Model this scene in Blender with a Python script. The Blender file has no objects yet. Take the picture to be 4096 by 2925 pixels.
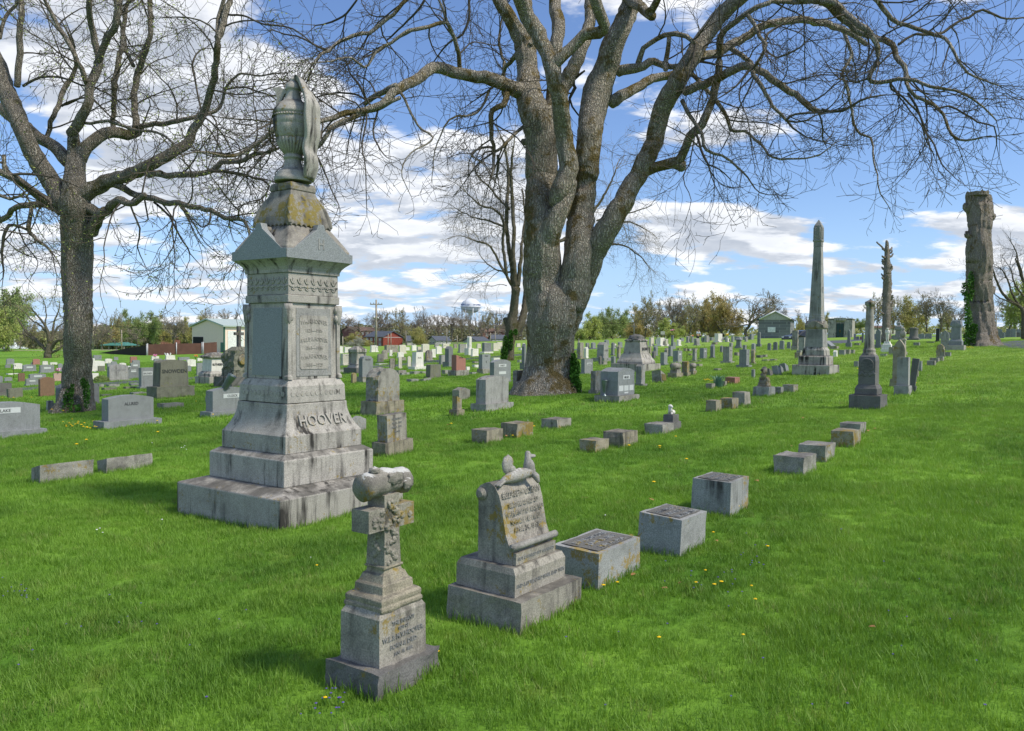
import bpy, bmesh, math, random
import numpy as np
from mathutils import Vector, Matrix, noise as mn
R = math.radians
random.seed(7); rng = np.random.default_rng(7)
SC = bpy.context.scene; COL = SC.collection

# ------------------------------------------------------------------ camera
FPX = 3300.0; EYE = 1.65; PITCH = math.atan(104.5/3300); ROLL = 0.010
cd = bpy.data.cameras.new("camera"); cam = bpy.data.objects.new("camera", cd); COL.objects.link(cam)
cd.sensor_width = 36; cd.lens = FPX/4096*36; cd.clip_start = .05; cd.clip_end = 6000
cam.matrix_world = Matrix.Translation((0, 0, EYE)) @ Matrix.Rotation(R(90)-PITCH, 4, 'X') @ Matrix.Rotation(ROLL, 4, 'Z')
SC.camera = cam
SC.view_settings.view_transform = 'Standard'; SC.view_settings.look = 'None'
SC.view_settings.exposure = 0.6; SC.view_settings.gamma = 1.0
SC.cycles.use_denoising = True
SC.cycles.max_bounces = 6; SC.cycles.diffuse_bounces = 3; SC.cycles.transparent_max_bounces = 6

# ------------------------------------------------------------------ node helper
class NT:
    def __init__(s, tree): s.t = tree; tree.nodes.clear()
    def n(s, kind, ins=None, **kw):
        d = s.t.nodes.new(kind)
        for k, v in kw.items(): setattr(d, k, v)
        for k, v in (ins or {}).items():
            sock = d.inputs[k]
            if isinstance(v, bpy.types.NodeSocket): s.t.links.new(v, sock)
            else: sock.default_value = v
        return d
    def math(s, op, a, b=0.0, clamp=False):
        return s.n('ShaderNodeMath', {0: a, 1: b}, operation=op, use_clamp=clamp).outputs[0]
    def vm(s, op, a, b=(0, 0, 0)):
        d = s.n('ShaderNodeVectorMath', {0: a, 1: b}, operation=op)
        return d.outputs['Value'] if op in ('DOT_PRODUCT', 'DISTANCE', 'LENGTH') else d.outputs[0]
    def noise(s, vec, scale, detail=4, rough=.55, dist=0):
        return s.n('ShaderNodeTexNoise', {'Vector': vec, 'Scale': scale, 'Detail': detail, 'Roughness': rough, 'Distortion': dist}).outputs['Fac']
    def ramp(s, f, a, b, lo=0., hi=1.):
        return s.n('ShaderNodeMapRange', {'Value': f, 'From Min': a, 'From Max': b, 'To Min': lo, 'To Max': hi}, interpolation_type='SMOOTHSTEP').outputs[0]
    def mix(s, f, a, b, mode='MIX'):
        d = s.n('ShaderNodeMix', data_type='RGBA', blend_type=mode)
        for i, v in ((0, f), (6, a), (7, b)):
            if isinstance(v, bpy.types.NodeSocket): s.t.links.new(v, d.inputs[i])
            else: d.inputs[i].default_value = v if i == 0 else (*v[:3], 1)
        return d.outputs[2]
    def scale(s, vec, sc, loc=(0, 0, 0)):
        return s.n('ShaderNodeMapping', {'Vector': vec, 'Scale': sc, 'Location': loc}).outputs[0]

# ------------------------------------------------------------------ sky and sun
SUN_EL, SUN_AZ = 52, 112          # azimuth clockwise from +Y: to the right and a little behind the camera
w = bpy.data.worlds.new("World"); SC.world = w; w.use_nodes = True
t = NT(w.node_tree)
sky = t.n('ShaderNodeTexSky', sky_type='NISHITA', sun_disc=False, sun_elevation=R(SUN_EL), sun_rotation=R(SUN_AZ), altitude=250, air_density=1.0, dust_density=.6, ozone_density=2.0).outputs[0]
sky = t.mix(1.0, sky, (.95, 1.06, 1.29), 'MULTIPLY')
gd = t.n('ShaderNodeTexCoord').outputs['Generated']
sp = t.n('ShaderNodeSeparateXYZ', {0: gd})
X, Y, Z = sp.outputs
zz = t.math('MAXIMUM', t.math('ADD', Z, .21), .05)
P = t.n('ShaderNodeCombineXYZ', {0: t.math('DIVIDE', X, zz), 1: t.math('DIVIDE', Y, zz), 2: 0.0}).outputs[0]
yy = t.math('MAXIMUM', Y, .05)
Q = t.n('ShaderNodeCombineXYZ', {0: t.math('DIVIDE', X, yy), 1: t.math('DIVIDE', Z, yy), 2: 0.0}).outputs[0]
bias = None
for (u, v, ru, rv, a) in [(560, 290, 330, 200, .22), (330, 100, 260, 130, .12), (300, 430, 200, 60, .12), (1620, 510, 240, 80, .22), (1600, 610, 300, 18, -.12), (1850, 470, 100, 60, -.12), (2060, 420, 200, 40, -.14), (1080, 470, 170, 150, .20), (1640, 290, 230, 80, .16), (1080, 240, 120, 60, .08),
                          (950, 110, 240, 150, -.34), (1950, 200, 380, 190, -.26), (40, 380, 120, 120, -.26), (1760, 405, 330, 45, -.28), (2210, 510, 150, 75, .22),
                          (470, 510, 130, 45, -.20), (800, 560, 120, 60, .08), (1950, 650, 500, 35, .06), (500, 650, 500, 40, .07), (1530, 640, 130, 30, .14), (1850, 590, 120, 22, .12), (1900, 555, 140, 16, -.10), (300, 330, 260, 120, .08), (1450, 640, 260, 60, -.06), (1330, 430, 80, 60, -.12), (60, 140, 90, 80, .08), (1500, -20, 500, 60, .12), (1450, 640, 90, 30, -.12), (60, 560, 200, 60, .10)]:
    cx, cy = (u-1137)/1832, (754-v)/1832
    d = t.vm('LENGTH', t.vm('MULTIPLY', t.vm('SUBTRACT', Q, (cx, cy, 0)), (1832/ru, 1832/rv, 0)))
    g = t.math('MULTIPLY', t.math('EXPONENT', t.math('MULTIPLY', t.math('MULTIPLY', d, d), -1.0)), a)
    bias = g if bias is None else t.math('ADD', bias, g)
def cl(off):
    p = t.vm('ADD', P, off)
    a = t.noise(t.scale(p, (.95, 1.25, 1)), 3.4, 9, .58, .15)
    b = t.noise(t.scale(p, (.7, 1.1, 1), (5, 3, 0)), 1.3, 2, .5)
    return t.math('ADD', t.math('MULTIPLY', a, .72), t.math('MULTIPLY', b, .28))
n0 = t.math('ADD', cl((0, 0, 0)), bias)
n1 = t.math('ADD', cl((.10, -.13, 0)), bias)
mask = t.ramp(n0, .50, .59)
thick = t.ramp(n0, .55, .80)
lit = t.ramp(t.math('SUBTRACT', n0, n1), -.06, .075)
fine = t.noise(P, 7, 6, .6)
shade = t.math('ADD', t.math('MULTIPLY', lit, .62), t.math('MULTIPLY', fine, .5), True)
shade = t.math('SUBTRACT', shade, t.math('MULTIPLY', thick, .22), True)
ccol = t.mix(shade, (3.7, 4.1, 4.8), (8.9, 9.0, 9.2))
hor = t.ramp(Z, .0, .17, 1, 0)
skyc = t.mix(t.math('MULTIPLY', hor, .62), sky, (3.4, 5.4, 8.6))
tot = t.mix(t.math('MULTIPLY', mask, .94), skyc, ccol)
low = t.ramp(Z, -.02, .0)
tot = t.mix(low, (1.0, 1.1, .9), tot)
bg = t.n('ShaderNodeBackground', {'Color': tot, 'Strength': 0.087})
t.t.links.new(bg.outputs[0], t.n('ShaderNodeOutputWorld').inputs[0])

sd = bpy.data.lights.new("sun", 'SUN'); sun = bpy.data.objects.new("sun", sd); COL.objects.link(sun)
sd.energy = 2.7; sd.angle = R(8); sd.color = (1, .93, .80)
sv = Vector((math.sin(R(SUN_AZ))*math.cos(R(SUN_EL)), math.cos(R(SUN_AZ))*math.cos(R(SUN_EL)), math.sin(R(SUN_EL))))
sun.rotation_euler = sv.to_track_quat('Z', 'Y').to_euler()

# ------------------------------------------------------------------ picture pixel <-> world
FR = {'F': (0, 0, 1.), 'D': (0, 0, 1.8012), 'L': (0, 1100, .4507), 'C': (1300, 1100, .4507), 'M': (2100, 1100, .4507), 'R': (3072, 1100, .4507),
      'T1': (0, 0, .61565), 'T2': (1200, 0, .61565), 'T3': (2400, 0, .7462), 'K': (1250, 1780, .67734), 'B': (2150, 1750, .43103),
      'G': (1700, 700, .55427)}
def F(fr, x, y):
    a = FR[fr]; return a[0]+x*a[2], a[1]+y*a[2]
CP, SP_, CR, SR = math.cos(PITCH), math.sin(PITCH), math.cos(ROLL), math.sin(ROLL)
def proj(p):
    x, y, z = p[0], p[1], p[2]-EYE
    zc = y*CP-z*SP_; yc = z*CP+y*SP_
    u = FPX*x/zc; v = -FPX*yc/zc
    return 2048+u*CR-v*SR, 1462.5+u*SR+v*CR
def raydir(u, v):                     # direction scaled so that y = 1
    a, b = u-2048, v-1462.5
    x, yv = a*CR+b*SR, -a*SR+b*CR
    x /= FPX; z = -yv/FPX
    dy, dz = CP+z*SP_, -SP_+z*CP
    return x/dy, dz/dy
def at(u, v, Yd):
    dx, dz = raydir(u, v); return Vector((dx*Yd, Yd, EYE+dz*Yd))
def sm(a, b, x):
    x = min(1, max(0, (x-a)/(b-a))); return x*x*(3-2*x)
TREE_MOUNDS = [(-2.25, 8.45, 1.9, -.10)]
def terr(x, y):
    h = .04*70*math.tanh(x/70)+.0075*(y if y < 130 else 130+40*math.tanh((y-130)/40))
    h += .03*math.sin(x*.5+1.3)*math.sin(y*.33) * sm(2, 12, y)
    for (mx, my, r, a) in TREE_MOUNDS:
        d2 = ((x-mx)**2+(y-my)**2)/(r*r)
        if d2 < 9: h += a*math.exp(-d2)
    if y > 150: h -= .012*(y-150) if x < -10 and y < 260 else 0
    return h
def ground(u, v, ymax=135.):
    dx, dz = raydir(u, v)
    y = 2.; st = .05
    while y < ymax:
        if EYE+dz*y <= terr(dx*y, y): break
        y += st; st = max(.05, y*.004)
    return Vector((dx*y, y, terr(dx*y, y)))

# ------------------------------------------------------------------ mesh builder
class MB:
    def __init__(s): s.v = []; s.f = []; s.m = []; s.s = []
    def add(s, vs, fs, m=0, smooth=False, M=None):
        o = len(s.v)
        s.v += [tuple(M @ Vector(p)) if M else tuple(p) for p in vs]
        s.f += [tuple(i+o for i in f) for f in fs]; s.m += [m]*len(fs); s.s += [smooth]*len(fs)
        return s
    def rect(s, prof, cx=0, cy=0, m=0, M=None, caps=True):     # prof: (z, half width x, half depth y)
        vs, fs = [], []
        for (z, a, b) in prof: vs += [(cx-a, cy-b, z), (cx+a, cy-b, z), (cx+a, cy+b, z), (cx-a, cy+b, z)]
        n = len(prof)
        for i in range(n-1):
            for k in range(4):
                a, b = i*4+k, i*4+(k+1) % 4; fs.append((a, b, b+4, a+4))
        if caps: fs += [(3, 2, 1, 0), tuple(range((n-1)*4, n*4))]
        return s.add(vs, fs, m, False, M)
    def box(s, x0, x1, y0, y1, z0, z1, m=0, M=None):
        return s.rect([(z0, (x1-x0)/2, (y1-y0)/2), (z1, (x1-x0)/2, (y1-y0)/2)], (x0+x1)/2, (y0+y1)/2, m, M)
    def lathe(s, prof, n=24, cx=0, cy=0, m=0, smooth=True, M=None, flute=0):
        vs, fs = [], []
        for (z, r) in prof:
            for k in range(n):
                a = 2*math.pi*k/n; rr = r*(1-(flute if k % 2 else 0)*(1 if flute else 0)); vs.append((cx+rr*math.cos(a), cy+rr*math.sin(a), z))
        for i in range(len(prof)-1):
            for k in range(n):
                a, b = i*n+k, i*n+(k+1) % n; fs.append((a, b, b+n, a+n))
        s.add(vs, fs, m, smooth, M)
        return s.add(vs[:n]+vs[-n:], [tuple(range(n-1, -1, -1)), tuple(range(n, 2*n))], m, False, M)
    def prism(s, pts, y0, y1, m=0, M=None, axis='y', smooth=False):   # pts in (x,z), extruded along y  (axis 'x': pts in (y,z) along x)
        n = len(pts)
        if axis == 'y': vs = [(x, y0, z) for x, z in pts]+[(x, y1, z) for x, z in pts]
        else: vs = [(y0, x, z) for x, z in pts]+[(y1, x, z) for x, z in pts]
        fl = axis == 'x'
        def o(f): return tuple(reversed(f)) if fl else f
        s.add(vs, [o(tuple(range(n))), o(tuple(range(2*n-1, n-1, -1)))], m, False, M)
        return s.add(vs, [o((i, i+n, (i+1) % n+n, (i+1) % n)) for i in range(n)], m, smooth, M)
    def tube(s, pts, rad, n=8, m=0, smooth=True):
        pts = [Vector(p) for p in pts]; vs, fs = [], []
        up = Vector((.3, .2, 1)) if abs((pts[-1]-pts[0]).normalized().z) < .9 else Vector((1, .1, 0))
        for i, p in enumerate(pts):
            tg = (pts[min(i+1, len(pts)-1)]-pts[max(i-1, 0)]).normalized()
            a = tg.cross(up).normalized(); b = a.cross(tg)
            r = rad[i] if hasattr(rad, '__len__') else rad
            vs += [tuple(p+a*math.cos(2*math.pi*k/n)*r+b*math.sin(2*math.pi*k/n)*r) for k in range(n)]
        for i in range(len(pts)-1):
            for k in range(n):
                a, b = i*n+k, i*n+(k+1) % n; fs.append((a, a+n, b+n, b))
        fs += [tuple(range(n)), tuple(range(len(vs)-1, len(vs)-n-1, -1))]
        return s.add(vs, fs, m, smooth)
    def blob(s, c, r, seed=0, amp=.15, freq=2.5, sub=3, m=0, smooth=True, M=None):
        bm = bmesh.new(); bmesh.ops.create_icosphere(bm, subdivisions=sub, radius=1)
        vs = []
        for v in bm.verts:
            k = 1+amp*mn.noise(v.co*freq+Vector((seed*3.1, seed, 0)))*2
            vs.append((c[0]+v.co.x*r[0]*k, c[1]+v.co.y*r[1]*k, c[2]+v.co.z*r[2]*k))
        fs = [tuple(v.index for v in f.verts) for f in bm.faces]; bm.free()
        return s.add(vs, fs, m, smooth, M)
    def rock(s, hx, hy, z0, z1, amp=.02, seed=0, step=.06, m=0, top=None, tilt=(0, 0), tap=0, freq=7, keep=()):
        # box with rough, broken faces; top: amplitude on the top face; keep: faces left flat ('f','b','l','r')
        nx, ny, nz = [max(2, min(14, int(round(q/step)))) for q in (2*hx, 2*hy, z1-z0)]
        if top is None: top = amp*.4
        vid = {}; vs = []; fs = []
        def V(i, j, k):
            key = (i, j, k)
            if key in vid: return vid[key]
            a, b, c = i/nx, j/ny, k/nz
            tp = 1-tap*c
            x, y = (-hx+2*hx*a)*tp, (-hy+2*hy*b)*tp
            ztop = z1+tilt[0]*x+tilt[1]*y; z = z0+(ztop-z0)*c
            q = Vector((x, y, z))*freq+Vector((seed*7.7, seed*1.3, 3))
            d = mn.noise(q)*1.4+mn.noise(q*2.7)*.7
            e = mn.noise(q+Vector((40, 7, 2)))*1.2
            if i in (0, nx) and ('l' if i == 0 else 'r') not in keep: x += (d*amp-amp*.3*(1 if 0 < j < ny else 0))*(1 if i else -1)
            if j in (0, ny) and ('f' if j == 0 else 'b') not in keep: y += (e*amp)*(1 if j else -1)
            if k == nz: z += top*d
            vid[key] = len(vs); vs.append((x, y, z)); return vid[key]
        for i in range(nx):
            for j in range(ny): fs.append((V(i, j, nz), V(i+1, j, nz), V(i+1, j+1, nz), V(i, j+1, nz)))
        for k in range(nz):
            for i in range(nx):
                fs.append((V(i, 0, k), V(i+1, 0, k), V(i+1, 0, k+1), V(i, 0, k+1))); fs.append((V(i+1, ny, k), V(i, ny, k), V(i, ny, k+1), V(i+1, ny, k+1)))
            for j in range(ny):
                fs.append((V(0, j+1, k), V(0, j, k), V(0, j, k+1), V(0, j+1, k+1))); fs.append((V(nx, j, k), V(nx, j+1, k), V(nx, j+1, k+1), V(nx, j, k+1)))
        return s.add(vs, fs, m, False)
    def text(s, st, size, o, xd=(1, 0, 0), up=(0, 0, 1), ext=.003, m=1, maxw=None, wfac=1.0, arc=0):
        V_, F_, W_ = text_mesh(st)
        if not F_: return s
        sx = size*wfac
        if maxw and W_*sx > maxw: sx = maxw/W_; size = min(size, sx*1.2/wfac)
        xd, up, o = Vector(xd).normalized(), Vector(up).normalized(), Vector(o); nn = xd.cross(up)
        vs = []
        for (x, y, z) in V_:
            X_ = (x-W_/2)*sx
            vs.append(o+xd*X_+up*(y*size+(arc*(1-(2*X_/(W_*sx))**2) if arc else 0))+nn*(z*ext))
        return s.add(vs, F_, m, False)
    def build(s, name, mats, parent=None, bevel=0, **tags):
        me = bpy.data.meshes.new(name); me.from_pydata(s.v, [], s.f)
        me.polygons.foreach_set('material_index', s.m); me.polygons.foreach_set('use_smooth', s.s)
        for m in (mats if isinstance(mats, (list, tuple)) else [mats]): me.materials.append(m)
        me.update()
        o = bpy.data.objects.new(name, me); COL.objects.link(o)
        if parent: o.parent = parent
        if bevel:
            b = o.modifiers.new('bevel', 'BEVEL'); b.width = bevel; b.segments = 2; b.limit_method = 'ANGLE'; b.angle_limit = R(40)
            b.harden_normals = False
        for k, v in tags.items(): o[k] = v
        return o
_tc = {}
def text_mesh(st):
    if st in _tc: return _tc[st]
    cu = bpy.data.curves.new('t', 'FONT'); cu.body = st; cu.size = 1; cu.extrude = .5; cu.resolution_u = 2; cu.offset = .012
    ob = bpy.data.objects.new('t', cu); me = bpy.data.meshes.new_from_object(ob)
    V_ = [tuple(v.co) for v in me.vertices]; F_ = [tuple(p.vertices) for p in me.polygons]
    mx = max([v[0] for v in V_] or [0]); mnx = min([v[0] for v in V_] or [0])
    V_ = [(x-mnx, y, z) for x, y, z in V_]
    bpy.data.objects.remove(ob); bpy.data.curves.remove(cu); bpy.data.meshes.remove(me)
    _tc[st] = (V_, F_, mx-mnx); return _tc[st]
def empty(name, loc, yaw=0, label=None, cat=None, group=None, tilt=(0, 0)):
    o = bpy.data.objects.new(name, None); COL.objects.link(o); o.location = loc; o.rotation_euler = (tilt[0], tilt[1], yaw)
    o.empty_display_size = .1
    if label: o['label'] = label
    if cat: o['category'] = cat
    if group: o['group'] = group
    return o
def tag(o, label, cat, group=None, loc=None, yaw=0, tilt=(0, 0)):
    o['label'] = label; o['category'] = cat
    if group: o['group'] = group
    if loc is not None: o.location = loc; o.rotation_euler = (tilt[0], tilt[1], yaw)
    return o
def copytree(o, parent=None):
    c = o.copy(); COL.objects.link(c)
    if parent: c.parent = parent
    for ch in list(o.children): copytree(ch, c)
    return c
def fastmesh(name, V, Fq, mats, parent=None, mi=None, smooth=True):
    me = bpy.data.meshes.new(name); nv, nf = len(V), len(Fq); k = Fq.shape[1]
    me.vertices.add(nv); me.vertices.foreach_set('co', np.asarray(V, dtype=np.float32).ravel())
    me.loops.add(nf*k); me.loops.foreach_set('vertex_index', np.asarray(Fq, dtype=np.int32).ravel())
    me.polygons.add(nf); me.polygons.foreach_set('loop_start', np.arange(0, nf*k, k, dtype=np.int32))
    if mi is not None: me.polygons.foreach_set('material_index', np.asarray(mi, dtype=np.int32))
    me.polygons.foreach_set('use_smooth', np.full(nf, smooth))
    for m in mats: me.materials.append(m)
    me.update(calc_edges=True)
    o = bpy.data.objects.new(name, me); COL.objects.link(o)
    if parent: o.parent = parent
    return o

# ------------------------------------------------------------------ materials
def new_mat(name):
    m = bpy.data.materials.new(name); m.use_nodes = True; return m, NT(m.node_tree)
def finish(t, m, col, rough=.8, bump=None, bstr=.3, bdist=.01, spec=.3, metal=0, extra=None):
    ins = {'Base Color': col, 'Roughness': rough, 'Specular IOR Level': spec, 'Metallic': metal}
    if bump is not None: ins['Normal'] = t.n('ShaderNodeBump', {'Height': bump, 'Strength': bstr, 'Distance': bdist}).outputs[0]
    b = t.n('ShaderNodeBsdfPrincipled', ins)
    out = b.outputs[0]
    if extra: out = extra(out)
    t.t.links.new(out, t.n('ShaderNodeOutputMaterial').inputs[0]); return m
def flat(name, c, rough=.7, spec=.3, metal=0, var=.15, sc=6):
    m, t = new_mat(name)
    co = t.n('ShaderNodeTexCoord').outputs['Object']
    n = t.noise(co, sc, 5)
    col = t.mix(t.ramp(n, .3, .7), tuple(x*(1-var) for x in c), tuple(min(1, x*(1+var)) for x in c))
    return finish(t, m, col, rough, n, .1, .01, spec, metal)
def stone(name, c, speck=.12, stain=.3, streak=.3, lich=0., wlich=0., bump=.25, top=.3, stc=(.07, .065, .06), lc=(.33, .20, .03), rough=.8, wnz=.06):
    speck *= 1.5
    m, t = new_mat(name)
    co = t.n('ShaderNodeTexCoord').outputs['Object']
    rnd = t.n('ShaderNodeObjectInfo').outputs['Random']
    off = t.n('ShaderNodeCombineXYZ', {0: t.math('MULTIPLY', rnd, 31), 1: t.math('MULTIPLY', rnd, 17), 2: t.math('MULTIPLY', rnd, 5)}).outputs[0]
    co = t.vm('ADD', co, off)
    sp = t.noise(co, 130, 3, .7); md = t.noise(co, 5, 7, .65); bg = t.noise(co, 1.6, 4, .6)
    vs = t.math('ADD', .93, t.math('MULTIPLY', rnd, .14))
    col = t.mix(t.ramp(sp, .3, .7), tuple(x*(1-speck) for x in c), tuple(min(1, x*(1+speck)) for x in c))
    col = t.mix(1., col, t.n('ShaderNodeCombineColor', {0: vs, 1: vs, 2: vs}).outputs[0], 'MULTIPLY')
    col = t.mix(t.math('MULTIPLY', t.ramp(md, .42, .72), stain), col, stc)
    if streak:
        s1 = t.noise(t.scale(co, (11, 11, .9)), 1.0, 5, .6)
        f = t.math('MULTIPLY', t.math('MULTIPLY', t.ramp(s1, .46, .68), t.ramp(bg, .38, .62)), streak)
        col = t.mix(f, col, (.04, .037, .033))
    nz = t.n('ShaderNodeSeparateXYZ', {0: t.n('ShaderNodeNewGeometry').outputs['Normal']}).outputs[2]
    if top:
        f = t.math('MULTIPLY', t.math('MULTIPLY', t.ramp(nz, .55, .9), top), t.ramp(md, .25, .6))
        col = t.mix(f, col, (.075, .07, .06))
    if lich:
        l1 = t.math('MULTIPLY', t.noise(co, 19, 9, .8), t.ramp(t.noise(t.vm('ADD', co, (7, 3, 1)), 2.2, 4, .6), .35, .65, .55, 1.25))
        f = t.ramp(l1, .70-lich*.30, .76-lich*.25)
        col = t.mix(t.math('MULTIPLY', f, .85), col, t.mix(sp, lc, (lc[0]*.6, lc[1]*.85, lc[2])))
    if wlich:
        l2 = t.math('ADD', t.noise(t.vm('ADD', co, (1, 9, 4)), 8, 9, .75), t.math('MULTIPLY', nz, wnz))
        f = t.ramp(l2, .78-wlich*.3, .80-wlich*.25)
        col = t.mix(t.math('MULTIPLY', f, .8), col, (.58, .58, .54))
    b = t.math('ADD', t.math('MULTIPLY', sp, .35), md)
    return finish(t, m, col, rough, b, bump, .012, .25)
ST = {}
ST['mon'] = stone('weathered_monument_granite', (.40, .375, .33), .22, .3, 1.4, .10, 0, .2, .8)
ST['monroof'] = stone('lichen_roof_granite', (.27, .25, .21), .2, .45, 1.5, .58, 0, .25, .0, lc=(.25, .165, .02))
ST['gran'] = stone('blue_grey_granite', (.25, .262, .262), .2, .22, .3, 0, 0, .1, .1, rough=.55)
ST['grand'] = stone('dark_grey_granite', (.20, .21, .21), .15, .25, .2, .0, 0, .15, .2)
ST['grey'] = stone('mid_grey_granite', (.32, .315, .295), .22, .35, .8, .15, 0, .2, .35)
ST['panel'] = stone('polished_panel', (.26, .275, .275), .22, .05, .0, 0, 0, .05, 0, rough=.5)
ST['rough'] = stone('rock_faced_granite', (.32, .305, .265), .28, .6, .6, .25, .18, .6, .6)
ST['lime'] = stone('weathered_limestone', (.33, .305, .255), .2, .5, 1.0, .32, .25, .5, .7)
ST['limel'] = stone('lichened_limestone', (.32, .285, .21), .22, .55, .7, .60, .30, .55, .6)
ST['och'] = stone('ochre_lichen_stone', (.34, .28, .17), .15, .4, .3, .65, .1, .4, .2)
ST['white'] = stone('pale_marble', (.72, .69, .62), .07, .18, .35, .03, 0, .2, .3, stc=(.2, .19, .17))
ST['cream'] = stone('cream_limestone', (.60, .56, .46), .08, .2, .3, .04, 0, .2, .3, stc=(.17, .15, .12))
ST['red'] = stone('red_granite', (.36, .17, .13), .2, .12, .1, 0, 0, .1, .1, rough=.55)
ST['brown'] = stone('brown_granite', (.22, .135, .085), .25, .12, .1, 0, 0, .1, .1, rough=.5)
ST['pink'] = stone('pink_granite', (.46, .32, .27), .2, .1, .1, 0, 0, .1, .1)
ST['dark'] = stone('dark_weathered_stone', (.16, .155, .145), .2, .4, .5, .05, .05, .35, .4)
ST['moss'] = stone('greenish_weathered_granite', (.19, .19, .145), .2, .3, .5, .15, .0, .35, .4, lc=(.22, .2, .05))
ST['black'] = stone('black_granite', (.035, .04, .042), .2, .1, 0, 0, 0, .05, 0, rough=.35)
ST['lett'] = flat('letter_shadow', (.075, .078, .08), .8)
ST['lettp'] = flat('letter_cut_pale', (.24, .24, .23), .8)
ST['lite'] = stone('light_frosted_panel', (.55, .57, .56), .08, .1, 0, 0, 0, .1, 0)

def grass_col(t, dry=.35):
    g = t.n('ShaderNodeNewGeometry').outputs['Position']
    a = t.noise(g, .35, 4, .6); b = t.noise(t.scale(g, (1, 1, 0)), 2.1, 4, .6)
    sep = t.n('ShaderNodeSeparateXYZ', {0: g}).outputs
    far = t.ramp(t.math('ADD', sep[1], t.math('MULTIPLY', sep[0], 2.2)), 8, 85)  # sunlit brightness of the distant right lawn is put into the grass colour
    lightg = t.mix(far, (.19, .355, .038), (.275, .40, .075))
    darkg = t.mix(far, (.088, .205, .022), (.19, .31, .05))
    c = t.mix(t.ramp(a, .35, .65), darkg, lightg)
    q = t.math('ADD', t.math('MULTIPLY', sep[0], .81), t.math('MULTIPLY', sep[1], -.58))
    st = t.math('SINE', t.math('ADD', t.math('MULTIPLY', q, 4.6), t.math('MULTIPLY', a, 5.0)))
    c = t.mix(t.math('MULTIPLY', t.ramp(st, -.4, .9), .28), c, (.25, .42, .055))
    c = t.mix(t.math('MULTIPLY', t.ramp(b, .56, .74), dry*1.1), c, (.30, .33, .08))
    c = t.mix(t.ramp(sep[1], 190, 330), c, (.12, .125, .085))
    return c, g
mg, t = new_mat('lawn'); c, g = grass_col(t, .4)
f1 = t.noise(g, 22, 5, .7); c = t.mix(t.ramp(f1, .3, .75, 0, .5), c, (.05, .13, .01))
finish(t, mg, c, .95, f1, .6, .05, .1); M_LAWN = mg
mg, t = new_mat('grass_blade'); c, g = grass_col(t, .3)
rnd = t.n('ShaderNodeObjectInfo').outputs['Random']
c = t.mix(t.ramp(rnd, 0, 1, 0, .45), c, (.30, .48, .08))
c = t.mix(t.ramp(rnd, .96, .97, 0, .5), c, (.34, .33, .14))
b = t.n('ShaderNodeBsdfPrincipled', {'Base Color': c, 'Roughness': .55, 'Specular IOR Level': .35}).outputs[0]
tr = t.n('ShaderNodeBsdfTranslucent', {'Color': t.mix(1., c, (1.2, 1.15, .7), 'MULTIPLY')}).outputs[0]
mx = t.n('ShaderNodeMixShader', {0: .38, 1: b, 2: tr}).outputs[0]
t.t.links.new(mx, t.n('ShaderNodeOutputMaterial').inputs[0]); M_BLADE = mg

def bark(name, c1, c2, moss, sc=1.0, mossc=(.17, .12, .02), deep=(.05, .04, .03)):
    m, t = new_mat(name)
    co = t.n('ShaderNodeTexCoord').outputs['Object']
    cs = t.scale(co, (sc*14, sc*14, sc*3.2))
    wv = t.noise(cs, 1.6, 7, .68, .8)
    vo = t.n('ShaderNodeTexVoronoi', {'Vector': t.vm('ADD', t.scale(co, (sc*26, sc*26, sc*3.6)), t.scale(t.n('ShaderNodeTexNoise', {'Vector': co, 'Scale': 7*sc, 'Detail': 5}).outputs['Color'], (3.2, 3.2, 3.2))), 'Scale': 1.0}, feature='DISTANCE_TO_EDGE').outputs[0]
    crack = t.ramp(vo, -.04, .30)
    fine = t.noise(co, 40*sc, 4, .7)
    col = t.mix(t.ramp(wv, .3, .7), c1, c2)
    col = t.mix(t.ramp(fine, .3, .7, 0, .35), col, tuple(min(1, x*1.35) for x in c2))
    col = t.mix(t.math('SUBTRACT', .5, t.math('MULTIPLY', crack, .5)), col, deep)
    if moss:
        mo = t.math('MULTIPLY', t.noise(co, 2.6, 8, .75), t.ramp(t.noise(t.scale(co, (1, 1, .5)), .9, 3), .3, .65, .75, 1.2))
        col = t.mix(t.math('MULTIPLY', t.ramp(mo, .62-moss*.25, .74-moss*.25), .8), col, mossc)
    h = t.math('ADD', t.math('MULTIPLY', crack, .7), wv)
    return finish(t, m, col, .95, h, 1.0, .07, .1)
BK = {'big': bark('grey_tan_bark', (.27, .235, .175), (.62, .56, .455), .42, .8), 'left': bark('shaggy_bark', (.24, .205, .155), (.58, .52, .42), .2, 1.0, (.12, .11, .04)),
      'mid': bark('smooth_bark', (.18, .155, .11), (.31, .275, .20), .3, 1.3, (.12, .11, .03)), 'dead': bark('dead_wood', (.26, .22, .175), (.56, .50, .42), .15, 1.1),
      'twig': flat('twig_bark', (.10, .087, .07), .9, .1, 0, .25, 2), 'twigl': flat('twig_bark_lighter', (.24, .205, .16), .9, .1, 0, .25, 2)}
def leafm(name, c, tr=.4):
    m, t = new_mat(name)
    rnd = t.n('ShaderNodeObjectInfo').outputs['Random']
    n = t.noise(t.n('ShaderNodeTexCoord').outputs['Object'], 1.3, 3)
    col = t.mix(t.ramp(n, .3, .7), tuple(x*.65 for x in c), tuple(min(1, x*1.3) for x in c))
    b = t.n('ShaderNodeBsdfPrincipled', {'Base Color': col, 'Roughness': .6, 'Specular IOR Level': .2}).outputs[0]
    q = t.n('ShaderNodeBsdfTranslucent', {'Color': col}).outputs[0]
    t.t.links.new(t.n('ShaderNodeMixShader', {0: tr, 1: b, 2: q}).outputs[0], t.n('ShaderNodeOutputMaterial').inputs[0]); return m
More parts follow.
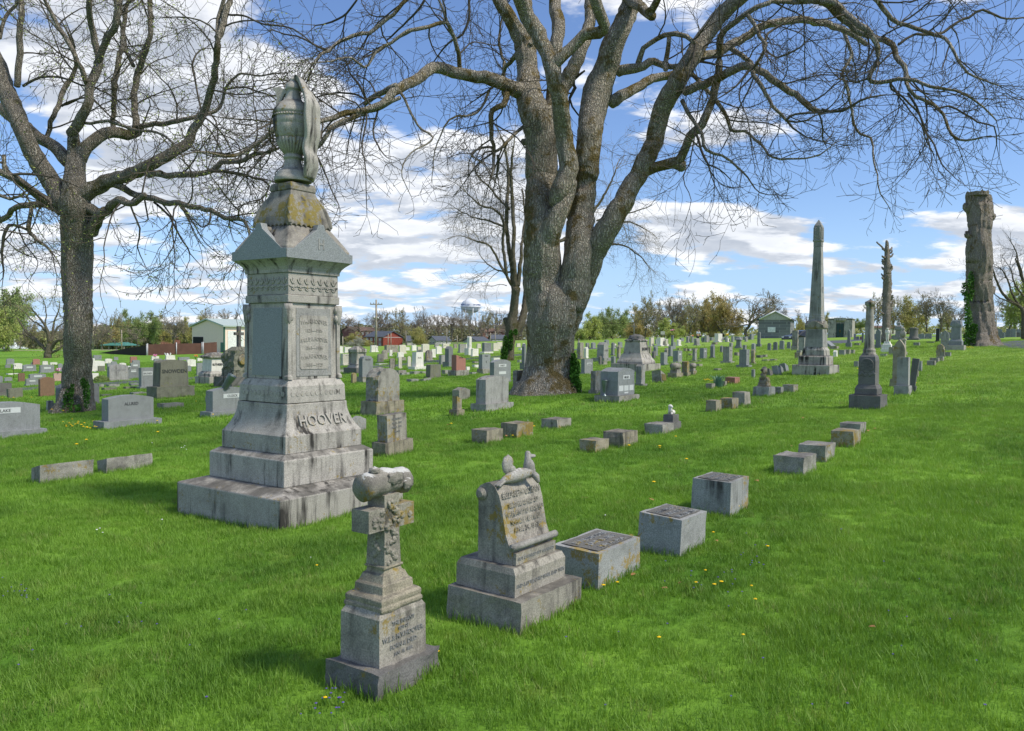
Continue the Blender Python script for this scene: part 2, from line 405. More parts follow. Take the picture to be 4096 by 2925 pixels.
LF = {'spring': leafm('spring_leaf', (.46, .52, .15)), 'olive': leafm('olive_bud', (.48, .45, .16)), 'green': leafm('fresh_leaf', (.33, .41, .15)), 'ivy': leafm('ivy_leaf', (.06, .16, .02), .2),
      'pine': leafm('dark_needle', (.03, .055, .028), .1), 'ochre': leafm('ochre_bud', (.52, .43, .17)), 'grey': leafm('grey_bud', (.42, .37, .28)), 'red': leafm('blossom', (.5, .5, .42))}
# ------------------------------------------------------------------ tubes and branch growth
class Tubes:
    def __init__(s): s.g = {}; s.leaf = []
    def add(s, pts, rad, n=3): s.g.setdefault(n, []).append((np.asarray(pts, float), np.asarray(rad, float)))
    def arrays(s, n, bump=0):
        Vs, Fs, o = [], [], 0
        ang = np.arange(n)*2*np.pi/n; ca, sa = np.cos(ang), np.sin(ang)
        for p, r in s.g[n]:
            tg = np.gradient(p, axis=0); tg /= np.linalg.norm(tg, axis=1)[:, None]+1e-9
            ref = np.array([0, 0, 1.]) if abs(p[-1, 2]-p[0, 2]) < .8*np.linalg.norm(p[-1]-p[0]) else np.array([1., .2, 0])
            a = np.cross(tg, ref); a /= np.linalg.norm(a, axis=1)[:, None]+1e-9; b = np.cross(tg, a)
            rr = r[:, None]*np.ones(n)
            if bump:
                for i in range(len(p)):
                    for k in range(n):
                        q = Vector((ca[k]*2.2, sa[k]*2.2, p[i, 2]*.5+p[i, 0]*.2))
                        rr[i, k] *= 1+bump*(mn.noise(q)+.55*mn.noise(Vector((ca[k]*6, sa[k]*6, p[i, 2]*.9)))+.3*mn.noise(Vector((ca[k]*14, sa[k]*14, p[i, 2]*2))))
            V = p[:, None, :]+rr[:, :, None]*(a[:, None, :]*ca[None, :, None]+b[:, None, :]*sa[None, :, None])
            N = len(p); Vs.append(V.reshape(-1, 3))
            i = np.arange(N-1)[:, None]*n; k = np.arange(n)[None, :]; k2 = (k+1) % n
            Fs.append(np.stack([i+k, i+k2, i+n+k2, i+n+k], -1).reshape(-1, 4)+o); o += N*n
        return np.concatenate(Vs), np.concatenate(Fs)
    def build(s, name, mats, parent=None, bump=0, org=None, leafsize=.05, two=True):
        V, Fq, mi, o = [], [], [], 0
        for n in s.g:
            v, f = s.arrays(n, bump if n >= 16 else 0); V.append(v); Fq.append(f+o); mi.append(np.zeros(len(f))); o += len(v)
        if s.leaf:
            L = np.array(s.leaf); k = len(L)
            d1 = rng.normal(size=(k, 3)); d1 /= np.linalg.norm(d1, axis=1)[:, None]
            d2 = np.cross(d1, rng.normal(size=(k, 3))); d2 /= np.linalg.norm(d2, axis=1)[:, None]+1e-9
            sz = leafsize*rng.uniform(.5, 1.4, (k, 1))
            v = np.stack([L-d1*sz, L-d2*sz*.45, L+d1*sz, L+d2*sz*.45], 1).reshape(-1, 3)
            V.append(v); Fq.append(np.arange(k*4).reshape(-1, 4)+o); mi.append(np.ones(k))
        V = np.concatenate(V)
        if org is not None: V = V-np.array(org)
        return fastmesh(name, V, np.concatenate(Fq), mats, parent, np.concatenate(mi))
def unit(v): return v/(np.linalg.norm(v)+1e-9)
def grow(T, p, d, r, L, lev, droop=0., up=0., gnarl=.22, rmin=.005, leafp=0., maxlev=4, dens=1., sides=3):
    ns = max(3, int(L/(.22 if lev < 2 else .13))); ns = min(ns, 14)
    st = L/ns; pts = [p]; rad = [r]; d = unit(d); ax = rng.normal(size=3)*gnarl
    for i in range(ns):
        if rng.random() < .35: ax = rng.normal(size=3)*gnarl
        d = unit(d+ax*.55+rng.normal(size=3)*gnarl*.35+np.array([0, 0, (up-droop)*.12]))
        p = p+d*st; rr = max(rmin, r*(1-.82*(i+1)/ns))
        pts.append(p); rad.append(rr)
        if lev < maxlev and i > 0 and rng.random() < dens*(.85 if lev else .8):
            k = rng.normal(size=3); s_ = unit(np.cross(d, k)); a = rng.uniform(.5, 1.05)
            nd = unit(d*math.cos(a)+s_*math.sin(a))
            nl = L*rng.uniform(.30, .68)*(1-.45*i/ns)
            if nl > .1: grow(T, p, nd, max(rmin, rr*rng.uniform(.5, .75)), nl, lev+1, droop, up, gnarl, rmin, leafp, maxlev, dens, sides)
        if lev >= 2 and rng.random() < leafp: T.leaf.append(p+rng.normal(size=3)*.03)
    T.add(pts, rad, sides if r < .02 else max(sides, 5))
def smooth_poly(P_, W_, step):
    P_ = [np.array(p, float) for p in P_]; out, wo = [], []
    n = len(P_)
    for i in range(n-1):
        p0, p1, p2, p3 = P_[max(i-1, 0)], P_[i], P_[i+1], P_[min(i+2, n-1)]
        k = max(2, int(np.linalg.norm(p2-p1)/step))
        for j in range(k):
            u = j/k; out.append(.5*((2*p1)+(-p0+p2)*u+(2*p0-5*p1+4*p2-p3)*u*u+(-p0+3*p1-3*p2+p3)*u**3)); wo.append(W_[i]*(1-u)+W_[i+1]*u)
    out.append(P_[-1]); wo.append(W_[-1]); return np.array(out), np.array(wo)
class Tree:
    """limbs are read off the photograph and given their own depth; every limb then grows its own side branches"""
    def __init__(s, Y0, seed=0): s.Y0 = Y0; s.nodes = []; s.trunk = Tubes(); s.tw = Tubes(); s.limbs = []
    def limb(s, fr, pts, dz=0., flat=False, attach=True, sides=None, twig=True, y0=None, wscale=1.0, cont=0, dens=1.):
        uv = [F(fr, p[0], p[1]) for p in pts]; wd = [p[2]*FR[fr][2]*wscale for p in pts]
        Ys = s.Y0 if y0 is None else y0
        if attach and s.nodes and y0 is None:
            u, v = uv[0]; best = min(s.nodes, key=lambda q: (q[0]-u)**2+(q[1]-v)**2); Ys = best[2]
        L = [0]
        for a, b in zip(uv[:-1], uv[1:]): L.append(L[-1]+math.hypot(a[0]-b[0], a[1]-b[1]))
        P_ = []; W_ = []
        for (u, v), w_, l in zip(uv, wd, L):
            Yd = Ys+dz*(l/L[-1])+.25*math.sin(l*.012+len(s.limbs))*min(1, l/200)
            P_.append(at(u, v, Yd)); W_.append(w_*Yd/FPX/2); s.nodes.append((u, v, Yd))
        pp, rr = smooth_poly(P_, W_, .16 if max(W_) < .25 else .12); r_ = rr
        j = rng.normal(size=pp.shape)*.012; j[0] = 0
        pp = pp+j*np.minimum(1, rr/.05)[:, None]
        if r_[0] < .2: pp = pp+np.array([list(mn.noise_vector(Vector(q)*1.6)) for q in pp])*.07*np.minimum(1, np.arange(len(pp))/5)[:, None]
        r0 = rr[0]
        n = sides or (40 if r0 > .3 else 20 if r0 > .1 else 8 if r0 > .035 else 6)
        e0, e1 = unit(pp[0]-pp[1]), unit(pp[-1]-pp[-2])
        P2 = np.vstack([pp[0]+e0*rr[0]*.5, pp[0]+e0*rr[0]*.3, pp, pp[-1]+e1*rr[-1]*.3, pp[-1]+e1*rr[-1]*.55]); R2 = np.concatenate([[rr[0]*.05, rr[0]*.7], rr, [rr[-1]*.75, rr[-1]*.05]])
        if flat: P2, R2 = P2[:-2], R2[:-2]
        tub = s.trunk if r0 > .035 else s.tw
        tub.add(P2, R2, n); s.limbs.append((pp, rr, twig, dens, cont))
        for q in pp[::3]:
            u, v = proj(q); s.nodes.append((u, v, q[1]))
    def sprout(s, spacing=.42, lf=75, droop=.1, up=.15, gnarl=.24, leafp=0., lmax=3.2, maxlev=3, dens=.9, rcap=.09):
        for pp, rr, twig, dn, cont in s.limbs:
            if twig:
                acc = rng.uniform(0, spacing)
                for i in range(1, len(pp)):
                    acc += np.linalg.norm(pp[i]-pp[i-1])
                    sp = spacing*(1 if rr[i] < .06 else 2.2 if rr[i] < rcap else 1e9)/dn
                    if acc > sp:
                        acc = 0; d = unit(pp[i]-pp[i-1]); k = unit(np.cross(d, rng.normal(size=3))); a = rng.uniform(.6, 1.2)
                        r0 = min(rr[i]*rng.uniform(.35, .6), .022); L = min(lmax, max(.5, r0*lf*rng.uniform(.8, 1.6)))
                        grow(s.tw, pp[i]-k*rr[i]*.0, d*math.cos(a)+k*math.sin(a), max(.006, r0), L, 1, droop, up, gnarl, leafp=leafp, maxlev=maxlev, dens=dens)
            if cont:
                d = unit(pp[-1]-pp[-2]); r0 = rr[-1]
                grow(s.tw, pp[-1], d, r0, cont, 0, 0, .3, .2, leafp=leafp, maxlev=3, dens=.8, sides=4)
            elif twig and rr[-1] < .05:
                d = unit(pp[-1]-pp[-2])
                for _ in range(2): grow(s.tw, pp[-1], unit(d+rng.normal(size=3)*.35), rr[-1]*.8, min(1.6, max(.4, rr[-1]*70)), 1, droop, up, gnarl, leafp=leafp, maxlev=maxlev, dens=dens)
    def build(s, name, label, cat, org, mtrunk, mtwig, mleaf=None, group=None, bump=.06, leafsize=.05):
        e = empty(name, org, 0, label, cat, group)
        s.trunk.build('trunk', [mtrunk], e, bump, org)
        s.tw.build('crown', [mtwig]+([mleaf] if mleaf else []), e, 0, org, leafsize)
        return e

# ------------------------------------------------------------------ terrain, roads
BTp = ground(2190, 1583); TREE_MOUNDS.append((BTp.x, BTp.y, 2.0, .10)); BTp = Vector((BTp.x, BTp.y, terr(BTp.x, BTp.y)))
LTp = ground(290, 1660); TREE_MOUNDS.append((LTp.x, LTp.y, 1.3, .1))
def grid_axis():
    xs = [0.]; st = .25
    while xs[-1] < 1500: xs.append(xs[-1]+st); st = min(120, st*1.045 if xs[-1] > 12 else st)
    return xs
gx = grid_axis(); gx = np.array([-q for q in gx[::-1][:-1]]+gx); gy = [-40., -20, -8, -3]; st = .25; y_ = 0.
while y_ < 2500: gy.append(y_); st = st if y_ < 26 else min(150, st*1.05); y_ += st
gy = np.array(gy)
Vt = np.array([(x, y, terr(x, y)) for y in gy for x in gx]); nx_ = len(gx)
ii = (np.arange(len(gy)-1)[:, None]*nx_+np.arange(nx_-1)[None, :]).ravel()
o = fastmesh('ground', Vt, np.stack([ii, ii+1, ii+1+nx_, ii+nx_], 1), [M_LAWN]); o['kind'] = 'structure'

ma, t = new_mat('asphalt'); co = t.n('ShaderNodeNewGeometry').outputs['Position']
n = t.noise(co, 60, 4, .7); b_ = t.noise(co, .8, 4)
finish(t, ma, t.mix(t.ramp(b_, .3, .7), t.mix(n, (.05, .055, .065), (.085, .09, .105)), (.10, .105, .12)), .85, n, .3, .01)
def road(name, pts, wid, mat, lift=.035):
    pts = [np.array(p) for p in pts]; pp, ww = smooth_poly([(*p, 0) for p in pts], [wid]*len(pts) if not hasattr(wid, '__len__') else wid, 1.0)
    tg = np.gradient(pp, axis=0); tg /= np.linalg.norm(tg, axis=1)[:, None]; nn = np.stack([-tg[:, 1], tg[:, 0]], 1)
    V = []; K = 5
    for i in range(len(pp)):
        for k in range(K):
            s_ = (k/(K-1)-.5)*ww[i]; x, y = pp[i, 0]+nn[i, 0]*s_, pp[i, 1]+nn[i, 1]*s_; V.append((x, y, terr(x, y)+lift-(.05 if k in (0, K-1) else 0)))
    ii = (np.arange(len(pp)-1)[:, None]*K+np.arange(K-1)[None, :]).ravel()
    o = fastmesh(name, np.array(V), np.stack([ii, ii+1, ii+1+K, ii+K], 1), [mat]); o['kind'] = 'structure'; return o
def gxy(fr, x, y, ymax=135): p = ground(*F(fr, x, y), ymax); return (p.x, p.y)
rp = [gxy('L', -250, 1045), gxy('L', 180, 1015), gxy('L', 880, 972), gxy('L', 1240, 948), gxy('L', 1700, 920), gxy('C', 105, 836), gxy('C', 450, 818), gxy('C', 800, 788), gxy('C', 1250, 748), gxy('C', 1770, 707), gxy('M', 520, 659), gxy('M', 880, 652)]
road('cemetery_road', rp, 2.6, ma)
q0 = ground(*F('R', 540, 588), 100); 
road('hilltop_road', [gxy('R', 380, 640, 80), gxy('R', 600, 592, 95), gxy('R', 830, 577, 105), (52, 100), (66, 78)], 3.4, ma, .05)
road('right_drive', [(27, 18), (24.5, 27), gxy('R', 2330, 640, 60), gxy('R', 2230, 598, 75), (44, 66), (52, 78), (70, 92)], 3.0, ma, .05)
mp, t = new_mat('worn_path'); co = t.n('ShaderNodeNewGeometry').outputs['Position']
finish(t, mp, t.mix(t.noise(co, 3, 4), (.38, .33, .22), (.50, .46, .34)), .95)
road('park_path', [(-150, 120), (-95, 150), (-62, 152), (-30, 150)], 2.2, mp, .08)

# ------------------------------------------------------------------ grass
def tuft(seed, nb, rad, hmin, hmax, wd):
    r = np.random.default_rng(seed); V, Fc = [], []
    for i in range(nb):
        a, q = r.uniform(0, 6.28), rad*math.sqrt(r.random()); x, y = q*math.cos(a), q*math.sin(a)
        h = r.uniform(hmin, hmax); la = r.uniform(0, 6.28); ln = h*r.uniform(.15, .75); fa = la+1.57+r.normal()*.4
        wx, wy = math.cos(fa)*wd*.5, math.sin(fa)*wd*.5; o = len(V)
        for j, (tt, ww) in enumerate(((0, 1), (.45, .85), (.8, .5))):
            cx, cy, cz = x+math.cos(la)*ln*tt*tt, y+math.sin(la)*ln*tt*tt, h*tt*(1-.25*tt*ln/h)-.01
            V += [(cx-wx*ww, cy-wy*ww, cz), (cx+wx*ww, cy+wy*ww, cz)]
        V.append((x+math.cos(la)*ln, y+math.sin(la)*ln, h*(1-.25*ln/h)))
        Fc += [(o, o+1, o+3, o+2), (o+2, o+3, o+5, o+4), (o+4, o+5, o+6)]
    me = bpy.data.meshes.new('tuft'); me.from_pydata(V, [], Fc); me.materials.append(M_BLADE)
    return bpy.data.objects.new('grass_tuft', me)
tufts = [tuft(11, 42, .075, .022, .055, .0040), tuft(12, 36, .07, .02, .05, .0042), tuft(13, 30, .065, .03, .075, .0036), tuft(14, 40, .075, .022, .055, .0040)]
far_tufts = [tuft(21, 30, .20, .03, .075, .012), tuft(22, 26, .22, .03, .065, .013), tuft(23, 22, .18, .035, .08, .011)]
def grass_patch(name, y0, y1, dens, tf, step, seed, smin, smax, margin=1.2):
    V, q = [], []; ys = np.arange(y0, y1+step, step)
    tl, tr_ = raydir(-60, 1400)[0], raydir(4160, 1400)[0]
    for a, b in zip(ys[:-1], ys[1:]):
        xa, xb = tl*b-margin, tr_*b+margin; xs = np.linspace(xa, xb, max(2, int((xb-xa)/step)))
        for c, d in zip(xs[:-1], xs[1:]):
            o = len(V); V += [(c, a, terr(c, a)), (d, a, terr(d, a)), (d, b, terr(d, b)), (c, b, terr(c, b))]; q.append((o, o+1, o+2, o+3))
    ob = fastmesh(name, np.array(V), np.array(q), [M_LAWN]); ob['kind'] = 'stuff'
    ng = bpy.data.node_groups.new(name, 'GeometryNodeTree'); ng.interface.new_socket('Geometry', in_out='INPUT', socket_type='NodeSocketGeometry'); ng.interface.new_socket('Geometry', in_out='OUTPUT', socket_type='NodeSocketGeometry')
    N = ng.nodes.new; Lk = ng.links.new
    gi, go = N('NodeGroupInput'), N('NodeGroupOutput'); dp = N('GeometryNodeDistributePointsOnFaces'); Lk(gi.outputs[0], dp.inputs['Mesh']); dp.inputs['Seed'].default_value = seed
    pos = N('GeometryNodeInputPosition'); nz = N('ShaderNodeTexNoise'); nz.inputs['Scale'].default_value = .9; Lk(pos.outputs[0], nz.inputs['Vector'])
    mr = N('ShaderNodeMapRange'); Lk(nz.outputs['Fac'], mr.inputs[0]); mr.inputs[1].default_value = .35; mr.inputs[2].default_value = .65; mr.inputs[3].default_value = dens*.65; mr.inputs[4].default_value = dens*1.2
    Lk(mr.outputs[0], dp.inputs['Density'])
    ip = N('GeometryNodeInstanceOnPoints'); Lk(dp.outputs['Points'], ip.inputs['Points']); jn = N('GeometryNodeJoinGeometry')
    for tu in reversed(tf):
        oi = N('GeometryNodeObjectInfo'); oi.inputs['Object'].default_value = tu; oi.inputs['As Instance'].default_value = True; Lk(oi.outputs['Geometry'], jn.inputs[0])
    Lk(jn.outputs[0], ip.inputs['Instance']); ip.inputs['Pick Instance'].default_value = True
    rv = N('FunctionNodeRandomValue'); rv.data_type = 'FLOAT_VECTOR'; rv.inputs[0].default_value = (-.15, -.15, 0); rv.inputs[1].default_value = (.15, .15, 6.28); Lk(rv.outputs[0], ip.inputs['Rotation'])
    r2 = N('FunctionNodeRandomValue'); r2.data_type = 'FLOAT'; r2.inputs[2].default_value = smin; r2.inputs[3].default_value = smax
    mm = N('ShaderNodeMath'); mm.operation = 'MULTIPLY'; m3 = N('ShaderNodeMapRange'); n4 = N('ShaderNodeTexNoise'); n4.inputs['Scale'].default_value = 1.7; Lk(pos.outputs[0], n4.inputs['Vector'])
    Lk(n4.outputs['Fac'], m3.inputs[0]); m3.inputs[1].default_value = .3; m3.inputs[2].default_value = .7; m3.inputs[3].default_value = .7; m3.inputs[4].default_value = 1.25
    Lk(r2.outputs[1], mm.inputs[0]); Lk(m3.outputs[0], mm.inputs[1]); Lk(mm.outputs[0], ip.inputs['Scale'])
    Lk(ip.outputs[0], go.inputs[0])
    ob.modifiers.new('grass', 'NODES').node_group = ng
    return ob
grass_patch('grass', 2.4, 8, 360, tufts, .5, 1, .75, 1.15)
grass_patch('grass', 8, 16, 150, tufts, 1, 2, .9, 1.35)
grass_patch('grass', 16, 34, 30, far_tufts, 2, 3, .8, 1.2, 2)
grass_patch('grass', 34, 70, 9, far_tufts, 4, 4, .9, 1.5, 3)
def feet_grass(name_pts):      # longer tufts left by the mower round the foot of the stones
    pass

# ------------------------------------------------------------------ the big tree
BT = Tree(BTp.y, 1)
BT.limb('G', [(878, 1690, 700), (880, 1610, 575), (886, 1550, 490), (896, 1460, 385), (905, 1300, 335), (912, 1100, 345), (925, 1040, 362), (938, 960, 345), (945, 880, 290), (948, 800, 200), (950, 740, 100)], twig=False, sides=64)
BT.limb('G', [(900, 1000, 290), (865, 850, 290), (850, 700, 290), (845, 500, 250), (835, 300, 225), (840, 100, 215), (845, 0, 215)], .3, twig=False, sides=40)
BT.limb('T2', [(1573, 1140, 210), (1565, 900, 205), (1535, 760, 205), (1490, 620, 165), (1480, 450, 130), (1465, 300, 135), (1440, 240, 125), (1390, 170, 92), (1340, 80, 85), (1290, 0, 80), (1230, -120, 70), (1150, -330, 50)], .5, twig=False, cont=4)
BT.limb('T2', [(1480, 400, 100), (1490, 300, 95), (1490, 180, 80), (1475, 60, 70), (1470, -120, 60), (1440, -300, 40)], .6, twig=False, cont=4)
BT.limb('G', [(850, 560, 200), (900, 400, 170), (960, 290, 135), (1020, 150, 115), (1040, 40, 110)], -.55, twig=False)
BT.limb('T2', [(1640, 1330, 60), (1690, 1250, 118), (1735, 1100, 128), (1730, 900, 115), (1695, 700, 110), (1660, 550, 100), (1635, 440, 98), (1600, 350, 92), (1550, 230, 100), (1490, 100, 95), (1440, 0, 90), (1380, -120, 80), (1300, -300, 60)], -.8, y0=BTp.y-.6, twig=False, cont=4)
BT.limb('T2', [(1635, 430, 85), (1690, 375, 78), (1760, 310, 70), (1850, 240, 70), (1950, 215, 75), (1985, 160, 72), (1960, 60, 75), (1920, 0, 70), (1880, -120, 60)], -.8, twig=False, cont=3)
BT.limb('T2', [(1620, 800, 150), (1650, 700, 125), (1700, 590, 100), (1770, 450, 90), (1830, 320, 85), (1880, 150, 75), (1885, 0, 70), (1900, -150, 55)], .9, twig=False, cont=4)
BT.limb('T2', [(1640, 700, 90), (1650, 500, 85), (1665, 300, 80), (1682, 180, 88), (1660, 50, 80), (1655, -100, 70)], 1.0, twig=False, cont=4)
BT.limb('G', [(1040, 950, 250), (1075, 780, 240), (1095, 640, 200), (1110, 500, 195), (1125, 300, 190), (1150, 100, 175), (1160, 0, 170)], .35, twig=False, sides=40)
BT.limb('T2', [(1856, 1140, 166), (1880, 900, 160), (1900, 750, 170), (1932, 600, 185), (1985, 450, 150), (2030, 300, 145), (2090, 170, 130), (2150, 30, 120), (2200, -100, 100), (2260, -300, 70)], .6, twig=False, cont=4)
BT.limb('G', [(985, 1200, 140), (1010, 1080, 200), (1050, 940, 225), (1125, 740, 235), (1205, 560, 190), (1290, 430, 165), (1400, 250, 150), (1480, 100, 140), (1545, 5, 130)], -.3, twig=False, sides=40)
BT.limb('T3', [(206, 945, 100), (240, 860, 98), (290, 760, 95), (320, 620, 95), (355, 540, 98), (420, 430, 98), (490, 310, 92), (560, 200, 90), (650, 80, 82), (740, 0, 72), (820, -60, 60), (900, -160, 45)], -.6, twig=False, cont=3)
big = [
 ('T3', [(206, 935, 50), (260, 912, 55), (340, 885, 55), (405, 870, 62), (440, 830, 46), (480, 730, 45), (540, 670, 45), (590, 590, 40), (610, 480, 40), (640, 330, 40), (655, 200, 35), (720, 130, 30), (800, 70, 28), (900, 20, 25), (1000, 5, 25), (1140, 0, 24)], -1.5),
 ('T3', [(450, 490, 48), (560, 450, 46), (650, 410, 45), (780, 350, 44), (850, 370, 40), (930, 420, 38), (1010, 490, 35), (1100, 550, 32), (1190, 600, 24)], -2.0),
 ('T3', [(1190, 588, 16), (1300, 600, 14), (1400, 540, 13), (1530, 505, 8)], -.6),
 ('T3', [(815, 370, 25), (870, 480, 22), (930, 570, 19), (1000, 650, 15)], -.4), ('T3', [(1000, 645, 13), (1050, 610, 12), (1190, 598, 10)], -.3),
 ('T3', [(60, 545, 72), (150, 495, 52), (300, 420, 46), (400, 390, 42), (520, 330, 42)], 1.0),
 ('T3', [(520, 320, 50), (620, 280, 46), (700, 250, 44), (800, 180, 40), (900, 130, 40), (1000, 108, 38), (1130, 112, 36), (1250, 142, 34), (1350, 180, 30), (1430, 240, 22)], 1.5),
 ('T3', [(740, 0, 50), (820, -60, 46), (980, -50, 42), (1130, 0, 38), (1230, 40, 38), (1300, 110, 38), (1370, 160, 35), (1500, 200, 32), (1570, 245, 30), (1600, 330, 27), (1640, 400, 22), (1650, 490, 19), (1740, 550, 18), (1830, 620, 16), (1880, 720, 14), (1960, 750, 12), (2060, 740, 8)], -3.5),
 ('T3', [(1180, 15, 36), (1260, 20, 34), (1310, 70, 34), (1380, 130, 34), (1450, 170, 32), (1478, 240, 28), (1482, 330, 26), (1442, 430, 26), (1500, 455, 23), (1600, 430, 20), (1700, 435, 18), (1850, 480, 15), (2000, 540, 12), (2130, 640, 7)], -2.5),
 ('T3', [(1310, 170, 20), (1345, 290, 17), (1305, 400, 15), (1335, 520, 14), (1370, 690, 13), (1450, 740, 12), (1475, 850, 9), (1490, 1000, 7), (1540, 1100, 4)], -1.2),
 ('T3', [(1330, -120, 40), (1420, -60, 34), (1500, 0, 26), (1570, 100, 24), (1700, 150, 21), (1860, 210, 18), (1920, 330, 15), (2010, 410, 11), (2130, 470, 7)], -1.5),
 ('T3', [(1600, 240, 16), (1680, 190, 14), (1850, 170, 16), (1980, 90, 15), (2060, 40, 14), (2150, 95, 11), (2290, 95, 8)], 1.2),
 ('T3', [(1650, 500, 14), (1720, 620, 11), (1780, 750, 10), (1830, 870, 8), (1900, 960, 5)], -.8),
 ('T3', [(1560, 440, 13), (1560, 480, 12), (1600, 500, 11), (1690, 590, 10), (1730, 700, 8), (1790, 830, 6)], .8),
 ('T3', [(1790, 590, 12), (1870, 570, 11), (1950, 610, 10), (2030, 660, 9), (2110, 680, 8), (2120, 780, 6)], .5),
 ('T3', [(440, 540, 24), (490, 640, 21), (540, 710, 18), (570, 800, 17), (650, 840, 14), (730, 890, 12), (800, 950, 9), (860, 1030, 6), (940, 1045, 4)], -1.5),
 ('T3', [(515, 720, 14), (550, 820, 13), (585, 910, 10)], -.5), ('T3', [(585, 885, 9), (640, 910, 8), (700, 965, 5)], .3),
 ('T3', [(620, 540, 22), (690, 640, 19), (710, 695, 19), (780, 700, 15), (860, 770, 14), (930, 840, 12), (1050, 855, 10), (1180, 825, 8), (1260, 760, 5)], -1.5),
 ('T3', [(700, 255, 28), (760, 300, 26), (810, 345, 26)], -.5), ('T3', [(495, 400, 24), (580, 490, 20), (620, 540, 20)], -.4),
 ('T3', [(790, 80, 22), (860, 190, 19), (885, 250, 20), (865, 310, 18), (845, 350, 20)], -.6),
 ('T3', [(885, 250, 14), (900, 180, 14), (960, 140, 13)], .4), ('T3', [(885, 265, 12), (950, 310, 11), (1060, 260, 9), (1100, 225, 7)], -.6),
 ('T3', [(95, 385, 55), (150, 375, 55), (230, 355, 46), (290, 328, 38), (360, 350, 32), (430, 350, 26), (500, 330, 20)], -1.0),
 ('T3', [(205, 340, 32), (235, 255, 28), (340, 185, 28), (430, 190, 26), (520, 232, 20)], -1.0), ('T3', [(370, 200, 24), (365, 290, 26), (360, 380, 28)], -.3),
 ('T3', [(90, -60, 60), (170, 0, 60), (240, 50, 50), (285, 95, 48)], -1.4), ('T3', [(255, 70, 42), (310, 20, 40), (330, -60, 36)], -.6),
 ('T2', [(1470, 600, 120), (1350, 560, 84), (1250, 520, 85), (1100, 490, 76), (960, 460, 74), (870, 440, 74), (790, 500, 70), (690, 550, 66), (610, 600, 58), (530, 680, 44), (420, 715, 42), (300, 740, 38), (150, 785, 32), (20, 800, 28)], -4.0),
 ('T1', [(1960, 790, 26), (1850, 810, 30), (1760, 850, 30), (1660, 940, 25), (1520, 1010, 22), (1400, 990, 18), (1240, 992, 10)], -1.0),
 ('T2', [(625, 560, 46), (540, 600, 36), (460, 645, 36), (430, 680, 30)], .5),
 ('T2', [(650, 635, 26), (530, 690, 28), (400, 740, 30), (280, 780, 30), (195, 840, 32), (170, 900, 30), (100, 960, 26), (60, 1010, 20), (-30, 1050, 14)], -.8),
 ('T2', [(100, 1000, 14), (150, 1090, 12), (190, 1200, 10), (250, 1330, 7)], -.5),
 ('T2', [(1042, 465, 30), (1020, 300, 28), (985, 200, 26), (950, 130, 22), (900, 30, 15), (870, -40, 12)], -.8),
 ('T2', [(440, 660, 16), (400, 580, 16), (330, 480, 12), (310, 400, 8)], .6), ('T2', [(440, 660, 15), (380, 620, 14), (250, 610, 12), (100, 630, 9)], .6),
 ('T2', [(655, 605, 20), (700, 690, 17), (750, 780, 16), (800, 850, 14), (860, 890, 13), (780, 960, 11), (690, 1020, 9), (665, 1150, 7), (720, 1280, 4)], -1.2),
 ('T2', [(510, 700, 14), (480, 800, 14), (475, 900, 12), (530, 980, 9), (572, 1030, 6)], -.5),
 ('T2', [(430, 730, 16), (430, 800, 13), (395, 930, 11), (415, 1080, 9), (430, 1230, 7), (440, 1400, 4)], -.6),
 ('T2', [(370, 745, 12), (330, 850, 10), (300, 960, 7)], .4), ('T2', [(500, 770, 10), (400, 775, 9), (340, 790, 8)], .3),
 ('T2', [(1340, 590, 42), (1330, 680, 40), (1250, 720, 36), (1235, 800, 32), (1250, 900, 28), (1270, 1000, 23), (1260, 1080, 18), (1240, 1150, 13)], -1.2),
 ('T2', [(1455, 820, 24), (1350, 930, 22), (1270, 985, 18)], -1.0), ('T2', [(1265, 960, 18), (1180, 960, 16), (1110, 1000, 14), (1140, 1040, 10)], -.4), ('T2', [(1285, 1010, 18), (1290, 1080, 16), (1280, 1135, 12)], .3),
 ('T2', [(1230, 590, 18), (1180, 700, 16), (1080, 760, 14), (970, 780, 12), (910, 880, 9), (870, 1030, 7), (860, 1190, 4)], -1.0),
 ('T2', [(985, 200, 22), (950, 155, 26), (850, 172, 24), (750, 180, 26), (680, 220, 24), (600, 280, 20), (500, 350, 18), (410, 435, 16), (330, 380, 13), (200, 400, 10), (80, 420, 7)], -2.0),
 ('T2', [(740, -80, 28), (690, 0, 25), (640, 60, 26), (560, 110, 26), (480, 190, 26), (400, 215, 26), (300, 250, 24), (200, 320, 20), (110, 370, 16), (40, 480, 10), (10, 540, 7)], -1.5),
 ('T2', [(810, 0, 17), (740, 100, 14), (640, 190, 12), (560, 260, 11), (570, 300, 8)], .6), ('T2', [(370, 0, 13), (300, 90, 14), (200, 140, 12), (100, 170, 8)], .5), ('T2', [(300, 90, 12), (280, 200, 10), (290, 250, 9)], .2),
 ('T2', [(200, 330, 16), (90, 290, 14), (-20, 240, 11), (-180, 200, 8)], .6),
 ('T2', [(1100, -20, 17), (1100, 80, 17), (1060, 225, 15), (960, 285, 12), (870, 400, 8)], .5),
 ('T2', [(1410, 350, 34), (1340, 440, 26), (1320, 490, 22)], .9), ('T2', [(1325, 500, 22), (1320, 400, 20), (1290, 250, 15), (1310, 120, 11)], .3),
 ('T2', [(740, -80, 40), (860, -180, 50), (1000, -240, 60), (1180, -260, 60)], 1.5), ('T2', [(1850, 460, 12), (1780, 520, 22), (1780, 570, 24), (1750, 630, 18)], .1),
]
for q in big: BT.limb(q[0], q[1], q[2])
BT.sprout(.30, 95, .10, .12, .26, 0, 3.2, 3, .95)
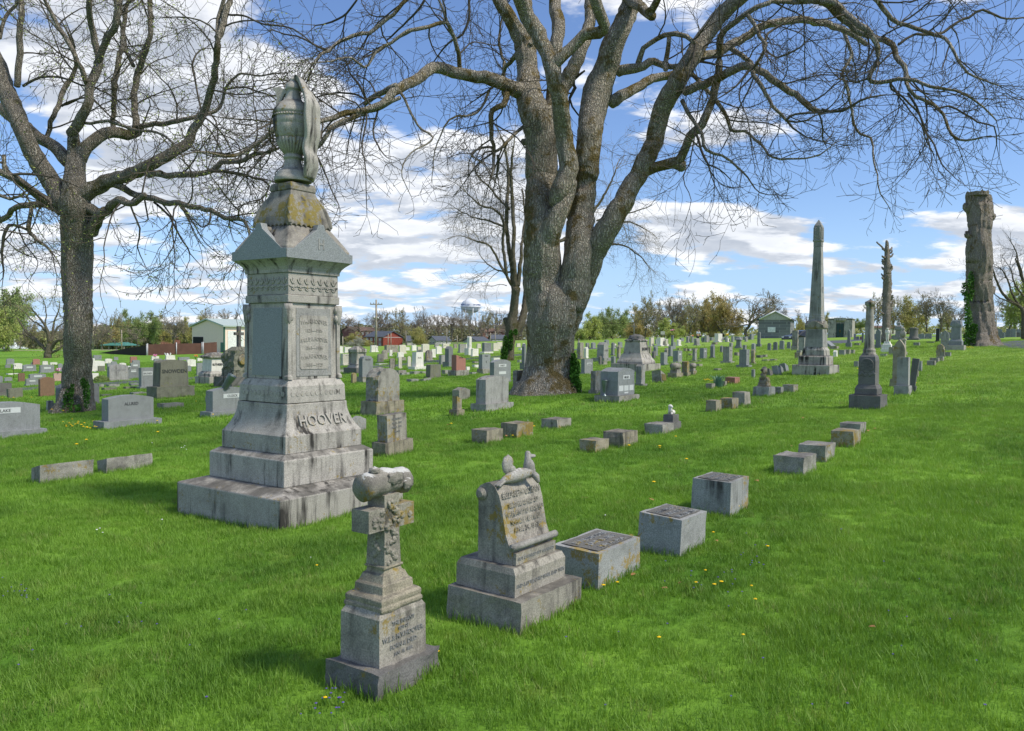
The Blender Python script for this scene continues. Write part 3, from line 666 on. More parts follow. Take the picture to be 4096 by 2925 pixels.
BT.limb('G', [(840, 690, 150), (770, 690, 150), (735, 690, 100)], 0, twig=False, y0=BTp.y-.35); BT.limb('T3', [(395, 868, 60), (432, 885, 66), (440, 905, 44)], 0, twig=False); BT.limb('T2', [(1480, 930, 50), (1452, 925, 40), (1445, 925, 20)], 0, twig=False); BT.limb('T2', [(1510, 290, 40), (1500, 285, 30)], -.3, twig=False)
bt = BT.build('oak_tree', 'huge spreading bare tree with several thick trunks rising from one base', 'tree', (BTp.x, BTp.y, BTp.z-.0), BK['big'], BK['twig'], None, None, .11)

# ------------------------------------------------------------------ the tree on the left
LT = Tree(LTp.y, 2)
LT.limb('L', [(645, 1340, 560), (650, 1260, 420), (668, 1170, 315), (686, 1020, 256), (692, 800, 232), (690, 500, 216), (695, 300, 222), (690, 100, 235), (690, -30, 235)], twig=False, sides=48)
LT.limb('T1', [(505, 1790, 172), (505, 1624, 185), (500, 1450, 190), (488, 1340, 205), (485, 1230, 150), (490, 1130, 125), (492, 1030, 112)], .1, twig=False, sides=40)
left = [
 ('T1', [(492, 1040, 105), (475, 950, 80), (470, 880, 72), (455, 860, 60), (510, 800, 66), (560, 700, 58), (575, 600, 52), (620, 470, 56), (630, 380, 45), (600, 230, 40), (580, 100, 38), (570, 0, 36), (560, -150, 30)], -.5),
 ('T1', [(628, 420, 44), (690, 280, 42), (740, 160, 42), (762, 60, 46), (765, -60, 42)], -.6),
 ('T1', [(562, 545, 34), (530, 440, 34), (490, 350, 30), (430, 230, 30), (350, 120, 26), (290, 0, 22), (240, -90, 18)], -.6),
 ('T1', [(515, 1040, 90), (560, 960, 80), (640, 900, 74), (730, 860, 72), (830, 880, 68), (880, 850, 55), (900, 815, 46)], .5),
 ('T1', [(878, 840, 48), (875, 650, 40), (885, 470, 42), (930, 370, 38), (970, 230, 34), (975, 0, 32), (985, -120, 26)], .5),
 ('T1', [(868, 430, 26), (820, 330, 24), (800, 200, 24), (770, 130, 26), (740, 0, 20)], .3),
 ('T1', [(730, 850, 34), (730, 650, 32), (738, 520, 42), (760, 430, 36), (790, 300, 32), (802, 180, 30), (830, 0, 20)], .6),
 ('T1', [(895, 835, 36), (1000, 800, 34), (1150, 790, 32), (1280, 760, 28), (1400, 720, 24), (1440, 640, 20), (1470, 580, 18), (1550, 490, 15), (1700, 490, 11), (1850, 470, 7)], -1.2),
 ('T1', [(1470, 580, 14), (1600, 570, 13), (1750, 620, 10)], -.3), ('T1', [(1310, 735, 14), (1280, 600, 13), (1250, 460, 14), (1270, 350, 11), (1320, 325, 8)], .5), ('T1', [(550, 800, 20), (700, 795, 22), (800, 820, 20), (900, 850, 18), (1040, 870, 16), (1150, 960, 13), (1200, 1060, 9)], -1),
 ('T1', [(500, 1270, 140), (600, 1230, 104), (720, 1170, 92), (850, 1130, 80), (1000, 1060, 74), (1150, 980, 68), (1220, 920, 62), (1260, 830, 54), (1320, 750, 48), (1380, 550, 44), (1400, 400, 40), (1420, 250, 44), (1470, 80, 42), (1495, -20, 36), (1510, -140, 30)], -1.4),
 ('T1', [(1412, 250, 28), (1410, 170, 27), (1440, 60, 26), (1470, -60, 24)], .3), ('T1', [(1480, 95, 14), (1620, 110, 13), (1750, 160, 12), (1900, 190, 10), (2050, 290, 8)], -1),
 ('T1', [(950, 1128, 42), (1080, 1140, 40), (1220, 1140, 38), (1370, 1100, 36), (1450, 1060, 36), (1560, 1050, 32), (1680, 1000, 28), (1800, 970, 20)], -1.5),
 ('T1', [(1350, 1108, 20), (1500, 1120, 18), (1650, 1145, 16), (1750, 1215, 14), (1700, 1290, 11)], -.8), ('T1', [(1700, 1280, 12), (1720, 1350, 10)], 0),
 ('T1', [(730, 1190, 52), (850, 1245, 42), (940, 1285, 40), (1070, 1320, 38), (1250, 1340, 33), (1360, 1370, 31), (1450, 1420, 28), (1590, 1430, 24), (1620, 1510, 16)], -2),
 ('T1', [(555, 1350, 70), (680, 1380, 60), (780, 1300, 52), (850, 1320, 40), (930, 1265, 34)], -1), ('T1', [(590, 1510, 90), (640, 1420, 70), (690, 1370, 50)], -.5),
 ('T1', [(1000, 1315, 15), (1100, 1410, 14), (1170, 1520, 12), (1230, 1650, 9)], -.5), ('T1', [(850, 1340, 13), (905, 1480, 12), (900, 1600, 8), (930, 1700, 5)], .5), ('T1', [(1180, 1345, 26), (1215, 1400, 18), (1235, 1440, 10)], 0), ('T1', [(940, 1300, 12), (960, 1430, 9), (920, 1450, 6)], 0),
 ('T1', [(420, 1330, 140), (330, 1180, 122), (230, 1030, 112), (170, 900, 104), (120, 780, 104), (65, 650, 112), (30, 540, 96), (10, 420, 60), (-50, 300, 50)], .6),
 ('T1', [(110, 560, 42), (128, 300, 42), (140, 100, 38), (140, -60, 34)], .3), ('T1', [(0, 250, 22), (30, 130, 24), (120, 0, 18)], .5),
 ('T1', [(440, 1050, 84), (350, 950, 76), (250, 900, 72), (190, 850, 66), (60, 745, 66), (-30, 700, 60)], 1.2),
 ('T1', [(305, 910, 30), (350, 750, 32), (430, 560, 32), (490, 430, 24), (480, 300, 18), (430, 180, 12)], .7), ('T1', [(150, 560, 18), (260, 510, 16), (380, 510, 15), (530, 550, 13), (680, 600, 12), (800, 700, 10)], -.6), ('T1', [(400, 690, 15), (470, 650, 13), (580, 640, 12), (700, 740, 10), (870, 850, 10)], -.5),
 ('T1', [(400, 1370, 80), (300, 1310, 62), (200, 1230, 50), (100, 1170, 50), (0, 1120, 45), (-100, 1070, 40)], -1),
 ('T1', [(430, 1390, 56), (330, 1345, 46), (200, 1330, 40), (100, 1360, 35), (-20, 1440, 34)], .6), ('T1', [(215, 1325, 26), (190, 1470, 28), (240, 1560, 22), (330, 1630, 12)], -.6), ('T1', [(190, 1500, 16), (90, 1460, 20), (30, 1500, 22), (10, 1640, 16), (20, 1800, 8)], -.6), ('T1', [(25, 1010, 26), (30, 1100, 30), (60, 1140, 26)], 0),
 ('T1', [(-60, 1240, 24), (60, 1300, 20), (160, 1250, 14)], 0), ('T1', [(1240, 980, 10), (1340, 990, 14), (1460, 1000, 12)], 0),
]
for q in left: LT.limb(q[0], q[1], q[2])
LT.sprout(.30, 95, .22, .08, .28, .35, 3.0, 3, .95)
LT.build('maple_tree', 'tall spreading tree just coming into leaf on the left, ivy round its foot', 'tree', LTp, BK['left'], BK['twig'], LF['spring'], None, .12, .028)

# ------------------------------------------------------------------ the slimmer tree behind the big one
MTp = ground(*F('G', 600, 1345)); MT = Tree(MTp.y, 3)
mid = [
 ('G', [(592, 1380, 110), (600, 1320, 82), (612, 1200, 72), (625, 1080, 88), (640, 980, 64), (650, 880, 58), (655, 820, 66)], 0),
 ('G', [(615, 1100, 44), (592, 1060, 42), (580, 1040, 36)], 0),
 ('G', [(645, 830, 40), (625, 650, 34), (600, 500, 30), (590, 300, 28), (600, 100, 25), (600, -60, 20), (570, -250, 12)], .5),
 ('G', [(655, 820, 38), (640, 600, 30), (640, 400, 28), (630, 200, 26), (620, 0, 22), (640, -200, 12)], -.4),
 ('G', [(668, 800, 36), (690, 650, 28), (700, 500, 20), (720, 300, 16), (700, 100, 12)], .6),
 ('G', [(620, 1170, 70), (700, 1050, 54), (728, 900, 50), (745, 700, 44), (760, 500, 30), (740, 250, 18)], 1.2),
 ('G', [(630, 800, 24), (570, 700, 20), (500, 560, 17), (450, 500, 14), (340, 470, 9), (250, 440, 6)], -1.5), ('G', [(590, 720, 24), (560, 500, 22), (570, 340, 20), (500, 250, 17), (400, 220, 13), (300, 130, 9)], -1),
 ('G', [(610, 250, 18), (520, 150, 15), (430, 60, 12), (360, -20, 8)], 1), ('G', [(620, 700, 14), (520, 690, 11), (430, 620, 8)], 1), ('G', [(585, 380, 18), (460, 330, 14), (330, 300, 9), (220, 240, 6)], 1.6), ('G', [(760, 560, 30), (860, 500, 26), (1080, 460, 24), (1240, 420, 20), (1360, 360, 15), (1480, 340, 11), (1600, 400, 7)], 2.0),
 ('G', [(1000, 470, 30), (1150, 350, 22), (1260, 200, 18), (1330, 80, 14), (1380, -40, 9)], 1.2), ('G', [(1080, 560, 24), (1250, 530, 18), (1400, 500, 13), (1520, 560, 9), (1600, 640, 6)], 1.0), ('G', [(1240, 330, 14), (1380, 280, 12), (1500, 270, 9), (1620, 230, 6)], .8), ('G', [(590, 800, 7), (540, 790, 5), (480, 800, 4), (410, 800, 2)], .4),
]
for q in mid: MT.limb(q[0], q[1], q[2])
MT.sprout(.34, 105, .35, .0, .22, 0, 3.6, 3, .95)
MT.build('elm_tree', 'slim bare tree with ivy on its trunk, half hidden behind the huge tree', 'tree', MTp, BK['mid'], BK['twigl'], None, None, .05)

# ------------------------------------------------------------------ dead trunks on the right
DSp = ground(*F('R', 1895, 632), 70); DS = Tree(DSp.y, 4)
DS.limb('R', [(1905, 700, 480), (1905, 630, 320), (1898, 560, 245), (1888, 450, 215), (1882, 300, 200), (1872, 100, 195), (1862, 26, 192), (1870, -123, 195), (1873, -288, 185), (1877, -421, 182), (1873, -537, 192), (1863, -652, 196), (1858, -709, 192)], twig=False, sides=64, flat=True)
DS.limb('T3', [(2060, 1180, 60), (2095, 1165, 50), (2108, 1150, 26)], twig=False); DS.limb('R', [(1930, 160, 90), (1985, 140, 70), (1998, 110, 40)], twig=False)
DS.limb('T3', [(1985, 1130, 40), (1962, 1110, 34), (1960, 1090, 20)], twig=False); DS.limb('T3', [(1990, 1270, 40), (1968, 1260, 30), (1966, 1245, 20)], twig=False)
e = empty('dead_tree', DSp, 0, 'thick broken dead tree trunk wrapped in ivy on its left side', 'dead tree')
DS.trunk.build('trunk', [BK['dead']], e, .24, DSp)
mb = MB(); q = at(*F('T3', 2023, 1042), DSp.y); rr = 55*.7462*DSp.y/FPX
vs = [(math.cos(.2*k)*rr*(f_+.04*mn.noise(Vector((k*.7, j*2., 0)))), math.sin(.2*k)*rr*(f_), z+(.16*mn.noise(Vector((k*.9, 3, j)))+.1 if j in (1, 2) else 0)) for j, (f_, z) in enumerate(((.98, -.12), (1.0, .02), (.84, .0), (.3, -.15))) for k in range(31)]
mb.add(vs+[(0, 0, -.15)], [(j*31+k, j*31+k+1, j*31+31+k+1, j*31+31+k) for j in range(3) for k in range(30)]+[(j*31+30, j*31, j*31+31, j*31+61) for j in range(3)]+[(93+k, 94+k, 124) for k in range(30)], 0)
sn = mb.build('broken_top', BK['dead'], e); sn.location = q-DSp
# thin dead trunk
TDp = ground(*F('R', 1052, 545), 90); Yd = 62.; TDp = Vector((raydir(*F('R', 1052, 545))[0]*Yd, Yd, terr(raydir(*F('R', 1052, 545))[0]*Yd, Yd)))
TD = Tree(Yd, 5)
TD.limb('R', [(1052, 570, 110), (1050, 540, 80), (1050, 420, 68), (1050, 300, 66), (1056, 180, 70), (1058, 100, 72), (1058, 0, 66)], twig=False, sides=20)
TD.limb('T3', [(1540, 1470, 38), (1540, 1440, 36), (1538, 1360, 26), (1538, 1300, 16), (1538, 1290, 8)], twig=False, sides=20)
TD.limb('T3', [(1535, 1350, 14), (1510, 1325, 10), (1484, 1298, 8)], twig=False)
for k in range(34):
    yy_ = rng.uniform(1340, 1700); sd_ = rng.choice([-1, 1]); fx = 1539; TD.limb('T3', [(fx+sd_*8, yy_, 16), (fx+sd_*22, yy_-6, 12), (fx+sd_*rng.uniform(24, 34), yy_-rng.uniform(8, 22), 6)], rng.uniform(-.3, .3), twig=False, sides=8)
e = empty('dead_tree', TDp, 0, 'slim dead tree trunk covered in broken branch stubs', 'dead tree')
TD.trunk.build('trunk', [BK['dead']], e, .1, TDp); TD.tw.build('stubs', [BK['dead']], e, 0, TDp) if TD.tw.g else None
# bare tree at the right edge
RTx = 47.; RTY = 68.; RT = Tree(RTY, 6)
rt = [('R', [(2268, 560, 44), (2266, 450, 32), (2262, 330, 34), (2230, 280, 30), (2150, 230, 26), (2080, 160, 22), (2030, 60, 18), (1990, -60, 12)], -1), ('R', [(2262, 340, 30), (2290, 250, 28), (2290, 100, 24), (2240, 0, 18), (2200, -150, 12)], 1),
      ('R', [(2240, 290, 22), (2170, 180, 18), (2130, 60, 15), (2080, -40, 10)], .5), ('R', [(2200, 260, 18), (2120, 230, 14), (2040, 200, 10), (1990, 150, 7)], -.5), ('R', [(2280, 200, 18), (2200, 100, 14), (2150, -60, 9)], 0), ('R', [(2270, 60, 18), (2230, -100, 14), (2180, -260, 9)], 0)]
for q in rt: RT.limb(q[0], q[1], q[2])
RT.sprout(.5, 110, .25, .05, .2, 0, 4, 3, .9)
_x = raydir(*F('R', 2268, 545))[0]*RTY
RT.build('elm_tree', 'bare dark tree at the right edge behind the thick dead trunk', 'tree', (_x, RTY, terr(_x, RTY)), BK['mid'], BK['twig'], None, None, .05)

# ------------------------------------------------------------------ ivy
def ivy(label_parent, fr, spots, Yd, org, n, size=.05, off=-.3):
    T = Tubes(); stems = []
    for (x, y, w_, h_) in spots:
        k = int(n*w_*h_/8000)+30
        for _ in range(k):
            a, b = rng.uniform(-1, 1), rng.uniform(-1, 1)
            if a*a+b*b > 1.1: continue
            p = at(*F(fr, x+a*w_/2, y+b*h_/2), Yd+off+rng.normal()*.05); T.leaf.append(np.array(p))
        q = [at(*F(fr, x+math.sin(j*.9+x)*w_*.15, y+h_/2-h_*j/6), Yd+off+.06) for j in range(7)]; stems.append(q)
    for q in stems: T.add(q, [.012]*7, 5)
    return T.build('ivy', [BK['twig'], LF['ivy']], label_parent, 0, org, size)
def child_of(lbl):
    return [o for o in COL.objects if o.get('label', '').startswith(lbl)][0]
ivy(child_of('tall spreading tree'), 'L', [(605, 1130, 90, 230), (770, 1060, 60, 260), (640, 1020, 40, 120), (735, 960, 50, 90), (690, 1180, 60, 60), (560, 1200, 40, 60)], LTp.y, LTp, 170, .035, -.36)
ivy(child_of('huge spreading'), 'M', [(440, 900, 70, 320), (470, 1000, 50, 160), (430, 760, 40, 120), (455, 830, 60, 120)], BTp.y, BTp, 650, .05, -.35)
ivy(child_of('slim bare'), 'C', [(1600, 650, 50, 220), (1650, 580, 40, 180), (1690, 510, 40, 60), (1580, 700, 40, 120)], MTp.y, MTp, 700, .06, -.35)
ivy(child_of('thick broken'), 'R', [(1790, 560, 110, 180), (1780, 420, 70, 220), (1765, 250, 50, 200), (1800, 100, 60, 260), (1740, 130, 50, 120), (1830, 480, 60, 100)], DSp.y, DSp, 170, .09, -.62)
# ------------------------------------------------------------------ fitting a thing's footprint and height to the ground it stands on
TH = R(54.5)
FOOT = []
def fit(fr, u0, u1, vt, vb, r=.35, yaw=TH, Yd=None, ratio_top=1.0):
    a, b = F(fr, u0, vt), F(fr, u1, vb); U0, VT, U1, VB = a[0], a[1], b[0], b[1]
    um = (U0+U1)/2
    if Yd is None: g = ground(um, VB)
    else: x = raydir(um, VB)[0]*Yd; g = Vector((x, Yd, terr(x, Yd)))
    w_ = (U1-U0)*g.y/FPX; c = g.copy(); ca, sa = math.cos(yaw), math.sin(yaw)
    for it in range(9):
        d = r*w_; cs = [(c.x+ca*sx*w_/2-sa*sy*d/2, c.y+sa*sx*w_/2+ca*sy*d/2) for sx in (-1, 1) for sy in (-1, 1)]
        pr = [proj((x, y, terr(x, y) if Yd is None else g.z)) for x, y in cs]; a0, a1 = min(p[0] for p in pr), max(p[0] for p in pr)
        w_ *= ((U1-U0)/(a1-a0))**.9
        dx = ((U0+U1)/2-(a0+a1)/2)*c.y/FPX; c.x += dx
        if Yd is None:
            vmax = max(p[1] for p in pr); g2 = ground(um, VB+(proj((c.x, c.y, terr(c.x, c.y)))[1]-vmax)); k = g2.y/c.y; k = max(.8, min(1.25, k)); c.x *= k; c.y *= k
    c.z = terr(c.x, c.y)
    if Yd is None: h = (EYE+raydir(um, VT)[1]*c.y)-c.z
    else: h = (VB-VT)/FPX*c.y
    if c.y < 30: FOOT.append((c.copy(), w_, r*w_, yaw))
    return c, w_, r*w_, max(.04, h)
HG = 'headstones across the cemetery lawn'; BG = 'low stone block markers set in the grass'
def top_profile(kind, w_, z0, z1, tap=.0):
    a = w_/2; b = a*(1-tap); P_ = []
    if kind == 'flat': P_ = [(b, z1), (-b, z1)]
    elif kind == 'serp':
        s_ = (z1-z0)*.13; P_ = [(b, z1-s_)]+[(b*math.cos(math.pi*i/14), z1-s_+s_*(math.sin(math.pi*i/14)**2)) for i in range(1, 14)]+[(-b, z1-s_)]
    elif kind == 'round':
        s_ = min(a, (z1-z0)*.35); P_ = [(b*math.cos(math.pi*i/16), z1-s_+s_*math.sin(math.pi*i/16)) for i in range(17)]
    elif kind == 'seg':
        s_ = (z1-z0)*.12; P_ = [(b*math.cos(math.pi*i/14), z1-s_+s_*math.sin(math.pi*i/14)) for i in range(15)]
    elif kind == 'peak': P_ = [(b, z1-(z1-z0)*.16), (0, z1), (-b, z1-(z1-z0)*.16)]
    elif kind == 'gothic': P_ = [(b*(1-(i/8)**1.9), z1-(z1-z0)*.28*(1-(i/8))) for i in range(9)]; P_ += [(-x, z) for x, z in P_[-2::-1]]
    elif kind == 'shoulder':
        s_ = (z1-z0)*.12; P_ = [(b, z1-s_), (b*.8, z1-s_), (b*.78, z1-s_*.6)]+[(b*.74*math.cos(math.pi*i/10), z1-s_*.6+s_*.6*math.sin(math.pi*i/10)) for i in range(11)]+[(-b*.78, z1-s_*.6), (-b*.8, z1-s_), (-b, z1-s_)]
    elif kind == 'slope': P_ = [(b, z1-(z1-z0)*.25), (-b, z1)]
    return [(-a, z0), (a, z0)]+P_
_k = [0]
def stonebody(kind, w_, d, z0, z1, mat, rough=False, tap=0., panel=None, text=None, lett='lett', seed=0, thick=1.0, letsize=None, plate='lite'):
    """headstone slab; front face is -y"""
    mb = MB(); mats = [ST[mat], ST[lett], ST[plate]]
    prof = top_profile(kind, w_, z0, z1, tap)
    mb.prism(prof, -d/2, d/2, 0)
    yf = -d/2-.002
    if panel:
        for (cx, cz, pw, ph, tx) in ([panel] if not isinstance(panel[0], tuple) else panel):
            X_, Z_ = cx*w_/2, z0+(z1-z0)*cz; mb.box(X_-pw*w_/2, X_+pw*w_/2, yf-.002, yf+.004, Z_-ph*(z1-z0)/2, Z_+ph*(z1-z0)/2, 2)
            if tx: mb.text(tx, ph*(z1-z0)*.78, (X_, yf-.004, Z_-ph*(z1-z0)*.28), m=1, maxw=pw*w_*.9, ext=.003)
    if text:
        for (tx, cz, sz) in text: mb.text(tx, sz*(z1-z0), (0, yf, z0+(z1-z0)*cz), m=1, maxw=w_*.86, ext=.006)
    return mb, mats
def roughen(o, amp, seed=1, keepfront=True, cuts=4, hw=None):
    me = o.data; bm = bmesh.new(); bm.from_mesh(me)
    big_ = [e for e in bm.edges if e.calc_length() > .12 and all(f.material_index == 0 for f in e.link_faces)]
    bmesh.ops.triangulate(bm, faces=[f for f in bm.faces if len(f.verts) > 4 and f.material_index == 0])
    for _ in range(3):
        es = [e for e in bm.edges if e.calc_length() > .09 and all(f.material_index == 0 for f in e.link_faces)]
        if not es or len(bm.verts) > 6000: break
        bmesh.ops.subdivide_edges(bm, edges=es, cuts=1, use_grid_fill=True)
    ymin = min(v.co.y for v in bm.verts); ymax = max(v.co.y for v in bm.verts)
    for v in bm.verts:
        if any(f.material_index for f in v.link_faces): continue
        if keepfront and (abs(v.co.y-ymin) < .006 or abs(v.co.y-ymax) < .006): continue
        q = v.co*9+Vector((seed*3.3, seed, seed*.7)); v.co += v.normal*amp*(mn.noise(q)*1.5+mn.noise(q*2.3)-.15) if v.normal.length else Vector()
    bm.to_mesh(me); bm.free(); me.update()
def headstone(fr, u0, u1, vt, vb, mat, label, kind='serp', r=.34, bh=.14, bw=.82, yaw=TH, Yd=None, text=None, panel=None, rough=0, tap=0., tilt=(0, 0), basemat=None, lett='lett', thick=.6, name='headstone', cat='headstone', group=HG, plate='lite', rawbase=True):
    c, w_, d, h = fit(fr, u0, u1, vt, vb, r, yaw, Yd); _k[0] += 1; sd_ = _k[0]
    near = c.y < 45
    e = empty(name, c, yaw, label, cat, group, tilt)
    zb = h*bh
    if bh > 0:
        mb = MB()
        if near and rawbase: mb.rock(w_/2, d/2, -.12, zb, min(.014, d*.05), sd_, max(.04, w_/14), 0, .003)
        else: mb.rect([(-.15, w_/2, d/2), (zb*.85, w_/2, d/2), (zb, w_/2*.97, d/2*.95)])
        mb.build('base', [ST[basemat or mat]], e, .006 if near and not rawbase else 0)
    bwid = w_*bw if bh > 0 else w_; bd = d*thick if bh > 0 else d
    mb, mats = stonebody(kind, bwid, bd, zb-(.12 if bh == 0 else 0), h, mat, tap=tap, panel=panel, text=text, lett=lett, plate=plate)
    o = mb.build('slab', mats, e, (.012 if c.y < 30 else .02) if not rough and not text and not panel else 0)
    if rough: roughen(o, rough, sd_)
    elif (text or panel) and c.y < 40: roughen(o, .0, sd_)
    return e
def block(fr, u0, u1, vt, vb, mat, label, r=.66, yaw=TH, Yd=None, amp=.012, tilt=(0, 0), name='grave_marker', top=None, slope=(0, 0), tap=0., group=BG, cat='grave marker', hs=1.0):
    c, w_, d, h = fit(fr, u0, u1, vt, vb, r, yaw, Yd); _k[0] += 1
    # the picture height includes the top face seen from above
    g = raydir(*F(fr, (u0+u1)/2, vt)); yb = c.y+.5*(abs(math.sin(yaw))*w_+abs(math.cos(yaw))*d)*.8
    h = max(.07, (EYE+g[1]*yb)-c.z) if Yd is None else h
    mb = MB(); mb.rock(w_/2, d/2, -.1, h*hs, min(amp, w_*.03), _k[0], max(.035, w_/12), 0, top, slope, tap)
    o = mb.build(name, [ST[mat]]); return tag(o, label, cat, group, c, yaw, tilt)

# ------------------------------------------------------------------ the great urn monument
K = .96; MONX, MONY = -2.34*K, 8.8*K; G0 = -1.75
mon = empty('urn_monument', (MONX, MONY, EYE+G0*K), TH, 'tall stepped grey granite monument topped by a draped stone urn', 'monument')
def zz_(z): return (z-G0)*K
def mrect(p): return [(zz_(z), s*K, s*K) for z, s in p]
def part(name, p, mats='mon', bev=.01, extra=None):
    mb = MB(); mb.rect(mrect(p)); 
    if extra: extra(mb)
    return mb.build(name, [ST[m] for m in (mats if isinstance(mats, list) else [mats])], mon, bev)
part('base', [(-2.0, .834), (-1.525, .834), (-1.468, .63), (-1.468, .5)], bev=.012)
part('plinth', [(-1.469, .603), (-1.205, .603), (-1.16, .53), (-1.16, .4)])
fl = [(-1.161, .514), (-.985, .514)]+[(-.985+.31*s, .514-.113*(1-(1-s)**2.1)) for s in (.0, .1, .2, .3, .42, .55, .7, .85, 1.)][1:]
ob = part('flared_plinth', fl+[(-.668, .3)], bev=.008)
part('ornament_band_block', [(-.669, .392), (-.50, .385), (-.468, .366), (-.43, .345), (-.43, .2)], bev=.005)
part('die', [(-.431, .338), (.35, .322), (.35, .2)], bev=.004)
part('die_ledge', [(.351, .345), (.432, .345), (.432, .2)], bev=.008)
part('frieze', [(.433, .333), (.655, .331), (.655, .2)], bev=.004)
part('cornice', [(.656, .345), (.69, .347), (.72, .36), (.75, .385), (.785, .425), (.80, .435), (.80, .44), (.885, .44), (.885, .3)], bev=.004)
FACES = [((1, 0, 0), (0, -1, 0)), ((0, -1, 0), (-1, 0, 0)), ((0, 1, 0), (1, 0, 0)), ((-1, 0, 0), (0, 1, 0))]   # (right direction, outward normal)
def fpt(face, x, out, z): r_, n_ = FACES[face]; return (r_[0]*x*K+n_[0]*out*K, r_[1]*x*K+n_[1]*out*K, zz_(z))
# raised family name on the flared plinth, following its slope
mb = MB()
mb.text('HOOVER', .175*K, fpt(0, .03, .462, -.90), (1, 0, 0), (0, .045, .12), .020, 0, .63*K, 1.15)
mb.build('raised_name', [ST['mon']], mon, .004)
for fc in range(4):
    mb = MB(); wpan = .235
    vs = [fpt(fc, x, o_, z) for (x, o_, z) in ((-wpan, .3362, -.40), (wpan, .3362, -.40), (wpan*.975, .323, .30), (-wpan*.975, .323, .30))]
    vs2 = [fpt(fc, x, o_+.006, z) for (x, o_, z) in ((-wpan, .3362, -.40), (wpan, .3362, -.40), (wpan*.975, .323, .30), (-wpan*.975, .323, .30))]
    mb.add(vs+vs2, [(4, 5, 6, 7), (0, 1, 5, 4), (1, 2, 6, 5), (2, 3, 7, 6), (3, 0, 4, 7)], 0)
    if fc == 0:
        ins = [(-.19, -.31), (-.17, -.33), (.17, -.33), (.19, -.31), (.188, .20), (.165, .225), (-.165, .225), (-.188, .20)]
        vs = [fpt(0, x, .3362-(z+.4)*.0189+.006, z) for x, z in ins]; vs2 = [fpt(0, x, .3362-(z+.4)*.0189+.0115, z) for x, z in ins]
        mb.add(vs+vs2, [tuple(range(8, 16))]+[(i, (i+1) % 8, 8+(i+1) % 8, 8+i) for i in range(8)], 1)
        for (tx, z, s_, a_) in [('Wm.H.HOOVER', .125, .062, .02), ('1821—1906', .055, .045, 0), ('SALLIE E.HOOVER', -.055, .062, .02), ('1841—1914', -.125, .045, 0), ('Wm.H.HOOVER', -.235, .062, .02), ('1858—1929', -.30, .045, 0)]:
            mb.text(tx, s_*K*1.05, fpt(0, 0, .3362-(z+.4)*.0189+.0115, z), m=1, ext=.009, maxw=.355*K, arc=a_)
        for z in (.025, -.155): mb.box(-.05, .05, -.3362*K-.012+(z+.4)*.018, -.33*K+.01, zz_(z), zz_(z)+.007, 1)
    mb.build('inset_panel', [ST['panel'] if fc != 0 else ST['grey'], ST['mon']], mon, 0)  # front panel: darker border stone paints the shadow round the lighter inscribed plate
    # pilaster brackets at the corners
for cx, cy in ((-1, -1), (1, -1), (-1, 1), (1, 1)):
    mb = MB()
    mb.rect([(zz_(-.42), .022, .022), (zz_(.34), .02, .02)], cx*.327*K, cy*.327*K)
    mb.tube([(cx*.332*K, cy*.332*K, zz_(z)) for z in (.34, .28, .22, .16, .12)], [.04, .046, .034, .03, .01], 10)
    for s_ in (0, 1):
        for zz0 in (.29, .20):
            px, py = (cx*.30*K, cy*.338*K) if s_ else (cx*.338*K, cy*.30*K)
            mb.blob((px, py, zz_(zz0)), (.022, .022, .04), 3, .05, 2, 2)
    mb.rect([(zz_(-.43), .032, .032), (zz_(-.40), .03, .03), (zz_(-.37), .012, .012)], cx*.332*K, cy*.332*K)
    mb.build('corner_bracket', [ST['mon']], mon, 0)
# carved bands
for fc in (0, 1):
    mb = MB()
    for k in range(11):
        x = -.32+.064*k; c_ = Vector(fpt(fc, x, .3885, -.575)); r_, n_ = [Vector(q) for q in FACES[fc]]
        n = 14; vs = []
        for off in (-.002, .0045): vs += [c_+r_*math.cos(6.283*i/n)*.025+Vector((0, 0, 1))*math.sin(6.283*i/n)*.025+n_*off for i in range(n)]
        mb.add(vs, [tuple(range(n, 2*n))]+[(i, (i+1) % n, (i+1) % n+n, i+n) for i in range(n)], 0)
    mb.build('carved_circles', [ST['mon']], mon, 0); mb = MB()
    for k in range(7):
        x = -.27+.09*k
        for (dx, dz, rx, rz, a) in ((0, .03, .010, .036, 0), (-.022, .018, .009, .034, .6), (.022, .018, .009, .034, -.6), (-.028, -.03, .009, .03, 1.4), (.028, -.03, .009, .03, -1.4), (0, -.035, .012, .02, 0), (-.014, -.06, .007, .02, 1.0), (.014, -.06, .007, .02, -1.0)):
            c_ = Vector(fpt(fc, x+dx, .3325, .55+dz)); r_, n_ = [Vector(q) for q in FACES[fc]]; n = 8
            ax, az = r_*math.cos(a)+Vector((0, 0, math.sin(a))), -r_*math.sin(a)+Vector((0, 0, math.cos(a)))
            vs = [c_+ax*math.cos(6.283*i/n)*rx+az*math.sin(6.283*i/n)*rz+n_*.004 for i in range(n)]+[c_+ax*math.cos(6.283*i/n)*rx*.8+az*math.sin(6.283*i/n)*rz*.8+n_*.008 for i in range(n)]
            mb.add(vs, [tuple(range(n, 2*n))]+[(i, (i+1) % n, (i+1) % n+n, i+n) for i in range(n)], 0)
    mb.build('carved_leaves', [ST['mon']], mon, 0)
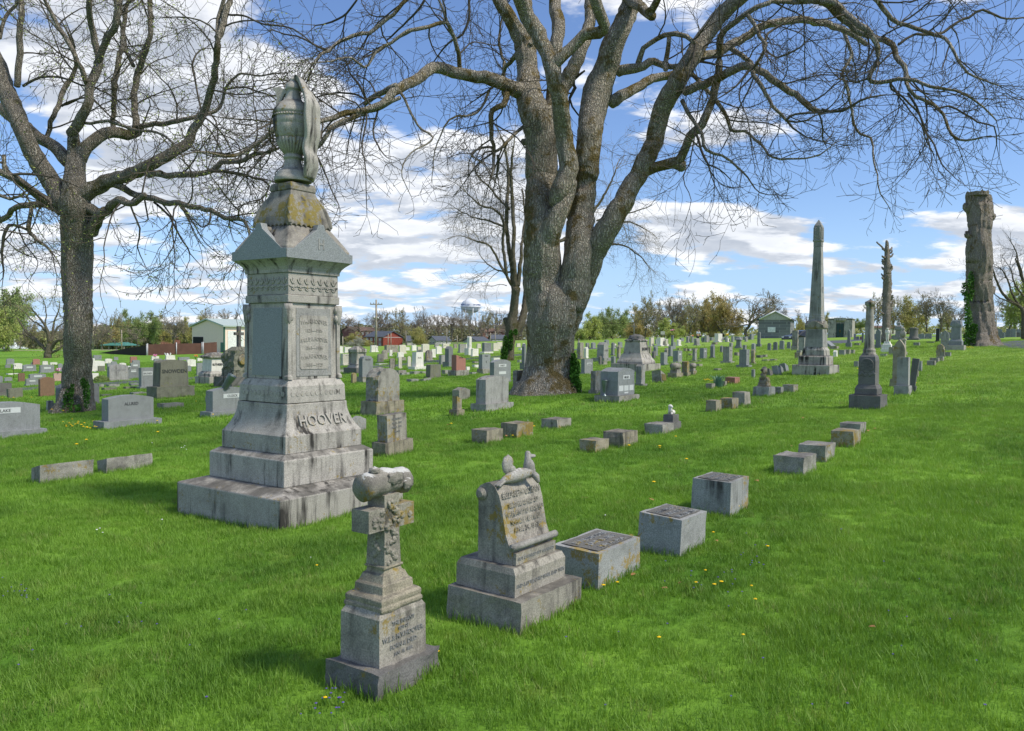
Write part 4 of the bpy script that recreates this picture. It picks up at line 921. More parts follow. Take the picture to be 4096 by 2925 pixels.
# gables with the initial, roof, upper bell roof
for fc in range(4):
    r_, n_ = [Vector(q) for q in FACES[fc]]; mb = MB()
    g = [(-.44, .79), (.44, .79), (.44, .885), (.36, .89), (.06, 1.10), (.035, 1.16), (-.035, 1.16), (-.06, 1.10), (-.36, .89), (-.44, .885)]
    n = len(g); o_, i_ = .4425, .36
    vs = [fpt(fc, x, o_, z) for x, z in g]+[fpt(fc, x*.8, i_, z) for x, z in g]
    mb.add(vs, [tuple(range(n))]+[((i+1) % n, i, i+n, (i+1) % n+n) for i in range(n)], 0)
    # roll at the crest of each gable running back to the roof
    if fc in (0, 3): mb.text('H', .16*K, fpt(fc, 0, .4425, .905), r_, (0, 0, 1), .008, 1, None, .8)
    mb.build('gable', [ST['panel'], ST['grey']], mon, .004); mb = MB(); mb.tube([fpt(fc, 0, .44, 1.10), fpt(fc, 0, .20, 1.10)], .035, 10, 0); mb.build('gable_roll', [ST['monroof']], mon)
part('roof', [(.88, .425), (.91, .42), (.97, .385), (1.05, .335), (1.12, .29), (1.155, .265), (1.155, .1)], 'monroof', .015)
def chamf(mb):
    for cx, cy in ((-1, -1), (1, -1), (-1, 1), (1, 1)):
        mb.tube([(cx*s*K, cy*s*K, zz_(z)) for z, s in ((1.16, .272), (1.22, .262), (1.32, .236), (1.42, .195), (1.50, .15))], [.03, .034, .03, .022, .01], 6, 0)
    for fc in range(4):
        for k in range(9):
            x = -.26+.065*k; vs = [fpt(fc, x-.03, .290, 1.17), fpt(fc, x, .292, 1.135), fpt(fc, x+.03, .290, 1.17), fpt(fc, x-.03, .26, 1.17), fpt(fc, x, .26, 1.14), fpt(fc, x+.03, .26, 1.17)]
            mb.add(vs, [(0, 1, 2), (0, 3, 4, 1), (1, 4, 5, 2)], 0)
part('upper_roof', [(1.13, .24), (1.16, .288), (1.185, .286), (1.25, .272), (1.33, .246), (1.41, .213), (1.48, .178), (1.53, .162), (1.53, .1)], 'monroof', .012, chamf)
part('urn_block', [(1.531, .17), (1.575, .17), (1.61, .16), (1.615, .14)], 'monroof', .008)
def uz(y): return zz_(2.928-.001725*y)
UP = [(745, 112), (738, 114), (722, 112), (712, 104), (702, 101), (688, 95), (678, 80), (662, 62), (640, 54), (620, 50), (608, 49), (606, 58), (598, 60), (588, 57), (583, 48), (572, 54), (540, 75), (510, 90), (492, 98), (486, 97), (484, 101), (470, 106), (440, 112), (410, 118), (406, 116), (402, 119), (385, 120), (372, 121), (368, 118), (340, 118), (338, 121), (322, 119), (318, 116), (308, 115), (304, 110), (285, 98), (268, 80), (258, 64), (250, 54), (225, 46), (200, 40), (190, 40), (186, 48), (176, 48), (170, 46), (160, 44), (146, 36), (138, 26), (132, 20), (124, 21), (116, 18), (108, 6)]
mb = MB(); mb.lathe([(uz(y), r*.001725*K) for y, r in UP], 48)
for k in range(44):
    a = 6.283*k/44; mb.blob((math.cos(a)*.1205*1.725*K, math.sin(a)*.1205*1.725*K, uz(354)), (.013,)*3, 0, 0, 1, 1)
for k in range(26):
    a = 6.283*k/26; mb.tube([(math.cos(a)*r*.001725*K, math.sin(a)*r*.001725*K, uz(y)) for y, r in ((486, 94), (520, 84), (550, 68), (578, 48))], [.020, .017, .013, .007], 6)
urn = mb.build('urn', [ST['mon']], mon)
mb = MB()
hx = Vector((-math.cos(TH), math.sin(TH), 0))            # picture-left in the monument's own axes
hd = Vector((math.cos(TH), -math.sin(TH), 0)); perp = Vector((math.sin(TH), math.cos(TH), 0))
def hp(a, b, y): return hd*(a*.001725*K)+perp*(b*.001725*K)+Vector((0, 0, uz(y)))
def slab(mb, pts, b0, b1):
    n = len(pts); mb.add([hp(x, b0, y) for x, y in pts]+[hp(x, b1, y) for x, y in pts], [tuple(range(n)), tuple(range(2*n-1, n-1, -1))]+[((i+1) % n, i, i+n, (i+1) % n+n) for i in range(n)], 0)
slab(mb, [(-122, 186), (-122, 178), (-85, 170), (-30, 192), (-28, 205), (-52, 215), (-72, 260), (-82, 300), (-108, 312), (-98, 240), (-106, 200)], -16, 16)
mb.build('handle', [ST['mon']], mon, .004)
# drapery: a cloth that hangs from the lid down one side with deep folds
V_, N_u, N_v = [], 22, 40
for j in range(N_v+1):
    s = j/N_v; y = 108+ s*(735-108)
    cxr = np.interp(y, [108, 130, 170, 230, 300, 380, 460, 560, 620, 735], [16, 52, 82, 124, 152, 162, 150, 138, 142, 128])
    hw = np.interp(y, [108, 150, 230, 300, 400, 500, 620, 700, 735], [14, 26, 42, 52, 50, 46, 50, 40, 26])
    for i in range(N_u+1):
        q = i/N_u*2-1; f_ = math.sin(q*7.5+s*3.2)*9*min(1, s*2)+math.sin(q*15+s*9)*3
        ang = q*.78; V_.append(hp((cxr+f_)*math.cos(ang)*(.96+.04*math.cos(s*22)), (cxr*.85+f_)*math.sin(ang)*hw/40+q*hw*.25-20, y+abs(q)*q*30*math.sin(s*9)*.5))
W1 = N_u+1; mb = MB(); fs = [(j*W1+i, j*W1+i+1, (j+1)*W1+i+1, (j+1)*W1+i) for j in range(N_v) for i in range(N_u)]
mb.add(V_, fs, 0, True)
dr = mb.build('drapery', [ST['mon']], mon); so = dr.modifiers.new('solid', 'SOLIDIFY'); so.thickness = .05; so.offset = 0
ss = dr.modifiers.new('sub', 'SUBSURF'); ss.levels = ss.render_levels = 1

# ------------------------------------------------------------------ small cross monument in the foreground
c, w_, d, h = fit('K', 75, 755, 160, 1550, .80)
cr = empty('cross_monument', c, TH, 'small lichen covered stone cross with a stone scroll lying on top, nearest the camera', 'grave monument', None, (0, R(-.6)))
def zk(y, Yc=None):
    v = F('K', 0, y)[1]; return EYE+raydir(1507, v)[1]*(Yc or c.y)-c.z
mb = MB(); mb.rock(w_/2*1.02, d/2*1.02, -.1, .122, .018, 5, .035, 0, .012); mb.build('base', [ST['dark']], cr)
mb = MB(); W2, D2 = w_*.375, w_*.30
mb.rect([(.10, W2, D2), (.345, W2*.985, D2*.985), (.375, W2*.86, D2*.86), (.375, W2*.4, D2*.4)])
yf = -D2-.001
for tx, z, s_ in (('THE INFANT', .30, .027), ('SON OF', .272, .020), ('W.L.& M.V.HOOVER.', .232, .033), ('BORN & DIED', .19, .030), ('JAN. 18, 1889.', .155, .022)):
    mb.text(tx, s_, (0, yf, z), m=1, maxw=W2*1.75, ext=.004)
mb.build('inscribed_block', [ST['lime'], ST['lettp']], cr, .006)
mb = MB()
mb.rect([(0.365, w_*.315, w_*.28), (0.378, w_*.33, w_*.292), (0.392, w_*.33, w_*.292), (0.398, w_*.315, w_*.28), (0.410, w_*.322, w_*.285), (0.425, w_*.322, w_*.285), (0.435, w_*.30, w_*.265), (0.440, w_*.245, w_*.225), (0.480, w_*.235, w_*.215), (0.489, w_*.205, w_*.19), (0.499, w_*.195, w_*.182), (0.522, w_*.175, w_*.165), (0.532, w_*.145, w_*.145), (0.546, w_*.138, w_*.138), (0.549, w_*.158, w_*.158), (0.562, w_*.158, w_*.158), (0.565, w_*.13, w_*.13)])
o = mb.build('moulded_pedestal', [ST['limel']], cr, .004); roughen(o, .004, 3, False)
mb = MB(); a, b_ = w_*.125, w_*.135
mb.rect([(.558, a*1.06, b_*1.06), (.70, a*.95, b_*.98), (.90, a*.95, b_*.98)])
mb.rect([(.735, w_*.36, b_*.98), (.842, w_*.36, b_*.98)])
rg = random.Random(4)      # carved lilies and leaves climbing the shaft
for k in range(34):
    z = .575+k*.0088; x = math.sin(k*.55)*a*.62+(z-.74)*.15; mb.blob((x+rg.uniform(-.012, .012), -b_*1.0, z), (rg.uniform(.010, .022), .012, rg.uniform(.010, .02)), k, .25, 2, 2)
for k in range(12): mb.blob((rg.uniform(-.3, .3)*w_, -b_*.98, rg.uniform(.755, .825)), (.016, .008, .014), k, .3, 2, 2)
for k in range(12): z = .575+k*.013; mb.blob((-a*1.0, math.sin(k)*.02, z), (.011, .016, .016), k+9, .3, 2, 2)
ST['crossm'] = stone('orange_lichened_cross', (.28, .26, .21), .2, .6, .6, .62, .35, .6, .3, lc=(.30, .19, .04))
o = mb.build('cross', [ST['crossm']], cr, .005)
mb = MB(); zs = .955; rr = .064
pts = [Vector((-w_*.33+i*w_*.66/10, .0, zs-.012*abs(i-5)/5)) for i in range(11)]
n = 22; vs = []; fs = []
for i, p in enumerate(pts):
    for k in range(n):
        q = 6.283*k/n; r_ = rr*(1.0-.10*(i in (7, 8))+.10*mn.noise(Vector((i*.8, math.cos(q)*1.9, math.sin(q)*1.9)))+.08*mn.noise(Vector((i*2.1, math.cos(q)*5, math.sin(q)*5)))); vs.append((p.x, p.y+math.cos(q)*r_, p.z+math.sin(q)*r_*(1.0)))
for i in range(10):
    for k in range(n): fs.append((i*n+k, i*n+(k+1) % n, (i+1)*n+(k+1) % n, (i+1)*n+k))
fs += [tuple(range(n-1, -1, -1)), tuple(range(10*n, 11*n))]
mb.add(vs, fs, 0, True)
mb.blob((-w_*.16, -.01, zs+rr*.95), (.03, .026, .018), 2, .2); mb.blob((w_*.24, -.058, zs-.02), (.03, .016, .03), 7, .2); mb.blob((w_*.05, -.058, zs+.02), (.05, .014, .035), 4, .2)
mb.blob((-w_*.02, 0, .90), (.05, .045, .025), 6, .2)
ST['scroll'] = stone('snowy_lichened_scroll', (.27, .25, .21), .2, .6, .0, .62, .42, .7, .0, lc=(.34, .19, .03), wnz=.22)
mb.build('scroll', [ST['scroll']], cr)

ST['dove'] = stone('pale_lichened_carving', (.34, .325, .29), .18, .5, .3, .2, .4, .5, .2)
# ------------------------------------------------------------------ scroll-shaped child's stone with dove
c, w_, d, h = fit('K', 790, 1583, 240, 1145, .84)
sm_ = empty('scroll_monument', c, TH, 'slanted scroll shaped stone with carved dove perched on its top', 'grave monument', None, (R(1.0), 0))
mb = MB(); mb.rock(w_/2, d/2, -.1, .175, .010, 8, .05, 0, .004); mb.build('base', [ST['lime']], sm_)
W2, D2 = w_*.42, w_*.335
mb = MB(); mb.rect([(.175, W2, D2), (.30, W2, D2), (.335, W2*.96, D2*.90), (.335, W2*.5, D2*.5)], 0, .03)
mb.text('AND A LITTLE CHILD SHALL LEAD THEM', .030, (0, .03-D2-.001, .225), m=1, maxw=W2*1.9, ext=.005); mb.build('lower_step', [ST['lime'], ST['lettp']], sm_, .004)
mb = MB(); bw_ = w_*.335
yF = .03-D2*.72
prof = [(yF, .335), (yF, .40), (yF+.012, .425), (yF+.03, .45), (yF+.05, .50), (yF+.068, .58), (yF+.085, .66), (yF+.105, .72), (yF+.135, .765), (yF+.17, .785), (yF+.205, .78), (yF+.24, .762), (yF+.262, .735), (yF+.265, .70), (yF+.25, .675), (yF+.245, .335)]
mb.prism(prof, -bw_, bw_, 0, None, 'x', False)
for sx in (-1, 1):
    mb.lathe([(0, .038), (.012, .036), (.014, .02), (.024, .018)], 18, 0, 0, 0, True, Matrix.Translation((sx*bw_, yF+.225, .715)) @ Matrix.Rotation(R(90*sx), 4, 'Y'))
A = Vector((0, yF+.046, .49)); B_ = Vector((0, yF+.100, .715)); upd = (B_-A).normalized(); nn = Vector((1, 0, 0)).cross(upd)
for tx, tt, s_ in (('ELIZABETH LOGAN', .93, .050), ('BELOVED CHILD OF', .70, .034), ('W.H.& MATTIE HOOVER', .50, .034), ('MARCH 18, 1890.', .28, .040), ('APRIL 24, 1893.', .05, .040)):
    mb.text(tx, s_, A+(B_-A)*tt+nn*.0+Vector((0, -.004-.012*math.sin(tt*3.14), 0)), (1, 0, 0), upd, .003, 0, bw_*1.8)
o = mb.build('scroll_tablet', [ST['lime']], sm_, 0)
mb = MB(); mb.tube([(-bw_*1.08, yF-.006, .44), (-bw_*.3, yF-.01, .442), (bw_*1.08, yF-.006, .44)], .021, 14); mb.tube([(-bw_*1.1, yF-.006, .44), (bw_*1.1, yF-.006, .44)], .008, 8, 0)
mb.build('rolled_edge', [ST['dove']], sm_)
mb = MB(); mb.box(-bw_*.98, bw_*.98, yF-.022, yF-.001, .338, .405); mb.text('NOT CHANGED BUT GLORIFIED.', .026, (0, yF-.023, .362), m=1, maxw=bw_*1.8, ext=.004); mb.build('motto_strip', [ST['lime'], ST['lettp']], sm_, .003)
mb = MB(); T0 = Vector((-.01, yF+.13, .79))
mb.tube([T0+Vector(q) for q in ((.12, -.05, .045), (.085, -.035, .03), (.03, -.01, .02), (-.04, 0, .012), (-.1, .01, .0), (-.14, .015, -.012))], [.012, .026, .040, .036, .022, .010], 12)
mb.tube([T0+Vector(q) for q in ((.10, -.04, .03), (.12, -.065, .0), (.115, -.085, -.03))], [.02, .021, .010], 10)
def wing(base, tip, width, sw):
    base, tip = Vector(base), Vector(tip); vs = []; fs = []; n = 7; ax = tip-base; side = Vector(sw)
    for i in range(n):
        t_ = i/(n-1); wd = width*math.sin(math.pi*(.18+.75*t_)); c_ = base+ax*t_+side*(.25*t_*t_)*width*2
        th = .010*(1-t_*.6)
        nrm = ax.cross(side).normalized()
        vs += [c_-side*wd+nrm*th*.2, c_+nrm*th, c_+side*wd+nrm*th*.2, c_-nrm*th]
    for i in range(n-1):
        for k in range(4): a, b = i*4+k, i*4+(k+1) % 4; fs.append((a, b, b+4, a+4))
    fs += [(3, 2, 1, 0), (4*n-4, 4*n-3, 4*n-2, 4*n-1)]; mb.add([T0+v for v in vs], fs, 0, True)
for (c_, r_) in (((-.058, .02, .085), (.050, .020, .056)), ((-.03, .01, .05), (.03, .022, .03)), ((.128, -.012, .118), (.045, .026, .013)), ((.10, -.03, .05), (.032, .03, .055))): mb.blob(T0+Vector(c_), r_, 3, .07, 2.5, 3)
mb.tube([T0+Vector(q) for q in ((.09, -.025, .03), (.094, -.02, .08), (.10, -.014, .11), (.103, -.01, .14), (.104, -.01, .152))], [.032, .026, .019, .017, .009], 12)
for k in range(3): mb.tube([T0+Vector((-.09, .01, 0)), T0+Vector((-.19, .0+.02*(k-1), -.02))], [.012, .008], 6)
mb.build('dove', [ST['dove']], sm_)

# ------------------------------------------------------------------ three near inscribed cubes
def cube_marker(u0, u1, vt, vb, r, hz, label, lines, tiltx):
    c, w_, d, h = fit('B', u0, u1, vt, vb, r); 
    mb = MB(); mb.rect([(-.1, w_/2*1.03, d/2*1.03), (hz, w_/2, d/2), ]); 
    iw, idp = w_/2*.84, d/2*.80
    mb.rect([(hz+.003, iw, idp), (hz+.006, iw, idp)], m=1)
    for k, (tx, sz) in enumerate(lines):
        y = idp*(.45-.62*k)-sz*.3
        mb.text(tx, sz, (0, y, hz+.006), (1, 0, 0), (0, 1, 0), .010, 2, iw*1.8)
    o = mb.build('inscribed_marker', [ST['cube'], ST['recess'], ST['cube']]); roughen(o, .0035, len(lines[0][0])+int(u0), False); tag(o, label, 'grave marker', BG, c, TH, tiltx)
    b = o.modifiers.new('b', 'BEVEL'); b.width = .006; b.segments = 2; b.limit_method = 'ANGLE'; b.angle_limit = R(60)
    return o
ST['cube'] = stone('grey_marker_granite', (.31, .315, .30), .2, .3, 1.1, .42, .05, .2, .2, lc=(.36, .22, .04))
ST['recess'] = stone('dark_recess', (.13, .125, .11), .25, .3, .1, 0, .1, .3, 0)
cube_marker(130, 945, 940, 1445, .60, .235, 'long low block marker right beside the dove stone, dark lettered top', [('JENNIE L.HOOVER', .075), ('JUNE 15, 1851', .06), ('MAY 4, 1914.', .06)], (R(1.5), 0))
cube_marker(925, 1547, 628, 1118, .74, .27, 'middle of the three near lettered block markers, dandelions at its right corner', [('Wm H.HOOVER', .075), ('AUG. 17, 1821,', .06), ('NOV. 20, 1906.', .06)], (R(3), R(1)))
cube_marker(1428, 1950, 338, 748, .80, .30, 'square upright block marker with black stain on its left side', [('Wm H.HOOVER', .07), ('FEB. 5, 1858', .06), ('MAY 1, 1929', .06)], (R(1), 0))

# ------------------------------------------------------------------ column monument
c, w_, d, h = fit('R', 715, 1058, 215, 1203, .9); sc_ = c.y/FPX*.4507
col = empty('column_monument', c, TH, 'round grey stone column on square inscribed pedestal with circular plaque', 'monument', None, (0, R(-.8)))
def zr(y): return EYE+raydir(*F('R', 890, y))[1]*c.y-c.z
W2, D2 = w_/2, d/2
mb = MB(); mb.rock(W2, D2, -.1, zr(1062), .008, 12, .08, 0, .003); mb.build('base', [ST['dark']], col)
mb = MB(); mb.rect([(zr(1060), W2*.70, D2*.72), (zr(1005), W2*.70, D2*.72), (zr(990), W2*.64, D2*.66), (zr(972), W2*.58, D2*.6)]); mb.build('plinth', [ST['dark']], col, .012)
mb = MB(); mb.rect([(zr(972), W2*.52, D2*.54), (zr(760), W2*.53, D2*.54), (zr(725), W2*.49, D2*.5), (zr(705), W2*.38, D2*.4)])
n = 28; rx = D2*.46; cz = zr(800); cz2 = cz; xo = -W2*.53
vs = [(xo-.004, math.cos(6.283*i/n)*rx, cz+math.sin(6.283*i/n)*rx*1.05) for i in range(n)]+[(xo-.014, math.cos(6.283*i/n)*rx*.96, cz+math.sin(6.283*i/n)*rx*.96*1.05) for i in range(n)]
mb.add(vs, [tuple(range(2*n-1, n-1, -1))]+[((i+1) % n, i, i+n, (i+1) % n+n) for i in range(n)], 0)
for k, tx in enumerate(('AMELIA', 'WIFE OF', 'G.W.PHILLIPS', 'BORN', 'NOV.10, 1826,', 'DIED', 'MAY 16, 1886')):
    mb.text(tx, .038, (xo-.014, 0, cz+rx*.66-k*rx*.235), (0, -1, 0), (0, 0, 1), .004, 1, rx*1.7*math.sqrt(1-(.75-.25*k)**2))
for k in range(12):
    mb.blob((xo, (k/11-.5)*rx*2.0, cz-rx*1.25+.025*math.sin(k*1.6)), (.012, .03, .03), k, .2, 2, 2)
mb.build('inscribed_die', [ST['dark'], ST['lett']], col, .01)
rc = D2*.30
mb = MB(); mb.lathe([(zr(715), rc*1.5), (zr(700), rc*1.52), (zr(693), rc*1.38), (zr(680), rc*1.30), (zr(672), rc*1.36), (zr(662), rc*1.34), (zr(655), rc*1.12), (zr(640), rc*1.08), (zr(290), rc*.80), (zr(275), rc*.80), (zr(270), rc*1.02), (zr(262), rc*1.08), (zr(250), rc*1.10), (zr(243), rc*1.12), (zr(236), rc*.86), (zr(228), rc*.5), (zr(222), rc*.14), (zr(213), rc*.12)], 32); mb.build('column', [ST['lime']], col)

# ------------------------------------------------------------------ obelisk
c, w_, d, h = fit('R', 210, 632, 0, 893, 1.0)
obl = empty('obelisk_monument', c, TH, 'tall grey granite obelisk on a stepped stained base, the tallest stone on the right', 'monument')
def zo(fr, y): return EYE+raydir(*F(fr, 400 if fr == 'R' else 1180, y))[1]*c.y-c.z
W2 = w_/2; S_ = lambda px: W2*px/211.
mb = MB(); mb.rect([(-.2, W2, W2), (zo('R', 797), W2, W2)]); mb.build('base', [ST['mon']], obl, .02)
mb = MB(); mb.rect([(zo('R', 797), S_(157), S_(157)), (zo('R', 725), S_(157), S_(157)), (zo('R', 716), S_(140), S_(140))]); mb.build('plinth', [ST['mon']], obl, .015)
mb = MB(); mb.rect([(zo('R', 716), S_(125), S_(125)), (zo('R', 668), S_(122), S_(122)), (zo('R', 640), S_(101), S_(101)), ]); mb.build('upper_plinth', [ST['mon']], obl, .015)
mb = MB(); mb.rect([(zo('R', 640), S_(101), S_(101)), (zo('R', 480), S_(93), S_(93))])
for k in range(9): mb.text('MARY WIFE OF J.COOK'[k:k+14], .11, (-S_(97)-.001, 0, zo('R', 500+k*14)), (0, -1, 0), (0, 0, 1), .004, 1, S_(130)) if k < 6 else None
mb.build('die', [ST['grey'], ST['lettp']], obl, .01)
mb = MB()
mb.rect([(zo('R', 482), S_(95), S_(95)), (zo('R', 468), S_(104), S_(104)), (zo('R', 455), S_(104), S_(104)), (zo('R', 412), S_(78), S_(78))])
for (r_, n_) in FACES:
    r_, n_ = Vector(r_), Vector(n_); a = S_(106); zt, zb_ = zo('R', 414), zo('R', 455)
    g = [(-a, zb_-.06), (a, zb_-.06), (a, zb_+.03), (a*.15, zt+.02), (-a*.15, zt+.02), (-a, zb_+.03)]; n = 6
    vs = [r_*x+n_*a+Vector((0, 0, z)) for x, z in g]+[r_*x+n_*S_(70)+Vector((0, 0, z)) for x, z in g]
    mb.add(vs, [tuple(range(n))]+[((i+1) % n, i, i+n, (i+1) % n+n) for i in range(n)], 0)
mb.build('pediment_cap', [ST['lime']], obl, .01)
mb = MB(); mb.rect([(zo('R', 415), S_(78), S_(78)), (zo('R', 385), S_(72), S_(72)), (zo('R', 380), S_(76), S_(76)), (zo('R', 370), S_(70), S_(70)), (zo('R', 355), S_(70), S_(70)), (zo('R', 350), S_(68), S_(68)), (zo('T3', 1325), S_(43), S_(43))])
mb.text('C', .3, (0, -S_(62), zo('R', 160)), m=1, ext=.004); mb.build('shaft', [ST['grey'], ST['lettp']], obl, .012)
mb = MB(); mb.rect([(zo('T3', 1325), S_(44), S_(44)), (zo('T3', 1300), S_(44), S_(44)), (zo('T3', 1296), S_(50), S_(50)), (zo('T3', 1288), S_(50), S_(50)), (zo('T3', 1284), S_(45), S_(45)), (zo('T3', 1212), S_(42), S_(42)), (zo('T3', 1178), S_(2), S_(2))])
for fc, (r_, n_) in enumerate(FACES):
    for x in (-.55, .55): a = S_(43); mb.tube([Vector(r_)*x*a+Vector(n_)*a*1.0+Vector((0, 0, zo('T3', y))) for y in (1285, 1220)], [.03, .028], 6)
mb.build('pointed_cap', [ST['grey']], obl, .008)
# ------------------------------------------------------------------ headstones and markers, read off the photograph one by one
H_ = headstone; B = block
TH2 = TH-R(90)
# near left
H_('L', -330, 420, 1128, 1490, 'gran', 'big grey headstone cut by the left edge of the photo, white name plate on it', 'serp', .36, .20, .86, text=None, panel=(-.16, .72, .52, .19, 'BLAKE'))
H_('L', 825, 1437, 1065, 1378, 'gran', 'wide blue grey headstone with curved top and engraved name, just right of the left tree', 'serp', .34, .22, .78, text=[('ALLRED', .60, .17)])
H_('L', 1773, 2290, 995, 1272, 'gran', 'blue grey headstone with name plate, half hidden by the left side of the urn monument', 'serp', .34, .18, .84, panel=(-.02, .64, .46, .18, 'CUZICK'))
H_('L', 1300, 1727, 752, 1103, 'moss', 'massive greenish weathered headstone with raised name on a tall base', 'seg', .44, .30, .76, text=[('SNOWDEN', .50, .20)], lett='black', rough=.004, thick=.7, tap=.06)
H_('L', 1205, 1420, 823, 1018, 'gran', 'dark grey headstone hidden behind the massive greenish one', 'flat', .4, .12, .8, panel=(-.2, .70, .6, .2, 'BRUNER'))
H_('L', 925, 1165, 793, 950, 'grey', 'pale grey headstone with carved corner ornaments and wide name across its middle', 'serp', .3, .12, .82, text=[('CRAWFORD', .55, .17)], lett='lettp')
H_('L', 330, 497, 905, 1085, 'brown', 'polished brown granite headstone left of the left tree', 'serp', .45, .05, .93)
H_('L', 470, 905, 940, 1175, 'grand', 'large rounded stone showing on both sides of the left tree trunk', 'round', .4, .10, .95, text=[('MARTIN', .62, .10)])
B('L', 410, 478, 1115, 1215, 'grey', 'small grey block peeping out left of the left tree foot', .9)
H_('L', 60, 205, 1005, 1100, 'moss', 'low mossy slab left of the brown granite headstone', 'flat', .3, 0, 1, tilt=(0, R(-2)))
H_('L', -90, 118, 960, 1090, 'dark', 'dark low stone cut by the left edge, in front of the road', 'flat', .6, .35, .95)
H_('L', 155, 225, 870, 950, 'brown', 'small brown headstone beyond the road, left of the left tree', 'seg', .4, .06, .95)
H_('L', 240, 420, 877, 930, 'gran', 'low grey headstone with name plate directly behind another, beyond the road', 'serp', .3, .1, .9, panel=(0, .5, .5, .3, ''))
H_('L', 215, 350, 918, 985, 'gran', 'low wide grey headstone at the far edge of the road left of the tree', 'serp', .3, .2, .9, panel=(0, .55, .5, .25, ''))
for a in [
 (188, 330, 795, 860, 'gran', 'pale headstone with curved top, left of the one with three plates'), (338, 492, 797, 875, 'gran', 'wide grey headstone with three pale plates left of the left tree'),
 (48, 133, 742, 795, 'gran', 'grey headstone farthest to the left at the foot of the grass bank'), (108, 205, 783, 840, 'white', 'pale headstone beside a garden hook, far left'),
 (283, 360, 745, 800, 'red', 'red granite headstone at the foot of the grass bank'), (370, 430, 765, 798, 'white', 'small leaning white stone right of the red granite one on the far left'),
 (435, 515, 775, 802, 'white', 'flat pale headstone just left of the left tree trunk, far row'), (40, 100, 797, 828, 'grand', 'low dark grey stone in front of the far left pair'),
 (-40, 30, 897, 960, 'gran', 'grey headstone cut by the left edge beyond the road'), (30, 115, 908, 948, 'gran', 'low grey slant stone at the left edge beyond the road'),
 (268, 338, 775, 800, 'gran', 'small grey stone in front of the red granite headstone'), (465, 560, 870, 945, 'pink', 'pink granite headstone with a vase of flowers, left of the left tree'),
 (510, 560, 785, 860, 'gran', 'grey headstone mostly hidden by the left tree trunk')]:
    H_('L', a[0], a[1], a[2], a[3], a[4], a[5], 'serp', .3, .12, .9, panel=(0, .55, .5, .25, '') if 'plate' in a[5] else None)
B('L', 50, 185, 872, 888, 'white', 'long flat pale stone lying beyond the road on the far left', .5)
# between the left tree and the urn monument
for a in [
 (785, 845, 738, 778, 'white', 'small white headstone right against the left tree trunk, far row', 'serp'), (818, 908, 712, 755, 'gran', 'grey headstone at the low end of the dark sloping fence', 'flat'),
 (783, 942, 760, 862, 'white', 'big pale headstone behind the left tree trunk', 'seg'), (862, 935, 808, 862, 'moss', 'small dark green headstone left of the one with corner ornaments', 'flat'),
 (922, 1002, 743, 790, 'white', 'white headstone in the far row between the tree and the dark fence', 'serp'), (1005, 1053, 728, 758, 'gran', 'small grey headstone against the dark sloping fence', 'seg'),
 (1147, 1222, 725, 782, 'red', 'red granite headstone in front of the brown fence', 'flat'), (1165, 1248, 756, 800, 'gran', 'grey headstone just in front of the red one by the brown fence', 'seg'),
 (1146, 1250, 778, 850, 'gran', 'grey headstone with wide plate behind the massive greenish one', 'serp'), (980, 1042, 767, 800, 'gran', 'small grey headstone above the name carved wide stone', 'serp'),
 (938, 1052, 785, 815, 'gran', 'low grey headstone behind the wide pale one, left half showing', 'flat'), (1050, 1125, 780, 835, 'white', 'pale headstone behind the wide pale one, right half showing', 'serp'),
 (1120, 1240, 812, 925, 'grand', 'dark grey headstone with name plate between the wide pale one and the greenish one', 'serp'), (786, 882, 872, 942, 'white', 'long low white stone right of the left tree before the road', 'flat'),
 (1335, 1418, 722, 757, 'white', 'white headstone with pink flowers on top by the brown fence', 'flat'), (1458, 1562, 712, 754, 'white', 'wide white headstone with stepped top by the brown fence', 'shoulder'),
 (1356, 1442, 742, 768, 'gran', 'grey headstone above the left shoulder of the massive greenish one', 'serp'), (1568, 1692, 730, 758, 'gran', 'wide low grey headstone by the brown fence', 'flat'),
 (1646, 1746, 748, 820, 'white', 'pale headstone with curved top right of the massive greenish one', 'serp'), (1736, 1822, 780, 895, 'gran', 'grey headstone left of the roofed pedestal monument', 'flat'),
 (1656, 1702, 805, 862, 'gran', 'narrow grey headstone tucked between two pale ones near the greenish stone', 'serp'), (1745, 1800, 738, 770, 'white', 'small white headstone with orange flowers by the end of the brown fence', 'flat')]:
    H_('L', a[0], a[1], a[2], a[3], a[4], a[5], a[6], .3, .12, .9, panel=(0, .6, .5, .22, '') if 'plate' in a[5] else None, text=[('KENDALL', .6, .14)] if 'dark grey headstone with name' in a[5] else None)
for a in [(870, 922, 970, 1003, 'grey', 'small block at the right foot of the left tree beyond the grass'), (900, 1037, 998, 1030, 'moss', 'low dark block nearest the road right of the left tree'), (942, 1065, 967, 998, 'grey', 'low grey block just behind the dark one near the road'),
          (1092, 1205, 990, 1018, 'moss', 'low mossy block left of the dark grey headstone base'), (1143, 1240, 962, 992, 'grand', 'low dark block against the road before the dark headstone'), (1150, 1300, 1038, 1066, 'grey', 'low block hidden behind the curved top of the engraved blue grey stone'),
          (888, 992, 1062, 1084, 'dark', 'thin dark flat stone right beside the rounded stone behind the left tree'), (1395, 1628, 1130, 1193, 'rough', 'wide flat rock faced marker between two blue grey headstones'), (1822, 1850, 1075, 1140, 'grey', 'narrow stone edge behind the half hidden name plate headstone')]:
    B('L', a[0], a[1], a[2], a[3], a[4], a[5], .5)
B('D', 70, 208, 1023, 1077, 'rough', 'long rough block in the grass at the left, nearer of the pair', .35, slope=(.0, -.25)); B('D', 216, 338, 1009, 1053, 'rough', 'long rough block in the grass, right hand one of the pair before the urn monument', .35, slope=(0, -.25))
